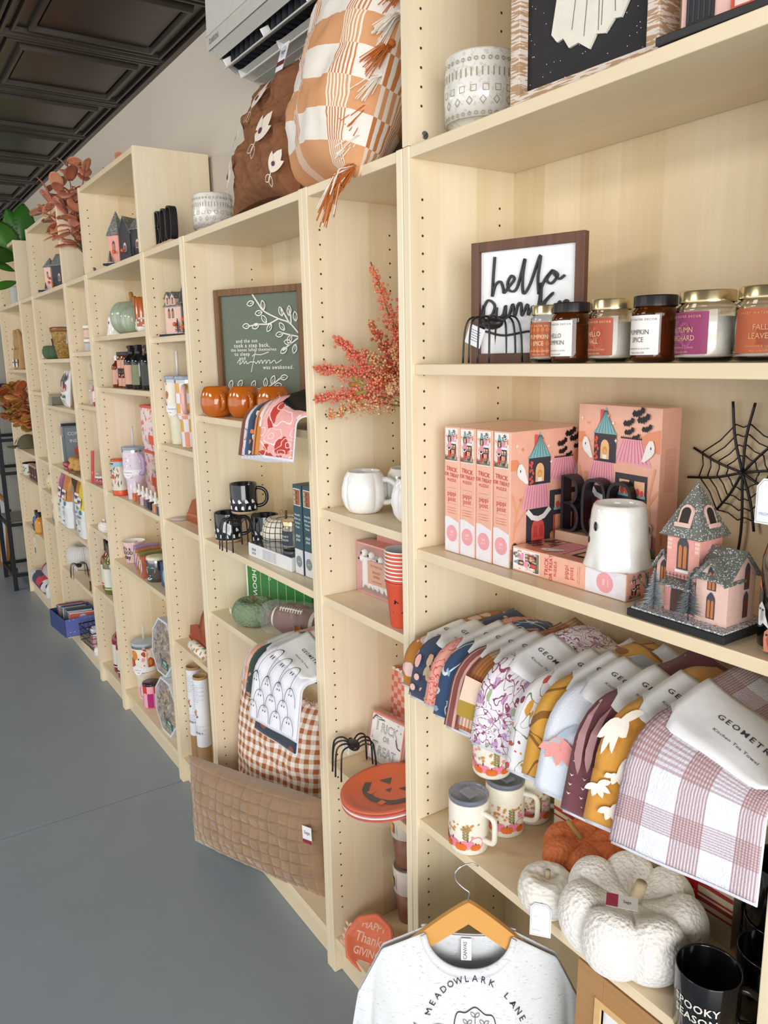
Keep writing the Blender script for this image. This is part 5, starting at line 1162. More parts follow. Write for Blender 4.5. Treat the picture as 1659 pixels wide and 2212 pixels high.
for i, (x, l) in enumerate(((-.601, 'navy upright puzzle box, left of the pair'), (-.553, 'navy upright puzzle box, right of the pair'))):
    t = thing('puzzle_box', l, 'puzzle box', (x, .052+.004*i, 1.0705), 2, 'navy and white puzzle boxes')
    b = MB(); b.box(0, .044, 0, .19, 0, .246, NAVYB); b.build('carton', t, bev=.001)
    b = MB(); F = front(0); b.poly(rect(.001, .043, .001, .070), F, M('#D9DCDF', .4)); b.poly(circ(.022, .036, .016, 20), F, M('#7E8C90', .5), .0007); b.poly(rect(.004, .040, .190, .236), F, WHITE, .0005); b.poly(rect(.006, .038, .192, .234), F, M('#9C6A4A', .5), .0008)
    for k in range(9): b.poly(rect(.008+k % 3*.010, .015+k % 3*.010, .194+k//3*.013, .204+k//3*.013), F, M(('#D9A070', '#4A5A4A', '#C9502F')[k % 3], .5), .0011)
    w = M('#DDE4E6', .5)
    for s_, z, sz in (('Beautiful', .165, .0085), ('Ballet and', .154, .0085), ('Shadow', .143, .0085), ('Puzzle', .132, .0085), ('pippi', .108, .012), ('post', .097, .012), ('pieces', .036, .006)): b.text(s_, sz, F, w, .022, z, .001, bold=.01)
    b.build('spine_print', t)
t = thing('book', 'grey blue upright box standing behind the navy puzzle boxes', 'box', (-.640, .205, 1.0705), 4)
b = MB(); b.box(0, .16, 0, .030, 0, .285, M('#7C8A98', .5)); b.build('carton', t, bev=.001); txt('lettering', t, 'autumn', .02, front(0), PAPER, x=.03, y=.25)
def small_candle(label, loc):
    t = thing('jar_candle', label, 'candle', loc, 0, 'navy label jar candles'); r = .027; h = .072
    b = MB(); jar_body(b, r, h, GLASS); b.build('glass_jar', t); b = MB(); b.lathe([(0, .007), (r*.93, .007), (r*.93, h*.75), (0, h*.75)], WAX, 24); b.build('wax', t)
    b = MB(); lid(b, r*.97, h-.004, .014, GOLD); b.build('lid', t)
    b = MB(); F = cyl(r+.0004, -80); b.grid(lambda u, v: F((u-.5)*.055, .012+.042*v), 14, 1, M('#2F3A48', .5)); b.text('SPOOKY', .0085, F, LABW, 0, .038, .001); b.text('SEASON', .0085, F, LABW, 0, .028, .001); b.build('paper_label', t)
small_candle('gold lidded candle with navy label on the flat white box', (-.712, .100, 1.111))
small_candle('gold lidded candle pressed against the navy puzzle boxes', (-.648, .120, 1.111))
# shelf .817
GP = NT('green_paper', .9, 'Object'); _v = GP.vor(110); GP.bump(_v, 1, .004); _n = GP.noise(50, None, 3); GP = GP.end(GP.mix(_n, '#64795C', '#90A386'))
t = thing('fabric_pumpkin', 'green textured pumpkin with a blank white sticker', 'pumpkin', (-.962, .082, .8175), 0)
b = MB(); h = pumpkin(b, .073, .098, 6, GP, dep=.10, seed=9, nu=110, nv=36, lump=.004); b.build('body', t)
b = MB(); b.tube(spline([(0, 0, h*.75), (-.004, 0, h*1.0), (-.014, 0, h*1.28)], 4), .0035, M('#7A5A38', .8), 8); b.build('stem', t)
b = MB(); b.M = T(-.020, -.0735, .052) @ RZ(-14); b.box(-.013, .013, -.0006, .0006, -.008, .008, WHITE); b.build('sticker', t)
t = thing('football', 'brown toy football wrapped in crinkled clear plastic', 'football', (-.770, .130, .8175), 0)
FB = M('#6E4334', .5, bump=.4, bs=500); b = MB(); b.M = T(0, 0, .053) @ SC(.9, .9, .9) @ RZ(34) @ RY(4)
b.grid(lambda u, v: Vector(((2*v-1)*.105, .056*cos(2*pi*u)*max(0, 1-abs(2*v-1)**2.1)**.8, .056*sin(2*pi*u)*max(0, 1-abs(2*v-1)**2.1)**.8)), 32, 28, FB, cu=True); b.build('ball', t)
b = MB(); b.M = T(0, 0, .053) @ SC(.9, .9, .9) @ RZ(34) @ RY(4); w = M('#E6E1D4', .6)
for s_ in (-1, 1): b.grid(lambda u, v, s_=s_: Vector((s_*(.066+.010*v), (.0567*(1-(.63+.095*v)**2.1)**.8+.0006)*cos(2*pi*u), (.0567*(1-(.63+.095*v)**2.1)**.8+.0006)*sin(2*pi*u))), 40, 2, w, cu=True)
b.build('stripe', t)
b = MB(); b.M = T(0, 0, .053) @ SC(.9, .9, .9) @ RZ(34) @ RY(4) @ RX(35)
b.tube([(-.042, 0, .0575), (0, 0, .060), (.042, 0, .0575)], .0022, w, 6)
for i in range(9): x = -.038+i*.0095; b.tube([(x, -.010, .0555), (x, 0, .0605), (x, .010, .0555)], .0020, w, 6)
b.build('laces', t)
b = MB(); rnd = random.Random(8)
def wrap(u, v):
    a = 2*pi*u; x = (2*v-1); e = max(.0, 1-abs(x)**6)**.5; p = Vector((x*.135, .066*cos(a)*e, .064+.064*sin(a)*e)); return p+Vector((noise.noise(p*60), noise.noise(p*50+Vector((5, 0, 0))), noise.noise(p*55)))*.005*(1+abs(x))
b.M = RZ(34) @ SC(.86, .88, .86); b.grid(wrap, 48, 36, M('#FFFFFF', .08, alpha=.10), cu=True, smooth=False); b.build('plastic_wrap', t)
t = thing('wooden_ornament', 'small carved brown wooden football beside the wrapped football', 'ornament', (-.700, .100, .8175), -20)
b = MB(); b.prism([(-.045, 0), (.045, 0), (.05, .02), (.03, .045), (-.01, .055), (-.045, .030)], -.008, .008, M('#9C6434', .5, bump=.3)); 
for k in range(3): b.line(spline([(-.03, .012+k*.011), (0, .02+k*.011), (.03, .010+k*.011)], 4), .002, front(-.008), M('#5E3A1E', .6))
b.build('body', t, bev=.003)
t = thing('touchdown_book', 'green football field TOUCHDOWN game box standing at the back', 'game box', (-1.145, .140, .8175), 15)
GRN = M('#2F7A38', .45); b = MB(); b.box(0, .32, 0, .024, 0, .235, GRN); b.build('carton', t, bev=.001)
b = MB(); F = front(0); w = M('#DCE8DC', .5); b.poly(rect(0, .008, 0, .235), F, w, .0006)
for i in range(6): b.line([(.075+i*.042, .012), (.075+i*.042, .225)], .0016, F, w)
b.text('TOUCHDOWN', .030, F, w, .042, .115, rot=-90, sx=1.0, bold=.02); b.text('30', .02, F, w, .12, .12, rot=-90); b.build('field_print', t)
# ghost tea towels
GT = [('white tea towel with pink flowers, leftmost of the lower pile', fabric('lt_a', '#EBDDE0', [('contour', 20, .12, '#D88A80', .5), ('spot', 30, .22, '#E0A070', .5)])),
 ('orange and white check tea towel in the lower pile', fabric('lt_b', '#EDE0D8', [('half', 26, .5, '#E08A5A'), ('halfy', 26, .5, '#E08A5A')])),
 ('dark green floral tea towel in the lower pile', fabric('lt_c', '#28433F', [('spot', 24, .28, '#C98A6A', .8), ('spot', 30, .2, '#8A9A5A', .8, .5)])),
 ('navy tea towel with small footballs under the ghost towel', fabric('lt_d', '#2C3546', [('spot', 16, .22, '#8A4334', .3)]))]
for i, (l, m) in enumerate(GT): towel(30+i, l, (-.700, -.678, -.648, -.588)[i], m, w_=(.15, .15, .15, .170)[i], tilt=(10, 12, 13, 9)[i], lift0=.005+.004*i, drop=(.055, .06, .075, .150)[i], yb=.17, front_y=-.045, zs=.8175, grp='tea towels on the lower shelf', txtc=False)
GW = fabric('ghost_towel', '#E9ECF6', [], weave=500)
tw = towel(40, 'white tea towel covered in outlined ghosts, top of the lower pile', -.585, GW, w_=.175, tilt=14, lift0=.022, drop=.115, yb=.17, front_y=-.05, zs=.8175, grp='tea towels on the lower shelf')
b = MB(); ink = M('#2A2D38', .8); GG = drape(.175, 14, .022, -.05)
for r_ in range(4):
    for c_ in range(4):
        x = .018+c_*.044+(.022 if r_ % 2 else 0); y = .152-r_*.036
        if x > .158: continue
        P = [(x-.020, y), (x-.0185, y-.020), (x-.012, y-.037), (x, y-.043), (x+.012, y-.037), (x+.0185, y-.020), (x+.020, y)]
        b.line(spline(P, 3), .0014, lambda u, v, h=0: GG(u, max(.0, v), h), ink, .0035)
        for q in (-.004, .004): b.poly(circ(x+q, max(.004, y-.028), .0018, 6, 1.6), GG, ink, .0035)
b.build('ghost_print', tw)
# pillows
GING = NT('gingham', .9, 'UV'); _x, _y, _z = GING.xyz(); _a = GING.lt(GING.math('FRACT', GING.math('MULTIPLY', _x, 15)), .5); _b = GING.lt(GING.math('FRACT', GING.math('MULTIPLY', _y, 15)), .5)
_m = GING.math('MULTIPLY', GING.math('ADD', _a, _b), .5); _c = GING.mix(_m, '#F0E9E0', '#A9602F'); GING.bump(GING.noise(400), .3, .001); GING = GING.end(_c)
t = thing('gingham_pillow', 'rust and cream gingham throw pillow behind the quilted pillow', 'pillow', (-.925, .125, .108), 16, None, -5)
b = MB(); pillow(b, .44, .475, .15, GING, seed=3, wob=.008); b.build('cushion', t)
b = MB(); rnd = random.Random(1); tm = [M('#B5672F', .9), M('#E6DCCB', .9)]
for i in range(70): x = -.20+.36*rnd.random(); z = .460+rnd.uniform(-.01, .01); b.tube([(x, -.0, z), (x+rnd.uniform(-.012, .012), -.012, z+rnd.uniform(-.002, .015)), (x+rnd.uniform(-.02, .02), -.02, z+rnd.uniform(-.01, .012))], .0009, tm[i % 2], 4)
b.build('fringe', t)
QUI = NT('quilted_velvet', .75, 'UV'); _x, _y, _z = QUI.xyz(); _fx = QUI.math('ABSOLUTE', QUI.math('SUBTRACT', QUI.math('FRACT', QUI.math('MULTIPLY', _x, 15)), .5)); _fy = QUI.math('ABSOLUTE', QUI.math('SUBTRACT', QUI.math('FRACT', QUI.math('MULTIPLY', _y, 8.5)), .5))
_h = QUI.noise(160); QUI.bump(_h, .2, .001); QUI.b.inputs['Sheen Weight'].default_value = .6; _n = QUI.noise(9, None, 3)
QUI = QUI.end(QUI.mix(_n, '#84654A', '#A58563'))
t = thing('quilted_pillow', 'tan quilted velvet lumbar pillow leaning out of the bookcase', 'pillow', (-.815, -.015, .060), 17, None, -4, -6)
b = MB(); pillow(b, .66, .305, .13, QUI, seed=6, wob=.004, pinch=.07, n=170, quilt=(16, 8.5, .015)); b.build('cushion', t)
b = MB(); b.box(.262, .299, -.046, -.0454, .185, .235, PAPER); F = front(-.046); b.poly(rect(.262, .299, .185, .196), F, M('#8A2F3E', .5)); b.text('Sage', .014, F, M('#6B2A36', .5), .281, .217); b.build('hang_tag', t)
# ================================================================ TOP OF B AND C
BRL = NT('brown_linen', .95, 'UV'); _n = BRL.noise(5, None, 5); _n2 = BRL.noise(22, None, 5); BRL.bump(BRL.math('ADD', _n, _n2), .9, .010); BRL = BRL.end(BRL.mix(_n2, '#70452C', '#93623E'))
t = thing('brown_pillow', 'brown crinkled pillow with cream embroidered leaves', 'pillow', (-.705, .055, 2.030), 0, 'throw pillows on top of the bookcases', -18, 3)
b = MB(); pillow(b, .38, .43, .16, BRL, seed=2, wob=.014, pinch=.13, n=44)
def slump(x, z): q = 1-(x/.38+.5); return x+.02*z/.43+.05*q*(z/.43)**2, z-.13*q*(z/.43)**2
b.v = [Vector((slump(p.x, p.z)[0], p.y, slump(p.x, p.z)[1])) for p in b.v]; b.build('cushion', t)
b = MB(); em = M('#E5DACB', .9, bump=.5, bs=400); em2 = M('#5E3148', .9)
def PF(x, z, h=0):
    u, v = x/.2, (z/.2)-1; e = max(.0, (1-abs(u)**2.6)*(1-abs(v)**2.6))**.5; x2, z2 = slump(x, z); return Vector((x2, -(.08*e)-.010-h, z2))
def bract(x, z, s, rot):
    for k, (a, l, w_) in enumerate(((90, 1, .42), (62, .8, .25), (118, .8, .25))): b.poly(xf(leaf(0, 0, l, w_*.6, a), x, z, s, rot), PF, em, .002+.0003*k)
    b.line([xf([(0, -.0)], x, z, s, rot)[0], xf([(0, -.35)], x, z, s, rot)[0]], .003, PF, em, .002); b.poly(xf(circ(0, .35, .10, 8), x, z, s, rot), PF, em2, .004)
    for a in (60, 120): lf = xf(leaf(0, -.1, .4, .12, -a), x, z, s, rot); b.line(lf+lf[:1], .0018, PF, em, .002)
for x, z, s, r_ in ((-.04, .25, .09, -22), (.05, .13, .085, -35), (-.13, .16, .08, -10), (-.145, .05, .08, -25), (.13, .36, .07, -20), (.13, .05, .06, -30)):
    b = MB(); bract(x, z, s, r_); b.build('embroidered_leaf', t)
b = MB(); b.box(.045, .085, -.078, -.0774, .305, .375, PAPER); F = front(-.078); b.poly(rect(.045, .085, .318, .330), F, M('#6B2A36', .5)); b.poly(circ(.065, .352, .015, 16), F, M('#C9CEDA', .5), .0006); b.text('Sage', .014, F, M('#4A2A3A', .5), .065, .352, .001); b.build('hang_tag', t)
PLD = NT('plaid_cotton', .9, 'UV'); _x, _y, _z = PLD.xyz(); _a = PLD.lt(PLD.math('FRACT', PLD.math('MULTIPLY', _y, 4.2)), .5); _s = PLD.math('FRACT', PLD.math('MULTIPLY', _x, 2.4))
_fine = PLD.math('MULTIPLY', PLD.lt(_s, .26), PLD.lt(PLD.math('FRACT', PLD.math('MULTIPLY', _x, 62)), .5)); _c = PLD.mix(_a, '#EDE6DC', '#D59C6E'); _c = PLD.mix(_fine, _c, PLD.mix(_a, '#CB8048', '#F2E4D2')); PLD.bump(PLD.noise(350), .3, .001)
PLD = PLD.end(_c)
t = thing('plaid_pillow', 'orange and white plaid pillow with tasselled edge', 'pillow', (-.370, .050, 2.0205), -14, 'throw pillows on top of the bookcases', -17, 6)
b = MB(); pillow(b, .47, .50, .23, PLD, seed=5, wob=.008, pinch=.05); b.build('cushion', t)
b = MB(); rnd = random.Random(6); oc = [M('#C06A28', .95), M('#EFE7DA', .95)]; n = 0
for k in range(9):
    z = .03+k*.056; x = .218-.012*sin(k); m = oc[k % 2]
    for i in range(44):
        a = rnd.uniform(-1.2, .4); L = rnd.uniform(.035, .07); p = Vector((x, 0, z)); d = Vector((rnd.gauss(0, .25)-.1, -rnd.uniform(.3, 1), -rnd.uniform(.5, 1.1))).normalized()*L
        b.tube([p, p+d*.5+Vector((rnd.gauss(0, .004), 0, .004)), p+d+Vector((0, 0, -.012))], .0011, m, 4)
    b.sphere((x, -.004, z), .008, m, 8)
for i in range(70):
    p = Vector((.215+rnd.gauss(0, .008), -.01, .02)); q = p+Vector((rnd.gauss(0, .012), rnd.gauss(-.03, .01), -rnd.uniform(.05, .13))); b.tube([p, (p+q)/2+Vector((0, -.012, .008)), q], .0013, oc[i % 3 == 0], 4)
b.build('tassels', t)
# ================================================================ AIR CONDITIONER
def aircon():
    t = thing('air_conditioner', 'white wall mounted air conditioner above the pillows', 'air conditioner', (-1.075, .2845, 2.455))
    wh = M('#CFCDC7', .35); gr = M('#B5B3AC', .5); dk = M('#25272B', .5); W = .80
    b = MB(); P = [(0, .295), (-.150, .295), (-.185, .275), (-.203, .20), (-.205, .10), (-.200, .062), (-.170, .050), (-.165, .050), (-.120, .020), (-.040, .0), (0, .0)]
    n = len(P); vs = [(x, y, z) for x in (0, W) for y, z in P]; fs = [(i, n+i, n+(i+1) % n, (i+1) % n) for i in range(n) if i not in (6, 7)]+[tuple(range(n)), tuple(range(n, 2*n))[::-1]]
    b.add(vs, fs, wh, False); b.build('housing', t, bev=.004)
    b = MB(); b.add([(.001, -.2065, .062), (W-.001, -.2065, .062), (W-.001, -.2075, .10), (.001, -.2075, .10)], [(0, 1, 2, 3)], M('#C6C3BB', .35), False); b.box(0, W, -.2078, -.2045, .0995, .1010, M('#8A8882', .6)); b.text('DAIKIN', .020, lambda x, y, h=0: Vector((.06+x, -.2080-h, .081+y)), M('#8C8A86', .4), bold=.02); b.build('logo_strip', t)
    b = MB(); b.add([(.02, -.168, .049), (W-.02, -.168, .049), (W-.02, -.085, .012), (.02, -.085, .012), (.02, -.150, .10), (W-.02, -.150, .10), (W-.02, -.075, .08), (.02, -.075, .08)], [(4, 5, 6, 7), (0, 4, 7, 3), (1, 2, 6, 5), (0, 1, 5, 4), (3, 7, 6, 2)], dk, False)
    for i in range(22): b.box(.04+i*.033, .042+i*.033, -.150, -.095, .035, .075, M('#3A3C42', .5))
    b.build('air_outlet', t)
    for y, z, a, w_ in ((-.150, .028, 32, .052), (-.105, .006, 26, .030)):
        b = MB(); b.M = T(0, y, z) @ RX(a); b.box(.03, W-.03, -w_/2, w_/2, -.002, .002, M('#C9C8C4', .35))
        for x in (.03, .28, .52, .76): b.M = T(x, y, z) @ RX(a); b.box(0, .004, -.012, .016, .0, .022, WHITE)
        b.build('louvre', t, bev=.001)
    b = MB()
    for i in range(16): b.box(.03, W-.03, -.078+i*.0045, -.0765+i*.0045, -.0022+.0*i, .001, gr)
    b.build('underside_ribs', t)
aircon()
# ================================================================ BOOKCASES D AND E
boo('small black BOO letter block on top of the bookcase by the extension', (-1.545, .055, 2.0205), 0, .86)
CHW = M('#3E3E44', .7, bump=.3, bs=200)
def haunted(label, loc, rz, bodies, base, dots=(), trees=(), grp='glitter village houses', name='village_house'):
    """bodies: list of (kind, x0,x1,y0,y1,z0,z1,roofh,wallmat,roofmat,windows)"""
    t = thing(name, label, 'ornament', loc, rz, grp)
    b = MB(); b.box(base[0], base[1], base[2], base[3], 0, .008, M('#1F1F22', .7)); b.box(base[0]+.003, base[1]-.003, base[2]+.003, base[3]-.003, .008, .010, GSNOW); b.build('base', t)
    for k, (kind, x0, x1, y0, y1, z0, z1, rh, wm, rm, wins) in enumerate(bodies):
        b = MB(); b.box(x0, x1, y0, y1, z0, z1, wm)
        if kind == 'x': b.add([(x, y, z) for x in (x0, x1) for y, z in ((y0, z1), (y1, z1), ((y0+y1)/2, z1+rh))], [(0, 1, 2), (3, 5, 4)], wm, False)
        if kind == 'y': b.add([(x, y, z) for y in (y0, y1) for x, z in ((x0, z1), (x1, z1), ((x0+x1)/2, z1+rh))], [(0, 2, 1), (3, 4, 5)], wm, False)
        b.build('wall', t)
        b = MB()
        if kind == 'p': roof4(b, (x0+x1)/2, (y0+y1)/2, z1, (x1-x0)*.62, (y1-y0)*.62, rh, rm)
        else: gable(b, x0, x1, y0, y1, z1, rh, rm, kind, over=.005)
        b.build('roof', t)
        if wins:
            for side, c, z, w_, h in wins:
                b = MB(); gothic(b, front(y0) if side == 'f' else right(x1), c, z, w_, h, PALEP if wm is CHW else SMOKE, M('#C98A55', .5) if wm is not CHW else M('#4A2C22', .6)); b.build('window', t)
    if dots:
        b = MB()
        for x, y, z in dots: b.sphere((x, y, z), .0075, M('#E8662E', .5), 8)
        b.build('pumpkin', t)
    for x, y, r, h in trees: b = MB(); b.M = T(0, 0, .009); bottle_tree(b, x, y, r, h, M('#3A3A3E', .6), 9, 3); b.build('bottle_brush_tree', t)
    return t
haunted('pale pink village house with tall grey roof in the narrow bookcase', (-1.435, .090, 1.7285), 18,
 [('x', -.060, .025, -.035, .040, .009, .105, .045, PALEP, GLIT, [('f', -.038, .062, .012, .030), ('f', -.018, .062, .012, .030), ('r', .0, .070, .016, .028)]),
  ('y', -.048, -.026, -.040, -.010, .105, .132, .014, PALEP, GLIT, [('f', -.037, .108, .010, .020)]), ('y', -.020, .002, -.040, -.010, .105, .132, .014, PALEP, GLIT, [('f', -.009, .108, .010, .020)]),
  ('y', .020, .062, -.030, .035, .009, .120, .050, SMOKE, GLIT, [('f', .040, .09, .012, .03)])], (-.075, .075, -.055, .05), [(.0, -.045, .04), (.045, -.042, .055), (.045, -.045, .030)], [(.015, -.044, .012, .055)])
def tumbler(label, loc, body, steel=True, lidc='#98A2B4', straw=None, hc=None, ha=20, s=1.0, lowm=None, band=None, r=.0455, H=.245):
    t = thing('handled_tumbler', label, 'tumbler', loc, 0, 'large handled tumblers'); H *= s; r *= s
    b = MB(); z1 = H*.36; b.lathe([(0, 0), (r*.68, 0), (r*.74, .004), (r*.80, z1), (r*.97, z1+.022*s)], lowm or body, 48, uvs=(.26, .1)); b.build('lower_body', t)
    b = MB(); b.lathe([(r*.97, z1+.022*s), (r, z1+.03*s), (r, H*.90)], body, 48, uvs=(.26, .13)); b.build('upper_body', t)
    b = MB(); b.lathe([(r, H*.90), (r*1.0, H*.945)], M('#B5B6B9', .2, .95), 40); b.lathe([(r*1.02, H*.945), (r*1.04, H*.95), (r*1.04, H*.995), (r*.98, H), (0, H)], M(lidc, .25), 40); b.build('lid', t)
    if straw: b = MB(); b.tube([(0.004, 0, H*.99), (.008, 0, H+.085)], .0042, straw, 10); b.build('straw', t)
    if hc: b = MB(); handle(b, r*1.0, H*.50, H*.86, .036*s, .0085*s, hc, ha, .6, 12); b.build('handle', t)
    if band: b = MB(); F = cyl(r+.0006, -55); b.grid(lambda u, v: F((u-.5)*.16, H*.48+.022*v), 24, 1, PAPER); b.poly(circ(0, H*.48+.011, .024, 20), F, PAPER, .001); b.text('The simple way', .006, F, INK, 0, H*.48+.011, .0016); b.build('paper_band', t)
    return t
def uvcheck(name, c1, c2, n, c3=None):
    t = NT(name, .35, 'UV'); x, y, z = t.xyz(); a = t.math('FLOOR', t.math('MULTIPLY', x, n)); c = t.math('FLOOR', t.math('MULTIPLY', y, n)); p = t.math('MODULO', t.math('ADD', a, c), 2.0); col = t.mix(p, c1, c2)
    if c3: q = t.math('MODULO', c, 2.0); col = t.mix(t.math('MULTIPLY', t.math('SUBTRACT', 1.0, p), q), col, c3)
    return t.end(col)
CHKP = uvcheck('check_pastel', '#E9A07E', '#E4E6F0', 46, '#E0A94E'); CHKB = uvcheck('check_blue', '#A8BEDD', '#DCE4EE', 46)
tumbler('tall tumbler with brown and red flowers on cream', (-1.495, .070, 1.3505), fabric('tum_flower', '#EBE6D2', [('spot', 30, .42, '#B5652A', .5), ('spot', 26, .34, '#A23A2E', .5, .7), ('spot', 34, .18, '#4A2620', .2, .7)], rough=.35, bump=0), straw=M('#E6E2E4', .4), lowm=M('#E4E3C8', .35), band=True, ha=180)
tumbler('tall pastel checkered tumbler with two pink handles', (-1.372, .062, 1.3505), CHKP, hc=M('#E9B5AE', .35), ha=-32, band=False)
LEA = M('#9A4A22', .45, bump=.4, bs=60); TANF = M('#C79A7A', .8)
t = thing('leather_pouch', 'brown leather pouch with a pale disc tag', 'bag', (-1.375, .100, 1.0705), 0, 'brown leather goods')
b = MB(); b.prism([(-.11, .005), (.05, .0), (.09, .07), (.06, .105), (-.04, .075)], -.035, .035, LEA); b.build('pouch', t, bev=.01)
b = MB(); b.prism([(-.10, .022), (.07, .030), (.065, .040), (-.105, .030)], -.037, .037, M('#B5622E', .45)); b.build('strap', t)
b = MB(); b.lathe([(0, 0), (.036, 0), (.036, .002), (0, .002)], M('#C9C2C4', .4), 32); b.build('disc_tag', t, loc=(-.150, -.045, .001))
t = thing('leather_basket', 'round tan and brown leather basket standing on its side', 'basket', (-1.262, .130, .5955), 0, 'brown leather goods')
b = MB(); b.M = T(0, 0, .124) @ SC(.8, .8, .8) @ RZ(-78) @ RX(90); b.lathe([(0, -.035), (.13, -.035), (.15, -.02), (.155, .01), (.15, .04), (.147, .04), (.145, .0), (0, -.02)], LEA, 56); b.build('leather_rim', t)
b = MB(); b.M = T(0, 0, .124) @ SC(.8, .8, .8) @ RZ(-78) @ RX(90); b.lathe([(0, .048), (.10, .046), (.135, .034), (.147, .02)], TANF, 56); b.build('tan_disc', t)
t = thing('leather_box', 'folded reddish leather tray in front of the round basket', 'tray', (-1.395, .100, .5955), 0, 'brown leather goods')
b = MB(); b.prism([(-.075, .035), (-.02, .005), (.075, .0), (.085, .055), (.0, .095), (-.072, .072)], -.055, .045, M('#9E4424', .45, bump=.4, bs=40)); b.build('tray', t, bev=.008)
t = thing('fabric_roll', 'rolled white fabric with orange and green leaves', 'fabric', (-1.375, .030, .5955), 0)
b = MB(); b.M = T(0, 0, .020) @ RY(90) @ RZ(0); b.lathe([(0, -.05), (.015, -.05), (.019, -.046), (.0195, .09), (0, .09)], fabric('roll_fl', '#EDEAE2', [('spot', 40, .3, '#D98A3E', .6), ('spot', 44, .26, '#7A9A62', .6, .5)], coord='Object'), 28); b.build('roll', t)
for x, y, l, lb in ((-1.500, .052, .395, 'cardboard poster tube with white label, left one'), (-1.395, .040, .395, 'cardboard poster tube with white label, right one')):
    t = thing('poster_tube', lb, 'tube', (x, y, .1055), 0, 'cardboard poster tubes'); r = .0262
    b = MB(); b.lathe([(0, 0), (r, 0), (r, l), (r*.93, l), (r*.93, l-.02), (0, l-.02)], KRAFT, 36); b.build('tube', t)
    b = MB(); F = cyl(r+.0004, -60); b.grid(lambda u, v: F((u-.5)*2*pi*r*.98, .118+(l-.128)*v), 36, 1, M('#E6E9F0', .6)); b.build('paper_label', t)
    b = MB()
    for i in range(14): b.text('botanical art print', .0055, F, M('#9AA0AC', .6), -.012+(i % 2)*.02, l-.03-i*.008-(.09 if i > 8 else 0), .001)
    for k in range(6): b.poly(leaf(-.008, .235+k*.007, .014, .004, 40+k*50), F, M(('#5E7A52', '#C9606A', '#D9A070')[k % 3], .6), .001)
    b.text('TUBE No 4', .009, F, INK, -.006, .175, .001, bold=.02); b.build('label_print', t)
# ---- E
haunted('pink and dark grey glitter house with three pointed roofs', (-1.935, .118, 2.0205), 32,
 [('p', -.135, -.085, -.035, .015, .009, .115, .095, PINKW, GLIT, [('f', -.110, .055, .014, .035)]), ('y', -.085, -.030, -.030, .045, .009, .125, .055, CHW, GLIT, [('f', -.058, .05, .014, .03)]),
  ('x', -.030, .030, -.025, .045, .009, .135, .040, CHW, GLIT, [('f', .0, .06, .014, .03)]), ('p', .030, .078, -.035, .020, .009, .160, .095, PINKW, GLIT, [('f', .054, .10, .014, .035)])],
 (-.150, .095, -.060, .055), [(-.10, -.048, .05), (-.055, -.050, .052)], [(-.12, -.048, .014, .05), (.0, -.045, .016, .06)])
ghost_mug('white ghost mug left of the green ceramic pumpkin', (-2.245, .080, 1.7555), -10, .80)
GCER = NT('celadon', .18, 'UV'); _v = GCER.n('TexWave', {'Scale': 26.0, 'Distortion': 2.0}).outputs[1]; GCER.bump(_v, .5, .003); GCER.b.inputs['Coat Weight'].default_value = .6; _n = GCER.noise(6); GCER = GCER.end(GCER.mix(_n, '#9DAF95', '#B7C4AC'))
STM = M('#A5703A', .5)
for x, y, r, h, l in ((-2.125, .118, .094, .155, 'large glazed green ceramic pumpkin between ghost mug and vase'), (-1.955, .080, .066, .120, 'smaller glazed green ceramic pumpkin touching the large one')):
    t = thing('ceramic_pumpkin', l, 'pumpkin', (x, y, 1.7555), 0, 'glazed green ceramic pumpkins')
    b = MB(); hh = pumpkin(b, r, h, 8, GCER, dep=.10, dent=.10, seed=4); b.build('body', t); b = MB(); b.tube(spline([(0, 0, hh*.85), (.002, 0, hh+.018), (-.008, 0, hh+.040)], 4), [.011]*4+[.009]*5, STM, 10); b.build('stem', t)
t = thing('ceramic_vase', 'orange and white ceramic vase beside the green pumpkins', 'vase', (-1.795, .070, 1.7555), 0)
b = MB(); r = .042; b.lathe([(0, 0), (r*.8, 0), (r*.95, .01), (r*.98, .02)], CER, 40); b.lathe([(r*.98, .02), (r, .125), (r*.95, .128), (r*.9, .12), (0, .118)], M('#B4561C', .25, coat=.4), 40); b.build('vase_body', t)
b = MB(); F = cyl(r, -70); [b.poly(flower(x, z, .014, 4), F, WHITE, .001) for x, z in ((-.03, .05), (-.005, .035), (.02, .05), (-.015, .02), (.035, .025))]; b.build('painted_flowers', t)
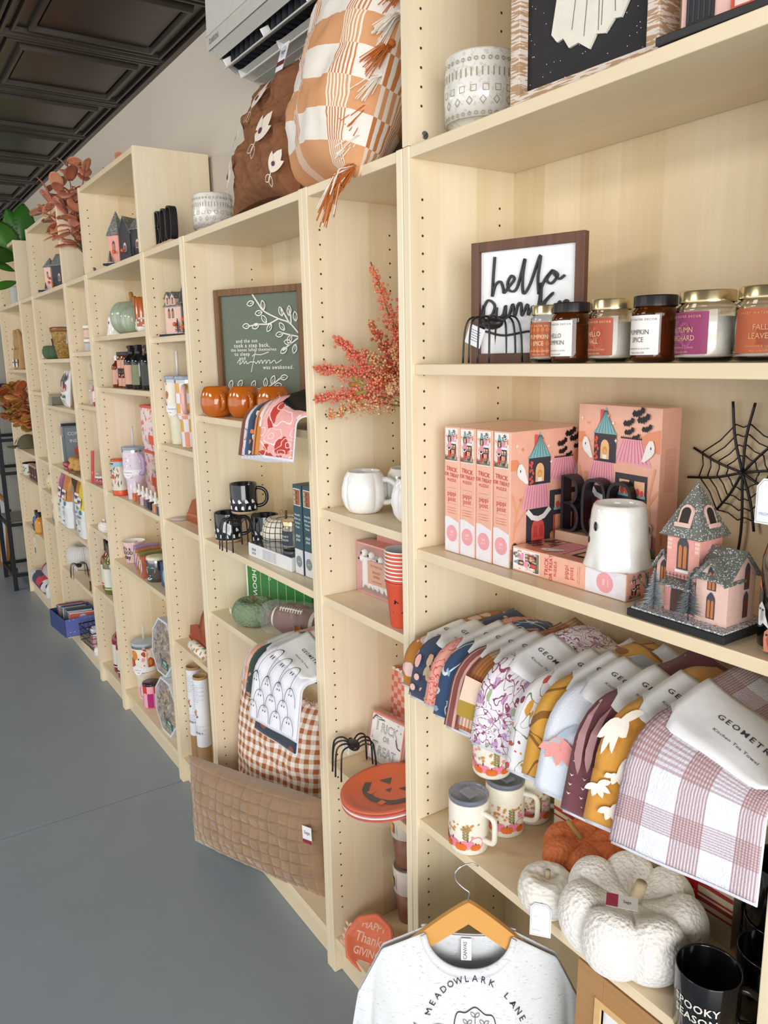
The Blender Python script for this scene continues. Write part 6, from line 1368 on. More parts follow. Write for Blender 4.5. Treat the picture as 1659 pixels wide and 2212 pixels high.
# bottles
AMB = M('#6E2A12', .08, coat=.3); PEACH = M('#D9A48C', .6); OLV = M('#7E8762', .6); BLG = M('#15151B', .1, coat=.4)
def apoth(label, loc, r, h, glass, lab, cap, kind='jar', grp='amber jars and black bottles'):
    t = thing('apothecary_'+('jar' if kind == 'jar' else 'bottle'), label, kind, loc, 0, grp)
    b = MB(); P = [(0, 0), (r*.95, 0), (r, .003), (r, h*.62), (r*.9, h*.70), (r*.42, h*.78), (r*.40, h*.84), (0, h*.84)] if kind != 'jar' else [(0, 0), (r*.95, 0), (r, .003), (r, h*.74), (r*.9, h*.8), (0, h*.8)]
    b.lathe(P, glass, 32); b.build('glass', t)
    b = MB()
    if kind == 'jar': lid(b, r*.98, h*.80, h*.2, cap)
    elif kind == 'spray':
        lid(b, r*.45, h*.80, h*.07, cap); b.prism([(-r*.35, h*.86), (r*.45, h*.86), (r*.6, h*.95), (r*.45, h), (-r*.9, h*.99), (-r*1.1, h*.96), (-r*.45, h*.93)], -.009, .009, cap)
        b.tube(spline([(-r*.5, 0, h*.94), (-r*1.0, 0, h*.88), (-r*1.45, 0, h*.80)], 4), .004, cap, 8)
    else: lid(b, r*.42, h*.84, h*.16, cap)
    b.build('cap', t, bev=.002 if kind == 'spray' else 0)
    b = MB(); F = cyl(r+.0004, -62); b.grid(lambda u, v: F((u-.5)*r*1.3, h*.10+h*.45*v), 12, 1, lab)
    for q in range(5): b.line([(-r*.4, h*(.2+.07*q)), (r*.4, h*(.2+.07*q))], .0012, F, M('#8A6A5A', .6), .0008)
    for x0 in (-r*.9, ): b.grid(lambda u, v: F(-r*1.5+u*r*.7, h*.10+h*.45*v), 6, 1, M('#3A2C2A', .5)); b.text('BURN', h*.11, F, M('#B9A99A', .6), -r*1.15, h*.32, .0008, rot=90, sx=.8)
    b.build('paper_label', t); return t
apoth('small amber bottle with white cap and peach label', (-2.215, .060, 1.5385), .024, .135, AMB, PEACH, WHITE, 'bottle')
for x, y, z, l in ((-2.150, .070, 1.5385, 'amber jar with peach label, lower left'), (-2.093, .070, 1.5385, 'amber jar with peach label, lower right'), (-2.150, .070, 1.613, 'amber jar stacked on the left amber jar'), (-2.093, .070, 1.613, 'amber jar stacked on the right amber jar')): apoth(l, (x, y, z), .027, .074, AMB, PEACH, M('#2A2A2E', .5), 'jar')
apoth('black spray bottle with peach label', (-2.000, .062, 1.5385), .033, .172, BLG, PEACH, BLACK, 'spray'); apoth('black spray bottle with olive green label', (-1.895, .060, 1.5385), .033, .172, BLG, OLV, BLACK, 'spray'); apoth('black spray bottle with dark label near the panel', (-1.790, .065, 1.5385), .033, .170, BLG, M('#3A3838', .5), BLACK, 'spray'); apoth('black spray bottle pressed against the panel', (-1.695, .065, 1.5385), .033, .170, BLG, OLV, BLACK, 'spray')
# E 1.07
LIL = fabric('lilac_floral', '#E3D3E4', [('spot', 55, .26, '#F4F0F6', .4), ('spot', 70, .14, '#A98CB8', .3, .5)], rough=.35, bump=0)
tumbler('large lilac floral tumbler with purple handle and twisted straw', (-2.065, .055, 1.0705), LIL, straw=M('#E9E2EC', .2, alpha=.7), hc=M('#B29AC0', .4), ha=12, s=.92, r=.050, band=True)
t = thing('round_tin', 'round tea tin with bird drawing and orange band', 'tin', (-2.215, .030, 1.0705), 0); r = .033
b = MB(); b.lathe([(0, 0), (r, 0), (r*1.02, .004), (r*1.02, .022), (r, .024)], M('#D9552F', .35), 36); b.lathe([(r, .024), (r, .125), (r*.98, .128)], M('#DAD6C6', .4), 36); b.lathe([(r*.98, .128), (r, .130), (r, .150)], M('#9FC6D0', .4), 36); b.lathe([(r, .150), (r*1.02, .152), (r*1.0, .160), (0, .158)], M('#D9552F', .35), 36); b.build('tin', t)
b = MB(); F = cyl(r+.0004, -70); rnd = random.Random(4)
for i in range(26): b.poly(leaf(rnd.uniform(-.035, .035), rnd.uniform(.03, .12), .022, .0016, rnd.uniform(50, 130)), F, M(('#2A2A30', '#6E7A5E', '#C9502F')[i % 3 if i % 4 else 0], .5), .0008+i*1e-5)
b.poly(circ(0, .085, .010, 14), F, M('#C9502F', .5), .0013); b.poly(xf(BAT, .0, .14, .009), F, INK, .001); b.build('bird_print', t)
BUT = fabric('butterflies', '#F0DCE2', [('spot', 26, .30, '#D9507E', .9), ('spot', 30, .24, '#E8823E', .9, .5), ('spot', 28, .22, '#8FC6C6', .8, 1.1), ('spot', 34, .2, '#9C5AA8', .8, 1.7)], rough=.35, bump=0, coord='Object')
for z, h, l in ((1.0705, .185, 'butterfly print gift box, lower of the stack'), (1.2560, .20, 'butterfly print gift box, upper of the stack')):
    t = thing('gift_box', l, 'box', (-2.290, .165, z), 0, 'butterfly gift boxes'); b = MB(); b.box(0, .27, 0, .075, 0, h-.012, BUT); b.build('carton', t, bev=.002)
    b = MB(); b.box(-.001, .271, -.001, .076, h-.012, h, M('#D9502F', .4)); b.box(.10, .17, -.002, .0, .03, .07, M('#E04A2A', .4)); b.build('red_edge', t)
tumbler('pale blue checkered tumbler behind the dropper bottles', (-1.905, .185, 1.0705), CHKB, s=.90, hc=None, band=True)
DROP = [('#E07A30', 'orange and red'), ('#B5654A', 'terracotta'), ('#E2C3C6', 'pale pink'), ('#6A6270', 'smoky purple'), ('#23262A', 'black'), ('#D9A078', 'peach'), ('#5A5A7A', 'slate blue')]
for i, (c, nm) in enumerate(DROP):
    t = thing('dropper_bottle', '%s square nail polish bottle with white ball top' % nm, 'bottle', (-2.020+.062*i, .040-.003*i, 1.0705), 0, 'row of small square bottles')
    b = MB(); b.box(-.013, .013, -.013, .013, 0, .034, M(c, .15, coat=.5)); b.build('glass', t, bev=.002); b = MB(); b.lathe([(.009, .034), (.010, .036), (.006, .040), (.012, .047), (.010, .056), (.005, .058), (.0045, .078), (.003, .080), (0, .080)], M('#E9E6E2', .4), 16); b.build('cap', t)
for x, y, w_, h, c, l in ((-2.000, .120, .075, .085, '#C9862A', 'yellow and brown marbled box behind the small bottles'), (-1.915, .110, .085, .085, '#7A4A42', 'maroon box behind the small bottles'), (-1.825, .100, .065, .095, '#A79AAE', 'purple grey box behind the small bottles'), (-1.755, .095, .080, .10, '#CFCAD6', 'pale lilac box behind the small bottles')):
    t = thing('soap_box', l, 'box', (x, y, 1.0705), 0, 'small boxes behind the bottles'); b = MB(); b.box(0, w_, 0, .06, 0, h, M(c, .45, var=.2, bs=20)); b.build('carton', t, bev=.0015)
    b = MB(); b.line([(w_*.2, h*.7), (w_*.8, h*.7)], .003, front(0), PAPER); b.build('printed_line', t)
# E .752
PMUG = M('#E6C3BE', .3, coat=.3)
for x, y, ha, l in ((-2.245, .075, 150, 'pink mug reading it is a good day'), (-2.040, .185, 55, 'pink mug with handle behind the soap boxes')):
    t = thing('pink_mug', l, 'mug', (x, y, .7525), 0, 'pink mugs'); r = .050; H = .098
    b = MB(); b.lathe([(0, 0), (r*.72, 0), (r*.8, .004), (r*.9, .05), (r, H-.002), (r*.99, H)], PMUG, 40); b.lathe([(r*.99, H), (r*.94, H-.003), (r*.82, .03), (0, .008)], WHITE, 40); b.build('mug_body', t)
    b = MB(); handle(b, r*.9, .020, .082, .030, .006, PMUG, ha, .8); b.build('handle', t)
    b = MB(); F = cyl(r*.84, -62, 0, r*.98, H); b.text("it's a", .024, F, INK, 0, .070, .001, bold=.02); b.text('GOOD', .022, F, INK, 0, .050, .001, bold=.02, sx=.85); b.text('day', .026, F, INK, 0, .030, .001, bold=.02); b.build('lettering', t)
SB = [('#A98ABF', '#7A4A8A'), ('#B5763E', '#D9552F'), ('#8A8A4A', '#D94A3A'), ('#B5624A', '#E59A8A')]
for i, (c, d) in enumerate(SB):
    t = thing('soap_box', ('lilac soap box, first in the slanted row', 'brown and orange soap box, second in the slanted row', 'olive and red soap box, third in the slanted row', 'terracotta soap box nearest the silver jar')[i], 'box', (-2.150+.062*i, .045-.010*i, .7525), 0, 'row of boxed soaps')
    b = MB(); b.box(0, .030, 0, .11, 0, .098-.002*i, M(c, .45, var=.15, bs=30)); b.build('carton', t, bev=.001)
    b = MB(); F = front(0); b.poly(rect(.002, .009, .004, .09), F, M(d, .5)); b.poly(leaf(.018, .02, .05, .006, 80), F, PAPER, .0008); b.poly(rect(.012, .026, .060, .080), F, M('#E9DCD0', .5), .0006); b.build('printed_label', t)
for i in range(3):
    t = thing('soap_box', 'purple soap box at the back of the shelf, ' + ('left', 'middle', 'right')[i], 'box', (-1.990+.052*i, .135, .7525), 0, 'purple boxed soaps')
    b = MB(); b.box(0, .046, 0, .05, 0, .088, M('#9A86B5', .45, var=.15, bs=30)); b.poly(leaf(.023, .03, .05, .01, 85), front(0), M('#C9BEDA', .5)); b.build('carton', t, bev=.001)
t = thing('silver_canister', 'shiny silver canister with green heart sticker and cream lid', 'canister', (-1.880, .060, .7525), 0); r = .040
b = MB(); b.lathe([(0, 0), (r, 0), (r, .088), (r*.97, .092)], M('#8F8E96', .12, .9), 48); b.build('body', t); b = MB(); b.lathe([(r*.97, .090), (r*1.04, .092), (r*1.0, .102), (r*.6, .105), (0, .104)], M('#E3DCC4', .4), 40); b.build('lid', t)
b = MB(); F = cyl(r+.0004, -62); b.poly(xf([(0, -.8), (.9, -.05), (.95, .5), (.55, .8), (.1, .55), (-.45, .85), (-.95, .4), (-.8, -.2)], 0, .045, .026), F, M('#8CCBA4', .5), .0008); b.poly(leaf(-.02, .012, .03, .006, 10), F, M('#BFDCE6', .5), .0008); b.build('sticker', t)
for x, y, w_, h, c, l in ((-1.785, .045, .070, .100, '#36557E', 'blue box with pale leaves right of the silver canister'), (-1.700, .040, .080, .085, '#B5414A', 'red box at the right end of the soap shelf')):
    t = thing('tea_box', l, 'box', (x, y, .7525), 0); b = MB(); b.box(0, w_, 0, .09, 0, h, M(c, .4)); b.build('carton', t, bev=.001); b = MB(); b.poly(leaf(w_*.5, h*.2, h*.6, .018, 80), front(0), M('#7FB5C9' if h > .09 else '#D9737A', .5)); b.build('leaf_print', t)
# E bottom
tumbler('floral tumbler with cream base on the bottom shelf', (-2.250, .082, .1055), fabric('tum2', '#F0E8DC', [('spot', 24, .40, '#B5442A', .4), ('spot', 26, .36, '#D98A2E', .4, .6), ('spot', 34, .24, '#E8A0A0', .4, 1.2), ('spot', 40, .12, '#3A1E1A', .1)], rough=.35, bump=0), lowm=M('#E8E6D0', .35), lidc='#A9B6C4', straw=M('#DDE2E6', .2, alpha=.6), band=True, s=1.08, r=.052)
CHKR = uvcheck('check_red', '#D93A3A', '#EFB5C4', 6, '#B52A7A')
t = thing('checkered_mug', 'pink and red checkered mug with pink handle', 'mug', (-2.105, .060, .1055), 0); r = .038
b = MB(); b.lathe([(0, 0), (r*.95, 0), (r, .004), (r, .105)], CHKR, 48, uvs=(1.35, .75)); b.build('mug_body', t); b = MB(); b.lathe([(r, .105), (r*1.02, .108), (r*1.0, .116), (0, .114)], M('#3A3440', .1, alpha=.8), 40); b.build('lid', t)
b = MB(); handle(b, r, .025, .088, .028, .005, M('#EDB0BE', .35), 215, .5); b.build('handle', t)
PP = NT('potpourri', .8, 'Object'); _v = PP.vor(60, None, 'Color'); PP.bump(PP.vor(60), 1, .01); _x = PP.n('SeparateColor', {0: _v}).outputs[0]; _c = PP.mix(_x, '#6B5A48', '#CDBB96'); PP = PP.end(PP.mix(PP.gt(_x, .85), _c, '#8A6A88'))
def octbox(label, loc, rz, rx=0):
    t = thing('octagonal_box', label, 'box', loc, rz, 'octagonal windowed boxes of fire starters', rx); Rr = .128; c = Rr*cos(pi/8); w = M('#DADEE4', .5)
    P = [(Rr*cos(pi/8+i*pi/4), c+Rr*sin(pi/8+i*pi/4)) for i in range(8)]
    b = MB(); n = 8
    vs = [(x, y, z) for y in (0, .060) for x, z in P]+[(x*.93, 0, c+(z-c)*.93) for x, z in P]; fs = [(i, (i+1) % 8, 8+(i+1) % 8, 8+i) for i in range(8)]+[tuple(range(8, 16))]+[(i, (i+1) % 8, 16+(i+1) % 8, 16+i) for i in range(8)]
    b.add(vs, fs, w, False); b.build('carton', t, solid=.001)
    b = MB(); rnd = random.Random(3)
    b.prism([(x*.91, c+(z-c)*.91) for x, z in P], .012, .055, PP)
    for i in range(70): a = rnd.uniform(0, 6.28); q = Rr*.8*rnd.random()**.5; b.sphere((q*cos(a), .010, c+q*sin(a)), rnd.uniform(.008, .015), PP, 8)
    b.build('contents', t)
    b = MB(); b.prism([(x*.93, c+(z-c)*.93) for x, z in P], .0003, .0008, M('#FFFFFF', .05, alpha=.12)); b.build('window', t)
    b = MB(); F = front(-.001); b.poly(rect(.0, .075, .035, .070), F, M('#2F6B62', .5)); b.text('FIRE', .018, F, PAPER, .04, .058, .001, bold=.02); b.text('STARTERS', .012, F, PAPER, .038, .043, .001)
    Fr = right(P[0][0]+.0006)
    for k in range(6): b.poly(leaf(.03+.004*(k % 2), c-.03+k*.014, .018, .005, 30+k*47), Fr, M('#2F5A42', .6), .0006)
    b.poly(rect(.0, .060, c-.04, c-.022), Fr, M('#8FCAC6', .5), .0004); b.build('printed_label', t)
    return t
octbox('octagonal windowed box of fire starters, front lower one', (-1.800, .022, .1055), 2, -2); octbox('octagonal windowed box of fire starters stacked on the lower one', (-1.865, .040, .3440), 2, -5)
# ================================================================ BOOKCASES F, G, H, I
def foliage(label, loc, tips, mats, n, lw, seed, pot=None, name='foliage_spray', cat='plant', lax=.0):
    t = thing(name, label, cat, loc, 0, None); rnd = random.Random(seed); br = M('#6B4A34', .8)
    if pot: b = MB(); b.lathe(pot[1], pot[0], 28); b.build('vase', t)
    for k, tip in enumerate(tips):
        o = Vector((0, 0, .10)); T_ = Vector(tip); mid = o+(T_-o)*.5+Vector((0, -.02, .05)); P = spline([o, mid, T_], 8)
        b = MB(); b.tube(P, .0022, br, 5); b.build('branch', t)
        b = MB()
        for i in range(n):
            f = .25+.75*i/n; p = P[min(int(f*(len(P)-1)), len(P)-1)]; L = lw*rnd.uniform(.8, 1.2)*(1 if f < .9 else .8)
            F = T(*p) @ Matrix.Rotation(rnd.uniform(0, 6.28), 4, 'Z') @ Matrix.Rotation(rnd.uniform(-1.1, .5), 4, 'Y') @ Matrix.Rotation(rnd.uniform(-.6, .6), 4, 'X'); m = mats[rnd.randrange(len(mats))]
            b.grid(lambda u, v: F @ Vector((u*L, (v-.5)*L*.80*sin(pi*min(1, .03+u*.94))**.55, .12*L*sin(u*2.6)-abs(v-.5)*L*.10)), 7, 4, m)
        b.build('leaves', t, solid=.0006)
    return t
RL = [M('#C07A5A', .6), M('#CC8A66', .6), M('#B06A50', .6), M('#D09478', .6), M('#C27F6A', .6)]
foliage('rust brown eucalyptus spray on top between the two extension boxes', (-2.700, .110, 2.0205), [(-.06, -.05, .56), (.15, -.02, .50), (.42, .06, .42), (.52, .06, .44), (-.28, -.06, .50), (-.50, -.06, .50), (-.60, -.07, .42), (-.45, -.08, .34), (-.30, -.09, .24), (-.20, -.09, .30), (-.05, -.08, .32), (.0, -.05, .42), (-.38, -.07, .42)], RL, 12, .078, 4,
 (M('#8A7048', .4, .4), [(0, 0), (.03, 0), (.035, .02), (.028, .10), (.024, .12), (.02, .12), (.02, .02), (0, .02)]))
CLJ = M('#EDE2D4', .08, alpha=.5)
for z, l, c in ((1.6955, 'white lidded jar with grey label, lower of the two', '#B9C0C6'), (1.758, 'white lidded jar stacked on the grey labelled one', '#E0C4A8')):
    t = thing('lidded_jar', l, 'jar', (-2.660, .075, z), 0, 'stacked white lidded jars'); r = .036
    b = MB(); b.lathe([(0, 0), (r*.95, 0), (r, .003), (r, .046), (0, .046)], M('#DAB59A', .3, coat=.4), 32); b.build('jar_body', t); b = MB(); lid(b, r*1.04, .046, .013, WHITE); b.build('lid', t)
    b = MB(); F = cyl(r+.0003, -60); b.grid(lambda u, v: F((u-.5)*.05, .004+.034*v), 10, 1, M(c, .5)); b.line([(-.015, .024), (.015, .024)], .002, F, INK, .0006); b.build('paper_label', t)
t = thing('glass_tumbler', 'clear glass tumbler with wooden lid and glass straw', 'tumbler', (-2.640, .060, 1.4475), 0); r = .030
b = MB(); b.lathe([(0, 0), (r*.85, 0), (r, .004), (r, .108), (r*.94, .108), (r*.94, .006), (0, .005)], M('#F4EEE8', .03, alpha=.28, coat=.5), 32); b.build('glass_body', t); b = MB(); lid(b, r*1.02, .108, .008, M('#C9B08C', .6)); b.build('wooden_lid', t); b = MB(); b.tube([(0, 0, .11), (-.035, 0, .19)], .0032, M('#CFC8C0', .1, alpha=.6), 8); b.build('straw', t)
t = thing('drink_can', 'pink, red and white marbled glass can', 'can', (-2.550, .055, 1.4475), 0); b = MB(); b.lathe([(0, 0), (.024, 0), (.028, .006), (.028, .085), (.025, .092), (0, .092)], fabric('can_marble', '#EFE0DC', [('blob', 26, .52, '#C4424E', .4), ('blob', 30, .60, '#8A5A2E', .4, .5)], rough=.25, bump=0, coord='Object'), 32); b.build('can', t)
t = thing('snack_packet', 'clear packet of dried snacks with orange strip', 'packet', (-2.640, .110, 1.1130), 0)
b = MB(); b.box(-.03, .045, 0, .028, 0, .165, M('#7A5A3A', .4, var=.4, bs=60)); b.box(-.03, .045, -.001, .029, .140, .168, WHITE); b.box(-.028, -.008, -.002, 0, .0, .16, M('#D9502F', .4)); b.build('packet', t, bev=.003); b = MB(); b.poly(circ(.018, .085, .022, 18), front(-.001), M('#B9BE4A', .5)); b.build('round_sticker', t)
for x, y, c, l in ((-2.715, .085, '#4A2E22', 'lidded jar of dark sweets under the packet'), (-2.590, .060, '#A8505A', 'lidded jar of pink sweets beside the red card')):
    t = thing('sweets_jar', l, 'jar', (x, y if c == '#4A2E22' else .050, 1.0705), 0, 'lidded sweets jars'); b = MB(); r = .034 if c == '#4A2E22' else .036; hh = .030 if c == '#4A2E22' else .032
    b.lathe([(0, 0), (r*.9, 0), (r, .004), (r, hh), (0, hh)], M(c, .15, coat=.6, var=.4, bs=90), 28); b.build('jar_body', t); b = MB(); lid(b, r, hh, .010, M('#D6D6D4', .3)); b.build('lid', t)
t = thing('red_card', 'bright red card leaning at the front of the shelf', 'card', (-2.670, .012, 1.0705), 0, None, -6, -6); b = MB(); b.box(0, .05, 0, .004, 0, .155, M('#D9443E', .4)); b.build('card', t); b = MB(); b.poly(star(.03, .05, .01), front(0), WHITE); b.build('star_print', t)
def mini_white(label, loc, r, h, seed, tagp=True):
    t = thing('paper_pumpkin', label, 'pumpkin', loc, 0, 'small white ruffled pumpkins'); b = MB(); hh = pumpkin(b, r, h, 8, RUF, dep=.06, seed=seed, nu=64, nv=24); b.build('body', t)
    b = MB(); b.tube([(0, 0, hh*.8), (0, 0, hh+.014)], .004, M('#B59A70', .8), 8); b.build('stem', t)
    if tagp: b = MB(); b.M = T(-.045, -.020, .012) @ RZ(20) @ RY(28); b.box(-.008, .008, 0, .001, 0, .055, PAPER); b.build('gift_tag', t)
mini_white('small white ruffled pumpkin with white tag in the narrow bookcase', (-2.535, .040, .8425), .046, .070, 2)
def bottle(label, loc, r, h, g, capm, lab, stripe=None, grp='tall syrup bottles', neck=.36):
    t = thing('tall_bottle', label, 'bottle', loc, 0, grp)
    b = MB(); b.lathe([(0, 0), (r*.9, 0), (r, .005), (r, h*.58), (r*.85, h*.66), (r*neck, h*.74), (r*neck*.9, h*.80), (0, h*.8)], g, 32); b.build('glass', t)
    b = MB(); b.lathe([(r*neck*1.05, h*.78), (r*neck*1.05, h), (0, h)], capm, 20); b.build('cap', t)
    b = MB(); F = cyl(r+.0004, -60); b.grid(lambda u, v: F((u-.5)*r*2.2, h*.10+h*.42*v), 14, 1, lab)
    if stripe: b.grid(lambda u, v: F((u-.5)*r*2.2, h*.12+h*.03*v, .0005), 14, 1, stripe)
    for q in range(4): b.line([(-r*.6, h*(.26+.05*q)), (r*.6, h*(.26+.05*q))], .0015, F, INK, .0008)
    b.build('paper_label', t); return t
BRG = M('#7A3A1A', .08, coat=.5); OLG = M('#6E6A2E', .08, coat=.5)
bottle('brown syrup bottle with black neck and white label, left', (-2.690, .062, .5205), .036, .255, BRG, BLACK, M('#DAD6CC', .5), M('#C9302A', .5)); bottle('brown syrup bottle behind the olive one', (-2.610, .150, .5205), .036, .255, BRG, BLACK, M('#DAD6CC', .5), M('#C9302A', .5))
bottle('olive green bottle with pale label in front', (-2.600, .050, .5205), .036, .250, OLG, M('#4A4A2A', .4), M('#E0E0D2', .5), M('#5A8A3A', .5)); bottle('olive green bottle close to the panel', (-2.500, .060, .5205), .036, .250, OLG, M('#4A4A2A', .4), M('#E0E0D2', .5), M('#5A8A3A', .5))
RDG = M('#7E1420', .08, coat=.5)
bottle('red bottle with lettered white label, left one', (-2.610, .060, .1055), .034, .285, RDG, M('#2A1618', .4), M('#DCD8CE', .5), M('#5A1A24', .5), 'red bottles on the bottom shelf', .26); bottle('red bottle with lettered white label, right one', (-2.520, .055, .1055), .034, .285, RDG, M('#2A1618', .4), M('#DCD8CE', .5), M('#5A1A24', .5), 'red bottles on the bottom shelf', .26)
# ---- G
haunted('dark grey glitter house with pale tower, on the second extension', (-3.250, .105, 2.0205), 30, [('x', -.050, .085, -.030, .050, .009, .135, .055, CHW, GLIT, [('f', .0, .05, .016, .035), ('f', .05, .05, .018, .04), ('f', .03, .10, .012, .028)]), ('p', -.100, -.055, -.035, .010, .009, .125, .05, PALEP, GLIT, [('f', -.078, .07, .012, .03)]), ('x', .060, .078, -.010, .010, .15, .22, .004, CHW, GLIT, [])],
 (-.125, .10, -.065, .060), [(-.06, -.048, .045), (-.03, -.050, .030), (-.05, -.05, .065)], [(-.085, -.048, .010, .04)])
SPL = NT('splint', .45, 'UV'); _b = SPL.n('TexBrick', {'Vector': SPL.map((1, 1, 1)), 'Color1': lin('#C8A052'), 'Color2': lin('#8A6426'), 'Mortar': lin('#4E3618'), 'Scale': 9.0, 'Mortar Size': .02, 'Bias': 0.0}, offset=.5).outputs; SPL.bump(_b[1], -1, .006); SPL = SPL.end(_b[0])
t = thing('splint_basket', 'golden woven wood splint basket holding a grey box', 'basket', (-3.225, .092, 1.6685), 0)
def md(a, z): return 1+.02*sin(18*a+z*400)
b = MB(); b.lathe([(0, 0), (.056, 0), (.060, .004), (.084, .145)], SPL, 72, md, uvs=(2.2, 1.4)); b.lathe([(.080, .145), (.056, .01), (0, .008)], M('#8A6426', .6), 36); b.build('woven_body', t, solid=0); b = MB(); b.lathe([(.083, .138), (.088, .140), (.089, .160), (.083, .164), (.078, .158), (.079, .138)], M('#8A5A2A', .35), 48); b.build('rim', t)
t = thing('gift_box', 'pale grey lidded box standing in the splint basket', 'box', (-3.185, .090, 1.745), 12); b = MB(); b.box(-.035, .035, -.03, .03, 0, .085, M('#B9BEC6', .5)); b.build('carton', t); b = MB(); b.box(-.037, .037, -.032, .032, .078, .092, M('#D3D6DC', .5)); b.build('lid', t)
t = thing('picture_frame', 'dark brown picture frame leaning at the back of the shelf', 'picture', (-3.150, .205, 1.6685), 0, None, -3); b = MB()
for a in ((0, .02, 0, .25), (.18, .20, 0, .25), (.02, .18, 0, .02), (.02, .18, .23, .25)): b.box(a[0], a[1], 0, .015, a[2], a[3], M('#3E2620', .5))
b.build('frame', t); b = MB(); b.box(.02, .18, .008, .012, .02, .23, M('#D9D4CC', .6)); b.build('panel', t)
t = thing('fabric_pumpkin', 'dark green fabric pumpkin with a white tag beside the basket', 'pumpkin', (-3.440, .055, 1.6685), 0); DGN = M('#4E6648', .95, bump=.4, bs=200)
b = MB(); h = pumpkin(b, .062, .092, 5, DGN, dep=.12, seed=3); b.build('body', t); b = MB(); b.tube(spline([(0, 0, h*.75), (.0, 0, h+.02), (-.020, 0, h+.045)], 4), .004, M('#4A3828', .8), 8); b.build('stem', t); b = MB(); b.box(-.065, -.045, -.050, -.049, .008, .026, WHITE); b.build('tag', t)
t = thing('silver_box', 'silver embossed box lying at the front of the shelf', 'box', (-3.545, .020, 1.4145), 0, None, 0, 0); b = MB(); b.prism([(0, 0), (.105, 0), (.13, .045), (.045, .062)], 0, .09, M('#A9ACA6', .3, .7, bump=.4)); b.build('body', t, bev=.003)
for i, (x, y, l) in enumerate(((-3.370, .100, 'white and red snack bag with grey band, left'), (-3.270, .055, 'white and red snack bag with bold black letters'), (-3.165, .045, 'white and red snack bag close to the panel'))):
    t = thing('snack_bag', l, 'bag', (x, y, 1.4145), 0, 'white and red snack bags', -5, (14, 10, 4)[i]); b = MB(); pillow(b, .100, .19, .04, M('#E3E3E4', .4, bump=.4, bs=25), n=16, seed=i, pinch=.02); b.build('pouch', t)
    b = MB(); F = front(-.021); b.poly(circ(0, .105, .028, 18), F, M('#C4303A', .5)); b.poly([(-.04, .13), (.035, .19), (.042, .15), (-.03, .09)], F, M('#4A4648', .4), .0012); b.text('LOMO', .022, F, INK, 0, .055, .001, bold=.03)
    for q in range(3): b.line([(-.02, .035-q*.007), (.02, .035-q*.007)], .002, F, INK, .001)
    b.build('printed_front', t)
BKC = ['#DADCDE', '#E3D9B4', '#DDE3D2', '#2E343A', '#6B7780']; bkn = ['white thin cookbook, leftmost', 'cream spined cookbook with bright cover', 'pale green spined cookbook', 'black cookbook with light title', 'grey cookbook with lettered cover facing out']
for i, c in enumerate(BKC):
    t = thing('cookbook', bkn[i], 'book', (-3.470+.034*i, .050-.004*i, 1.0705), 0, 'cookbooks in a row'); th = .022 if i < 4 else .026; b = MB(); b.box(0, th, 0, .17, 0, .245-.012*(i % 3), M(c, .45)); b.build('cover', t, bev=.001)
    b = MB(); b.text('COOK', .018, front(0), M('#C9502F' if i < 3 else '#D9DCDE', .5), th/2, .20, rot=-90, bold=.02)
    if i == 4: F = right(th); b.poly(rect(.01, .16, .01, .225), F, M('#7E8C96', .5)); b.text('COMFORT', .026, F, PAPER, .085, .19, .001); b.text('INSTANT', .026, F, PAPER, .085, .15, .001); b.poly(circ(.08, .09, .03, 16), F, M('#C4504A', .5), .001)
    b.build('title', t)
for k in range(2):
    t = thing('red_tin', 'flat red lettered tin, ' + ('lower one', 'upper one')[k], 'tin', (-3.215, .012, 1.0705+.0225*k), 6*k, 'stacked red tins'); b = MB(); b.box(-.045, .045, 0, .045, 0, .022, M('#A8303A', .4)); b.build('tin', t, bev=.003); txt('lettering', t, 'MOSS TEA', .012, front(0), PAPER, x=0, y=.011)
for x, y, z, l in ((-3.075, .030, 1.0955, 'round wooden bristle brush, left'), (-2.985, .035, 1.0955, 'round wooden bristle brush, right')):
    t = thing('wooden_brush', l, 'brush', (x, y, 1.0705), 0, 'round wooden brushes'); b = MB(); b.lathe([(0, .025), (.030, .025), (.034, .035), (.028, .048), (.022, .055), (.030, .070), (.024, .085), (0, .088)], M('#C4924E', .5), 28); b.build('handle', t)
    b = MB(); rnd = random.Random(2); [b.tube([(.026*cos(a), .026*sin(a), .027), (.034*cos(a), .034*sin(a), .001)], .0012, M('#8A6A44', .8), 4) for a in [i*.18 for i in range(35)]]; b.build('bristles', t)
t = thing('twine_bundle', 'small brown paper bundle tied with twine behind the brushes', 'bundle', (-2.960, .120, 1.0705), 0); b = MB(); b.prism([(-.04, 0), (.045, 0), (.05, .11), (.01, .15), (-.05, .12)], -.03, .03, M('#8A6238', .8, bump=.5)); b.build('wrap', t, bev=.006); b = MB(); b.box(-.05, .055, -.033, .033, .075, .082, M('#4E361E', .8)); b.build('twine', t)
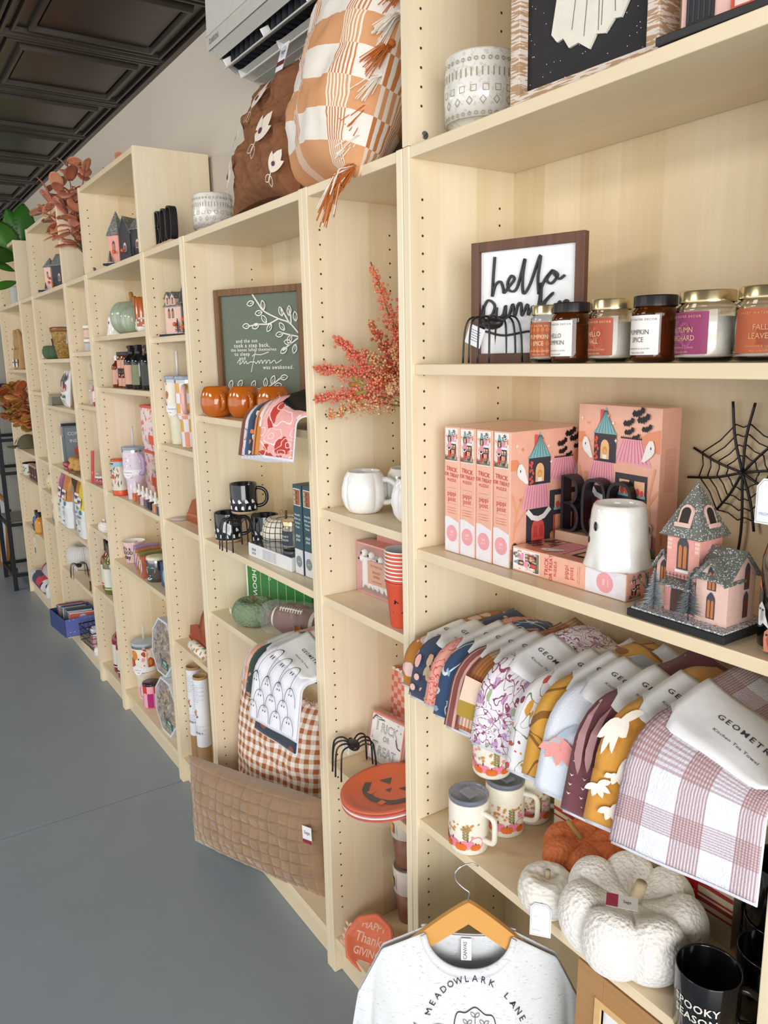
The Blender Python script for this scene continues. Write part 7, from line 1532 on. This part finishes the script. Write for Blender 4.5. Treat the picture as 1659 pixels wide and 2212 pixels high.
# popcorn bags
for i, (x, y, c, nm, fl) in enumerate(((-3.500, .045, '#8A3A6A', 'plum', 'DARK'), (-3.365, .040, '#C07A2E', 'caramel', 'SALTED'), (-3.190, .070, '#B5702A', 'second caramel', 'SALTED'), (-3.020, .045, '#E3C21E', 'yellow', 'CHEDDAR'))):
    t = thing('popcorn_bag', '%s and white standing popcorn bag with square logo label' % nm, 'popcorn', (x, y, .7285), 0, 'standing popcorn bags', -2); W = .150; H = .295
    def bag(sg):
        def fn(u, v):
            X = 2*u-1; e = (1-abs(X)**3)**.5*(.25+.75*sin(pi*min(1, .25+v*.8))**.7)*(1 if v < .85 else (1-v)/.15); return (X*W/2, sg*.034*e+noise.noise(Vector((X*3, v*7, i)))*.004, H*v)
        return fn
    top = M(c, .3, bump=.5, bs=22, var=.25); b = MB(); F = front(0); f = bag(-1)
    b.grid(lambda u, v: f(u, v*.52), 18, 16, M('#E2E6EA', .4)); b.grid(lambda u, v: f(u, .52+.48*v), 18, 16, top); g = bag(1); b.grid(lambda u, v: g(1-u, v), 18, 24, M('#E2E6EA', .4)); b.build('pouch', t)
    G = lambda x, y, h=0: Vector((x, f(min(max(x/W+.5, 0), 1), y/H)[1]-.0012-h, y)); b = MB(); b.poly(rect(-.040, .040, .165, .215), G, PAPER, .003); b.text('POPPY', .026, G, INK, 0, .192, .0042, bold=.02, sp=1.05); b.poly(circ(-.012, .192, .010, 14), G, M('#B5302E', .5), .005); b.poly(circ(.030, .140, .013, 16), G, M('#2F8A9A', .5), .003)
    b.text(fl, .017, G, INK, -.008, .112, .003, bold=.02)
    for q in range(4): b.line([(-.045, .092-q*.007), (.02, .092-q*.007)], .0018, G, M('#7A8088', .6), .003)
    b.line([(-.04, .035), (.0, .035)], .006, G, INK, .003); b.build('printed_label', t)
KW = NT('white_knit', .95, 'UV'); _w = KW.n('TexWave', {'Vector': KW.map((1, 1, 1)), 'Scale': 26.0, 'Distortion': 1.0}).outputs[1]; KW.bump(_w, .8, .004); KW = KW.end(KW.mix(_w, '#D9DAD6', '#EDEDEA'))
t = thing('knit_pumpkin', 'large white knitted pumpkin with dark stem behind the spider', 'pumpkin', (-3.435, .128, .4575), 0); b = MB(); h = pumpkin(b, .118, .180, 5, KW, dep=.10, seed=1); b.build('body', t); b = MB(); b.tube(spline([(0, 0, h*.8), (.004, 0, h+.01), (.012, 0, h+.04)], 4), .008, M('#4A3424', .8), 8); b.build('stem', t)
wire_spider('wire_spider', 'small black wire spider in front of the white knitted pumpkin', (-3.245, .035, .4575), 0, 1.0, 'black wire spiders', 10, legspan=.046, H=.080, thick=.0015)
t = thing('driftwood_piece', 'small brown wooden tray beside the spider', 'tray', (-2.990, .080, .4575), -12); b = MB(); b.prism([(-.09, 0), (.07, 0), (.08, .03), (.02, .022), (-.08, .012)], -.05, .05, M('#7E5A38', .7, bump=.5)); b.build('tray', t, bev=.004)
# G bottom
t = thing('display_box', 'blue dotted cardboard display box sticking out of the bottom shelf', 'box', (-3.560, -.090, .1062), 5); BLU = NT('dotted_blue', .5, 'Object'); BLU = BLU.end(BLU.mix(BLU.lt(BLU.vor(42, None, rnd=0.0) if False else BLU.n('TexVoronoi', {'Vector': BLU.co, 'Scale': 42.0, 'Randomness': .15}).outputs[0], .13), '#6473BE', '#C9CFE8'))
b = MB(); W, D_, H = .285, .22, .105
b.box(0, W, 0, .003, 0, H, M('#33467E', .5)); b.box(0, W, D_-.003, D_, 0, H, BLU); b.box(0, .003, 0, D_, 0, H, M('#33467E', .5)); b.box(W-.003, W, 0, D_, 0, H, BLU); b.box(0, W, 0, D_, 0, .003, BLU); b.build('carton', t)
rnd = random.Random(9); PC = ['#33405E', '#4E5E92', '#C9604A', '#6E8A4E', '#3A4A7A', '#B5B9C9', '#8A5A4A', '#4E6A5A']
for i in range(11):
    t = thing('flat_packet', ('navy', 'blue', 'orange', 'green', 'dark blue', 'pale grey', 'brown', 'teal', 'second navy', 'second blue', 'second orange')[i]+' flat packet standing in the blue display box', 'packet', (-3.535+.0235*i, -.055+.002*i, .112), 5+rnd.uniform(-4, 4), 'packets in the blue display box', -4, -14+rnd.uniform(-3, 4))
    b = MB(); m = M(PC[i % 8], .4); b.box(0, .014, 0, .15, 0, .115+rnd.uniform(0, .025), m); b.build('packet', t, bev=.003); b = MB(); b.poly(circ(.075, .09, .022, 14), right(.014), M('#AEBBD6', .5)); b.line([(.0, .12), (.14, .12)], .004, right(.014), PAPER); b.build('print', t)
t = thing('wire_basket', 'black wire mesh basket of folded clothes', 'basket', (-3.085, .005, .1058), 4); b = MB()
for z in (.0, .03, .06, .09): P = [(-.11, 0, z), (.10, 0, z), (.10, .17, z), (-.11, .17, z)]; b.tube([(x*(1+z), y, z+.003) for x, y, z in P], .002 if z < .09 else .0035, WIRE, 5, closed=True)
for i in range(11): x = -.11+.021*i; b.tube([(x, .0, .003), (x*(1.09), .0, .093)], .0014, WIRE, 4); b.tube([(x, .17, .003), (x*1.09, .17, .093)], .0014, WIRE, 4)
for i in range(8): y = .024*i; b.tube([(.10, y, .003), (.109, y, .093)], .0014, WIRE, 4); b.tube([(-.11, y, .003), (-.12, y, .093)], .0014, WIRE, 4)
b.build('wire_mesh', t)
for (x, y, z, w_, h, c, l) in ((-3.135, .085, .112, .10, .075, '#5E6250', 'dark olive folded garment in the wire basket'), (-3.035, .065, .112, .085, .060, '#D9A9B5', 'pink folded garment with red triangle in the basket'), (-3.035, .070, .173, .085, .040, '#DFE0EC', 'white folded garment on top of the pink one')):
    t = thing('folded_garment', l, 'clothes', (x, y, z), -6, 'folded clothes in the wire basket'); b = MB(); c_ = M(c, .9, bump=.6, bs=60)
    for q in range(3): b.M = T(0, 0, h*q/3); pillow_h = h/3; b.grid(lambda u, v: Vector(((w_/2)*cos(2*pi*u)*(.9 if v in (0, 1) else 1), .05*sin(2*pi*u), pillow_h*v)), 20, 3, c_, cu=True)
    b.M = ID; b.box(-w_/2*.85, w_/2*.85, -.04, .04, h*.3, h, c_)
    if c == '#D9A9B5': b.poly([(-.02, .04), (.02, .04), (0, .02)], front(-.0415), M('#B5303E', .6), .008)
    b.build('folds', t, bev=.012)
mini_white('small white ruffled pumpkin at the foot of the wire basket', (-2.862, .035, .1055), .045, .075, 5, False)
# ---- H
t = thing('peace_lily', 'tall peace lily with white flower in a silver vase', 'plant', (-4.235, .090, 2.0205), 0)
b = MB(); b.lathe([(0, 0), (.028, 0), (.032, .01), (.045, .115), (.041, .115), (.03, .02), (0, .015)], M('#B9BBBE', .15, .9), 32); b.build('vase', t)
gr = [M('#2E6A1E', .35), M('#3F7A22', .35), M('#245218', .35)]; rnd = random.Random(5)
for k, (ty, tz, an, L, W_) in enumerate(((.01, .34, 82, .27, .15), (-.02, .30, 128, .24, .16), (-.04, .27, 172, .24, .10), (-.05, .20, 160, .18, .05), (-.05, .13, 196, .18, .05), (.03, .29, 58, .17, .08), (.0, .36, 105, .22, .11), (-.08, .36, 150, .20, .10))):
    b = MB(); o = Vector((0, 0, .10)); tip = Vector((.04*(k % 3-1), ty, tz)); b.tube(spline([o, (o+tip)/2+Vector((.02, .01, .02)), tip], 6), .0035, M('#5E7A3A', .5), 6); b.build('stalk', t)
    b = MB(); F = T(*tip) @ RZ(90+rnd.uniform(-14, 14)) @ RX(90) @ RZ(an)
    b.grid(lambda u, v: F @ Vector((u*L, (v-.5)*W_*sin(pi*min(1, .03+u*.95))**.75, .05*L*sin(u*3)-abs(v-.5)*W_*.25+.003*sin(u*60))), 20, 6, gr[k % 3]); b.build('leaf', t, solid=.001)
b = MB(); b.tube(spline([(0, 0, .1), (-.02, -.08, .40), (-.02, -.16, .56)], 6), .003, M('#5E7A3A', .5), 6); b.build('flower_stalk', t)
b = MB(); F = T(-.02, -.16, .54) @ RZ(90) @ RX(90) @ RZ(80); b.grid(lambda u, v: F @ Vector((u*.14, (v-.5)*.085*sin(pi*min(1, .03+u*.95))**.7, abs(v-.5)*.05)), 14, 6, WHITE); b.tube([(-.01, -.16, .54), (0, -.155, .60)], .008, M('#E3DDB0', .6), 8); b.build('flower', t, solid=.001)
bottle('small olive oil bottle with dark label on the upper shelf', (-3.740, .050, 1.4815), .026, .150, OLG, BLACK, M('#26262A', .4), None, 'bottles in the second narrow bookcase', .3)
bottle('slim red bottle next to the silver dish', (-3.700, .060, 1.0705), .024, .175, M('#9A2E1A', .1, coat=.5), M('#5A1A12', .4), M('#B5563A', .5), None, 'bottles in the second narrow bookcase', .28)
t = thing('silver_dish', 'round silver dish standing on its edge', 'dish', (-3.800, .060, 1.0705), 0); b = MB(); b.M = T(0, 0, .063) @ RZ(-30) @ RX(80); b.lathe([(0, .02), (.03, .018), (.055, .006), (.062, 0), (.060, -.003), (0, .012)], M('#9EA3A6', .2, .95), 40); b.build('dish', t)
t = thing('mottled_vase', 'round cream vase with black spots', 'vase', (-3.790, .065, .8745), 0); b = MB(); b.lathe([(0, 0), (.035, 0), (.055, .03), (.060, .06), (.050, .10), (.025, .135), (.018, .140), (0, .138)], fabric('mottle', '#D9CE9E', [('spot', 24, .32, '#2E2A24', .8), ('blob', 20, .62, '#A08A4A', .2)], rough=.3, bump=0, coord='Object'), 40); b.build('vase_body', t); b = MB(); b.lathe([(.030, .001), (.034, .002), (.030, .004)], M('#2A2622', .5), 24); b.build('foot_ring', t)
t = thing('glass_ornament', 'mirrored glass ornament with pink ribbon tag', 'ornament', (-3.780, .045, .6815), 0); b = MB(); b.lathe([(0, 0), (.02, 0), (.026, .03), (.018, .06), (.022, .09), (.01, .10), (0, .10)], M('#C9C4BE', .1, .8), 20); b.build('glass', t); b = MB(); b.box(-.05, -.012, -.01, -.009, .075, .145, PAPER); b.prism([(-.01, .09), (.03, .08), (.035, .115), (.0, .12)], -.02, -.01, M('#D9A9A0', .6)); b.build('tag', t)
t = thing('gift_bag', 'peach paper bag behind the mirrored ornament', 'bag', (-3.700, .090, .6815), 0); b = MB(); b.prism([(-.035, 0), (.04, 0), (.045, .13), (-.03, .15)], -.02, .02, M('#D98A5A', .7, bump=.4)); b.build('bag', t, bev=.003); b = MB(); b.poly(rect(-.02, .02, .03, .08), front(-.02), M('#C9B79A', .6)); b.build('label', t)
# ---- I
RIB = M('#D6DAD8', .05, alpha=.45, coat=.6)
t = thing('ribbed_glass_jar', 'ribbed clear glass jar in the far extension box', 'jar', (-4.470, .080, 2.0205), 0); b = MB(); b.lathe([(0, 0), (.045, 0)]+[(.052+.003*(i % 2), .008+.009*i) for i in range(13)]+[(.046, .122), (.044, .12), (.047, .01), (0, .008)], RIB, 40, lambda a, z: 1+.03*sin(16*a)); b.build('glass', t); b = MB(); b.lathe([(0, .009), (.044, .009), (.044, .07), (0, .07)], M('#C9C6BE', .3, bump=.6, bs=60), 24); b.build('filling', t)
for x, y, l in ((-4.660, .070, 'tall kraft paper bag with white label, left'), (-4.470, .060, 'tall kraft paper bag with white label, right')):
    t = thing('kraft_bag', l, 'bag', (x, y, 1.6105), 0, 'kraft paper bags'); b = MB(); vs = []
    def kb(u, v):
        a = 2*pi*u; w_ = .052*(1-.15*v) if v < .75 else .044-.0*(v); d = .028*(1-v)**.6+.002; k = noise.noise(Vector((cos(a)*2, sin(a)*2, v*5)))*.006; ox = -.045*max(0, v-.80)/.2; return Vector((w_*math.copysign(abs(cos(a))**.5, cos(a))+ox+k, d*math.copysign(abs(sin(a))**.5, sin(a))+k, .262*v))
    b.grid(kb, 32, 24, M('#B5905F', .8, bump=.3, bs=30), cu=True); b.build('paper_bag', t, solid=.001)
    b = MB(); b.poly(rect(-.030, .030, .015, .065), front(-.036), PAPER, 0); b.text('BREW', .014, front(-.036), INK, 0, .045, .001)
    b.text('coffee', .022, front(-.030), M('#6B4A2E', .7), 0, .135, .002); b.build('label', t, solid=.0005)
OL_ = [M('#B5702E', .6), M('#A85A2A', .6), M('#C08A4A', .6), M('#B5705A', .6), M('#9A7A30', .6)]
foliage('orange and ochre leaf spray hanging in the far wide bookcase', (-4.400, .120, 1.0705), [(-.25, -.16, .40), (-.38, -.17, .33), (-.10, -.15, .46), (.08, -.14, .44), (-.30, -.18, .24), (-.12, -.17, .22), (.06, -.16, .30), (-.42, -.17, .40), (.10, -.13, .20), (-.2, -.17, .32)], OL_, 12, .085, 8, (M('#3E5A4E', .4), [(0, 0), (.035, 0), (.045, .02), (.04, .12), (.03, .14), (.026, .14), (.03, .02), (0, .02)]))
t = thing('green_cap', 'olive green cap with round patch resting on the shelf edge', 'hat', (-4.640, .020, 1.0705), -20); b = MB(); cg = M('#59593F', .9, bump=.3, bs=300)
b.grid(lambda u, v: Vector((.062*cos(2*pi*u)*cos(v*1.5), .075*sin(2*pi*u)*cos(v*1.5)+.05, .012+.085*sin(v*1.5))), 32, 12, cg, cu=True); b.build('crown', t); b = MB(); b.grid(lambda u, v: Vector(((u-.5)*.13, -.02-.07*v*(1-(2*u-1)**2)**.5, .012-.006*v+.010*(1-(2*u-1)**2))), 16, 6, cg); b.build('brim', t, solid=.003)
b = MB(); b.poly(circ(0, 0, .022, 20), plane(T(-.0, -.028, .045) @ RX(62)), M('#D9C9B5', .7), .002); b.build('patch', t)
t = thing('dark_green_box', 'tall dark green box standing behind the olive cap', 'box', (-4.480, .110, 1.0705), 4); b = MB(); b.box(0, .11, 0, .05, 0, .135, M('#3E5A48', .5)); b.build('carton', t, bev=.002); txt('lettering', t, 'Gather', .02, front(0), PAPER, x=.055, y=.09)
t = thing('enamel_tin', 'white enamel tin with black rim and leaf print', 'tin', (-4.660, .075, .8795), 0); b = MB(); b.lathe([(0, 0), (.050, 0), (.055, .005), (.055, .080)], M('#D9D9D2', .35), 36); b.lathe([(.055, .080), (.058, .083), (.055, .086), (.050, .082), (0, .02)], BLACK, 36); b.build('tin_body', t); b = MB(); F = cyl(.0553, -60); [b.poly(leaf(-.03+.015*i, .03+.02*(i % 2), .018, .004, 60*i), F, M('#4E4A42', .5)) for i in range(6)]; b.build('leaf_print', t)
for i in range(3):
    t = thing('chocolate_box', ('brown patterned chocolate box, left', 'brown patterned chocolate box, middle', 'brown patterned chocolate box, right')[i], 'box', (-4.490+.09*i, .030, .8795), 0, 'brown chocolate boxes'); b = MB(); b.box(0, .060, 0, .035, 0, .085, M('#5E3E38', .5)); b.box(0, .060, .0, .03, .085, .100, M('#B9998A', .5)); b.build('carton', t, bev=.001); b = MB(); b.line([(.01, .03), (.05, .03)], .006, front(0), M('#D9C9B5', .6)); b.build('printed_line', t)
for x, y, r, h, c, cl, l in ((-4.420, .035, .026, .14, '#2E4E8A', '#26262A', 'dark blue bottle with black cap'), (-4.290, .030, .034, .145, '#C98A3A', '#1E2024', 'amber bottle with black cap and orange label'), (-4.350, .110, .036, .20, '#2A3A5A', '#26262A', 'navy bottle at the back behind the amber one')): bottle(l, (x, y, .5245), r, h, M(c, .2, coat=.3), M(cl, .4), M('#D9A04A' if c == '#C98A3A' else c, .4), None, 'toiletry bottles in the far bookcase', .4)
t = thing('garden_snips', 'black metal garden snips lying at the shelf front', 'scissors', (-4.520, .035, .5245), 0); b = MB(); b.prism([(-.09, .012), (.02, .020), (.04, .012), (.0, .0), (-.02, .002)], -.006, .006, BLACK); b.build('blades', t, bev=.001); b = MB(); b.tube([(.03+.03*cos(a), 0, .024+.02*sin(a)) for a in [i*pi/6 for i in range(12)]], .004, BLACK, 6, closed=True); b.build('handle_loop', t)
t = thing('hanging_tag', 'white and green paper tag hanging below the shelf edge', 'tag', (-4.360, -.004, .375), 0); b = MB(); b.box(-.018, .018, 0, .001, 0, .115, PAPER); b.build('card', t); b = MB(); b.poly(rect(-.016, .016, .004, .045), front(0), M('#3A5A48', .6)); b.poly(circ(0, .07, .008, 10), front(0), M('#C9704A', .6)); b.build('print', t); b = MB(); b.tube([(0, .0005, .115), (0, .002, .140), (0, .03, .1505)], .0008, INK, 4); b.build('string', t)
def roll(label, loc, r, L, m, rz=0, rx=0):
    t = thing('rolled_blanket', label, 'blanket', loc, rz, 'rolled blankets on the bottom shelf'); b = MB(); b.M = T(0, 0, r) @ RX(90); b.lathe([(0, -L), (r*.8, -L), (r, -L+.02), (r, -.02), (r*.85, 0), (r*.4, .004), (0, -.004)], m, 36, uvs=(1, 1)); b.build('roll', t)
    b = MB(); P = [(r*(.2+.6*i/40)*cos(i*.45), -L*0-.003, r+r*(.2+.6*i/40)*sin(i*.45)) for i in range(40)]; b.tube([(x, -.006, z) for x, y, z in P], .002, M('#4E4A4A', .8), 4); b.build('rolled_edge', t)
NRW = fabric('blanket_print', '#DAD9DC', [('sy', 2.2, .42, '#C4303E'), ('sy', 2.2, .16, '#232C52', 0, .0), ('spot', 4.5, .34, '#232C52', .3)])
t = thing('rolled_blanket', 'red, navy and white patterned rolled blanket at the shelf front', 'blanket', (-4.500, .035, .1055), 0, 'rolled blankets on the bottom shelf'); b = MB(); b.M = T(0, 0, .052) @ RY(90); b.lathe([(0, -.16), (.04, -.16), (.052, -.14), (.052, .22), (.04, .24), (0, .24)], NRW, 40, uvs=(1, 1)); b.build('roll', t)
t = thing('rolled_blanket', 'pale grey rolled blanket with red edge lying on top', 'blanket', (-4.460, .105, .150), 0, 'rolled blankets on the bottom shelf'); b = MB(); b.M = T(0, 0, .055) @ RY(90); b.lathe([(0, -.10), (.05, -.10), (.062, -.08), (.062, .20), (.05, .22), (0, .22)], M('#B9BABD', .95, bump=.5, bs=200), 40); b.build('roll', t); b = MB(); b.M = T(0, 0, .055) @ RY(90); b.lathe([(.0625, -.06), (.0632, -.05), (.0632, -.04), (.0625, -.03)], M('#B5303E', .8), 40); b.build('red_stripe', t)
t = thing('blanket_band', 'white sock bundle at the right end of the bottom shelf', 'socks', (-4.130, .030, .1055), 0); b = MB(); b.lathe([(0, 0), (.03, 0), (.035, .02), (.033, .07), (.02, .10), (0, .105)], M('#DCDCDC', .9, bump=.5, bs=120), 24); b.build('bundle', t)
# ================================================================ FAR END: RACK AND CABINETS
BLK = M('#23262E', .45, .5)
t = thing('metal_rack', 'black metal ladder rack standing beyond the last bookcase', 'rack', (-5.10, -.10, 0), 0)
for x, y in ((.215, .02), (-.245, .02), (.215, .26), (-.245, .26)): b = MB(); b.box(x-.014, x+.014, y-.014, y+.014, 0, 1.50, BLK); b.build('post', t)
for z in (.10, .48, .86, 1.10, 1.48):
    b = MB(); b.box(-.245, .215, .01, .03, z, z+.022, BLK); b.box(-.245, .215, .25, .27, z, z+.022, BLK); b.box(-.255, -.235, .02, .26, z, z+.022, BLK); b.box(.205, .225, .02, .26, z, z+.022, BLK); b.build('crossbar', t)
b = MB(); b.box(-.24, .21, .03, .25, .502, .512, M('#8A8880', .6)); b.build('shelf', t)
GC = M('#A8A79F', .5)
for i, (x, l) in enumerate(((-6.16, 'grey filing cabinet directly behind the black rack'), (-6.94, 'grey filing cabinet further along the back wall'))):
    t = thing('filing_cabinet', l, 'cabinet', (x, .02, 0), 0, 'grey filing cabinets'); b = MB(); b.box(0, .75, 0, .262, .0, 2.0, GC); b.build('body', t, bev=.004)
    for z in (.04, .52, 1.0, 1.48):
        b = MB(); b.box(.012, .738, -.016, 0, z, z+.46, GC); d = b.build('drawer', t, bev=.003); b = MB(); b.box(.30, .45, -.030, -.017, z+.36, z+.375, M('#6E6E6A', .4, .6)); b.build('handle', d, bev=.002)
t = thing('framed_print', 'gold framed print leaning behind the black rack', 'picture', (-5.82, -.06, .002), 0, None, -4); b = MB()
for a in ((0, .03, 0, .6), (.37, .40, 0, .6), (.03, .37, 0, .03), (.03, .37, .57, .6)): b.box(a[0], a[1], 0, .02, a[2], a[3], M('#B5823E', .4, .4))
b.build('frame', t); b = MB(); b.box(.03, .37, .008, .012, .03, .57, M('#C9D0D4', .5)); b.build('print', t)
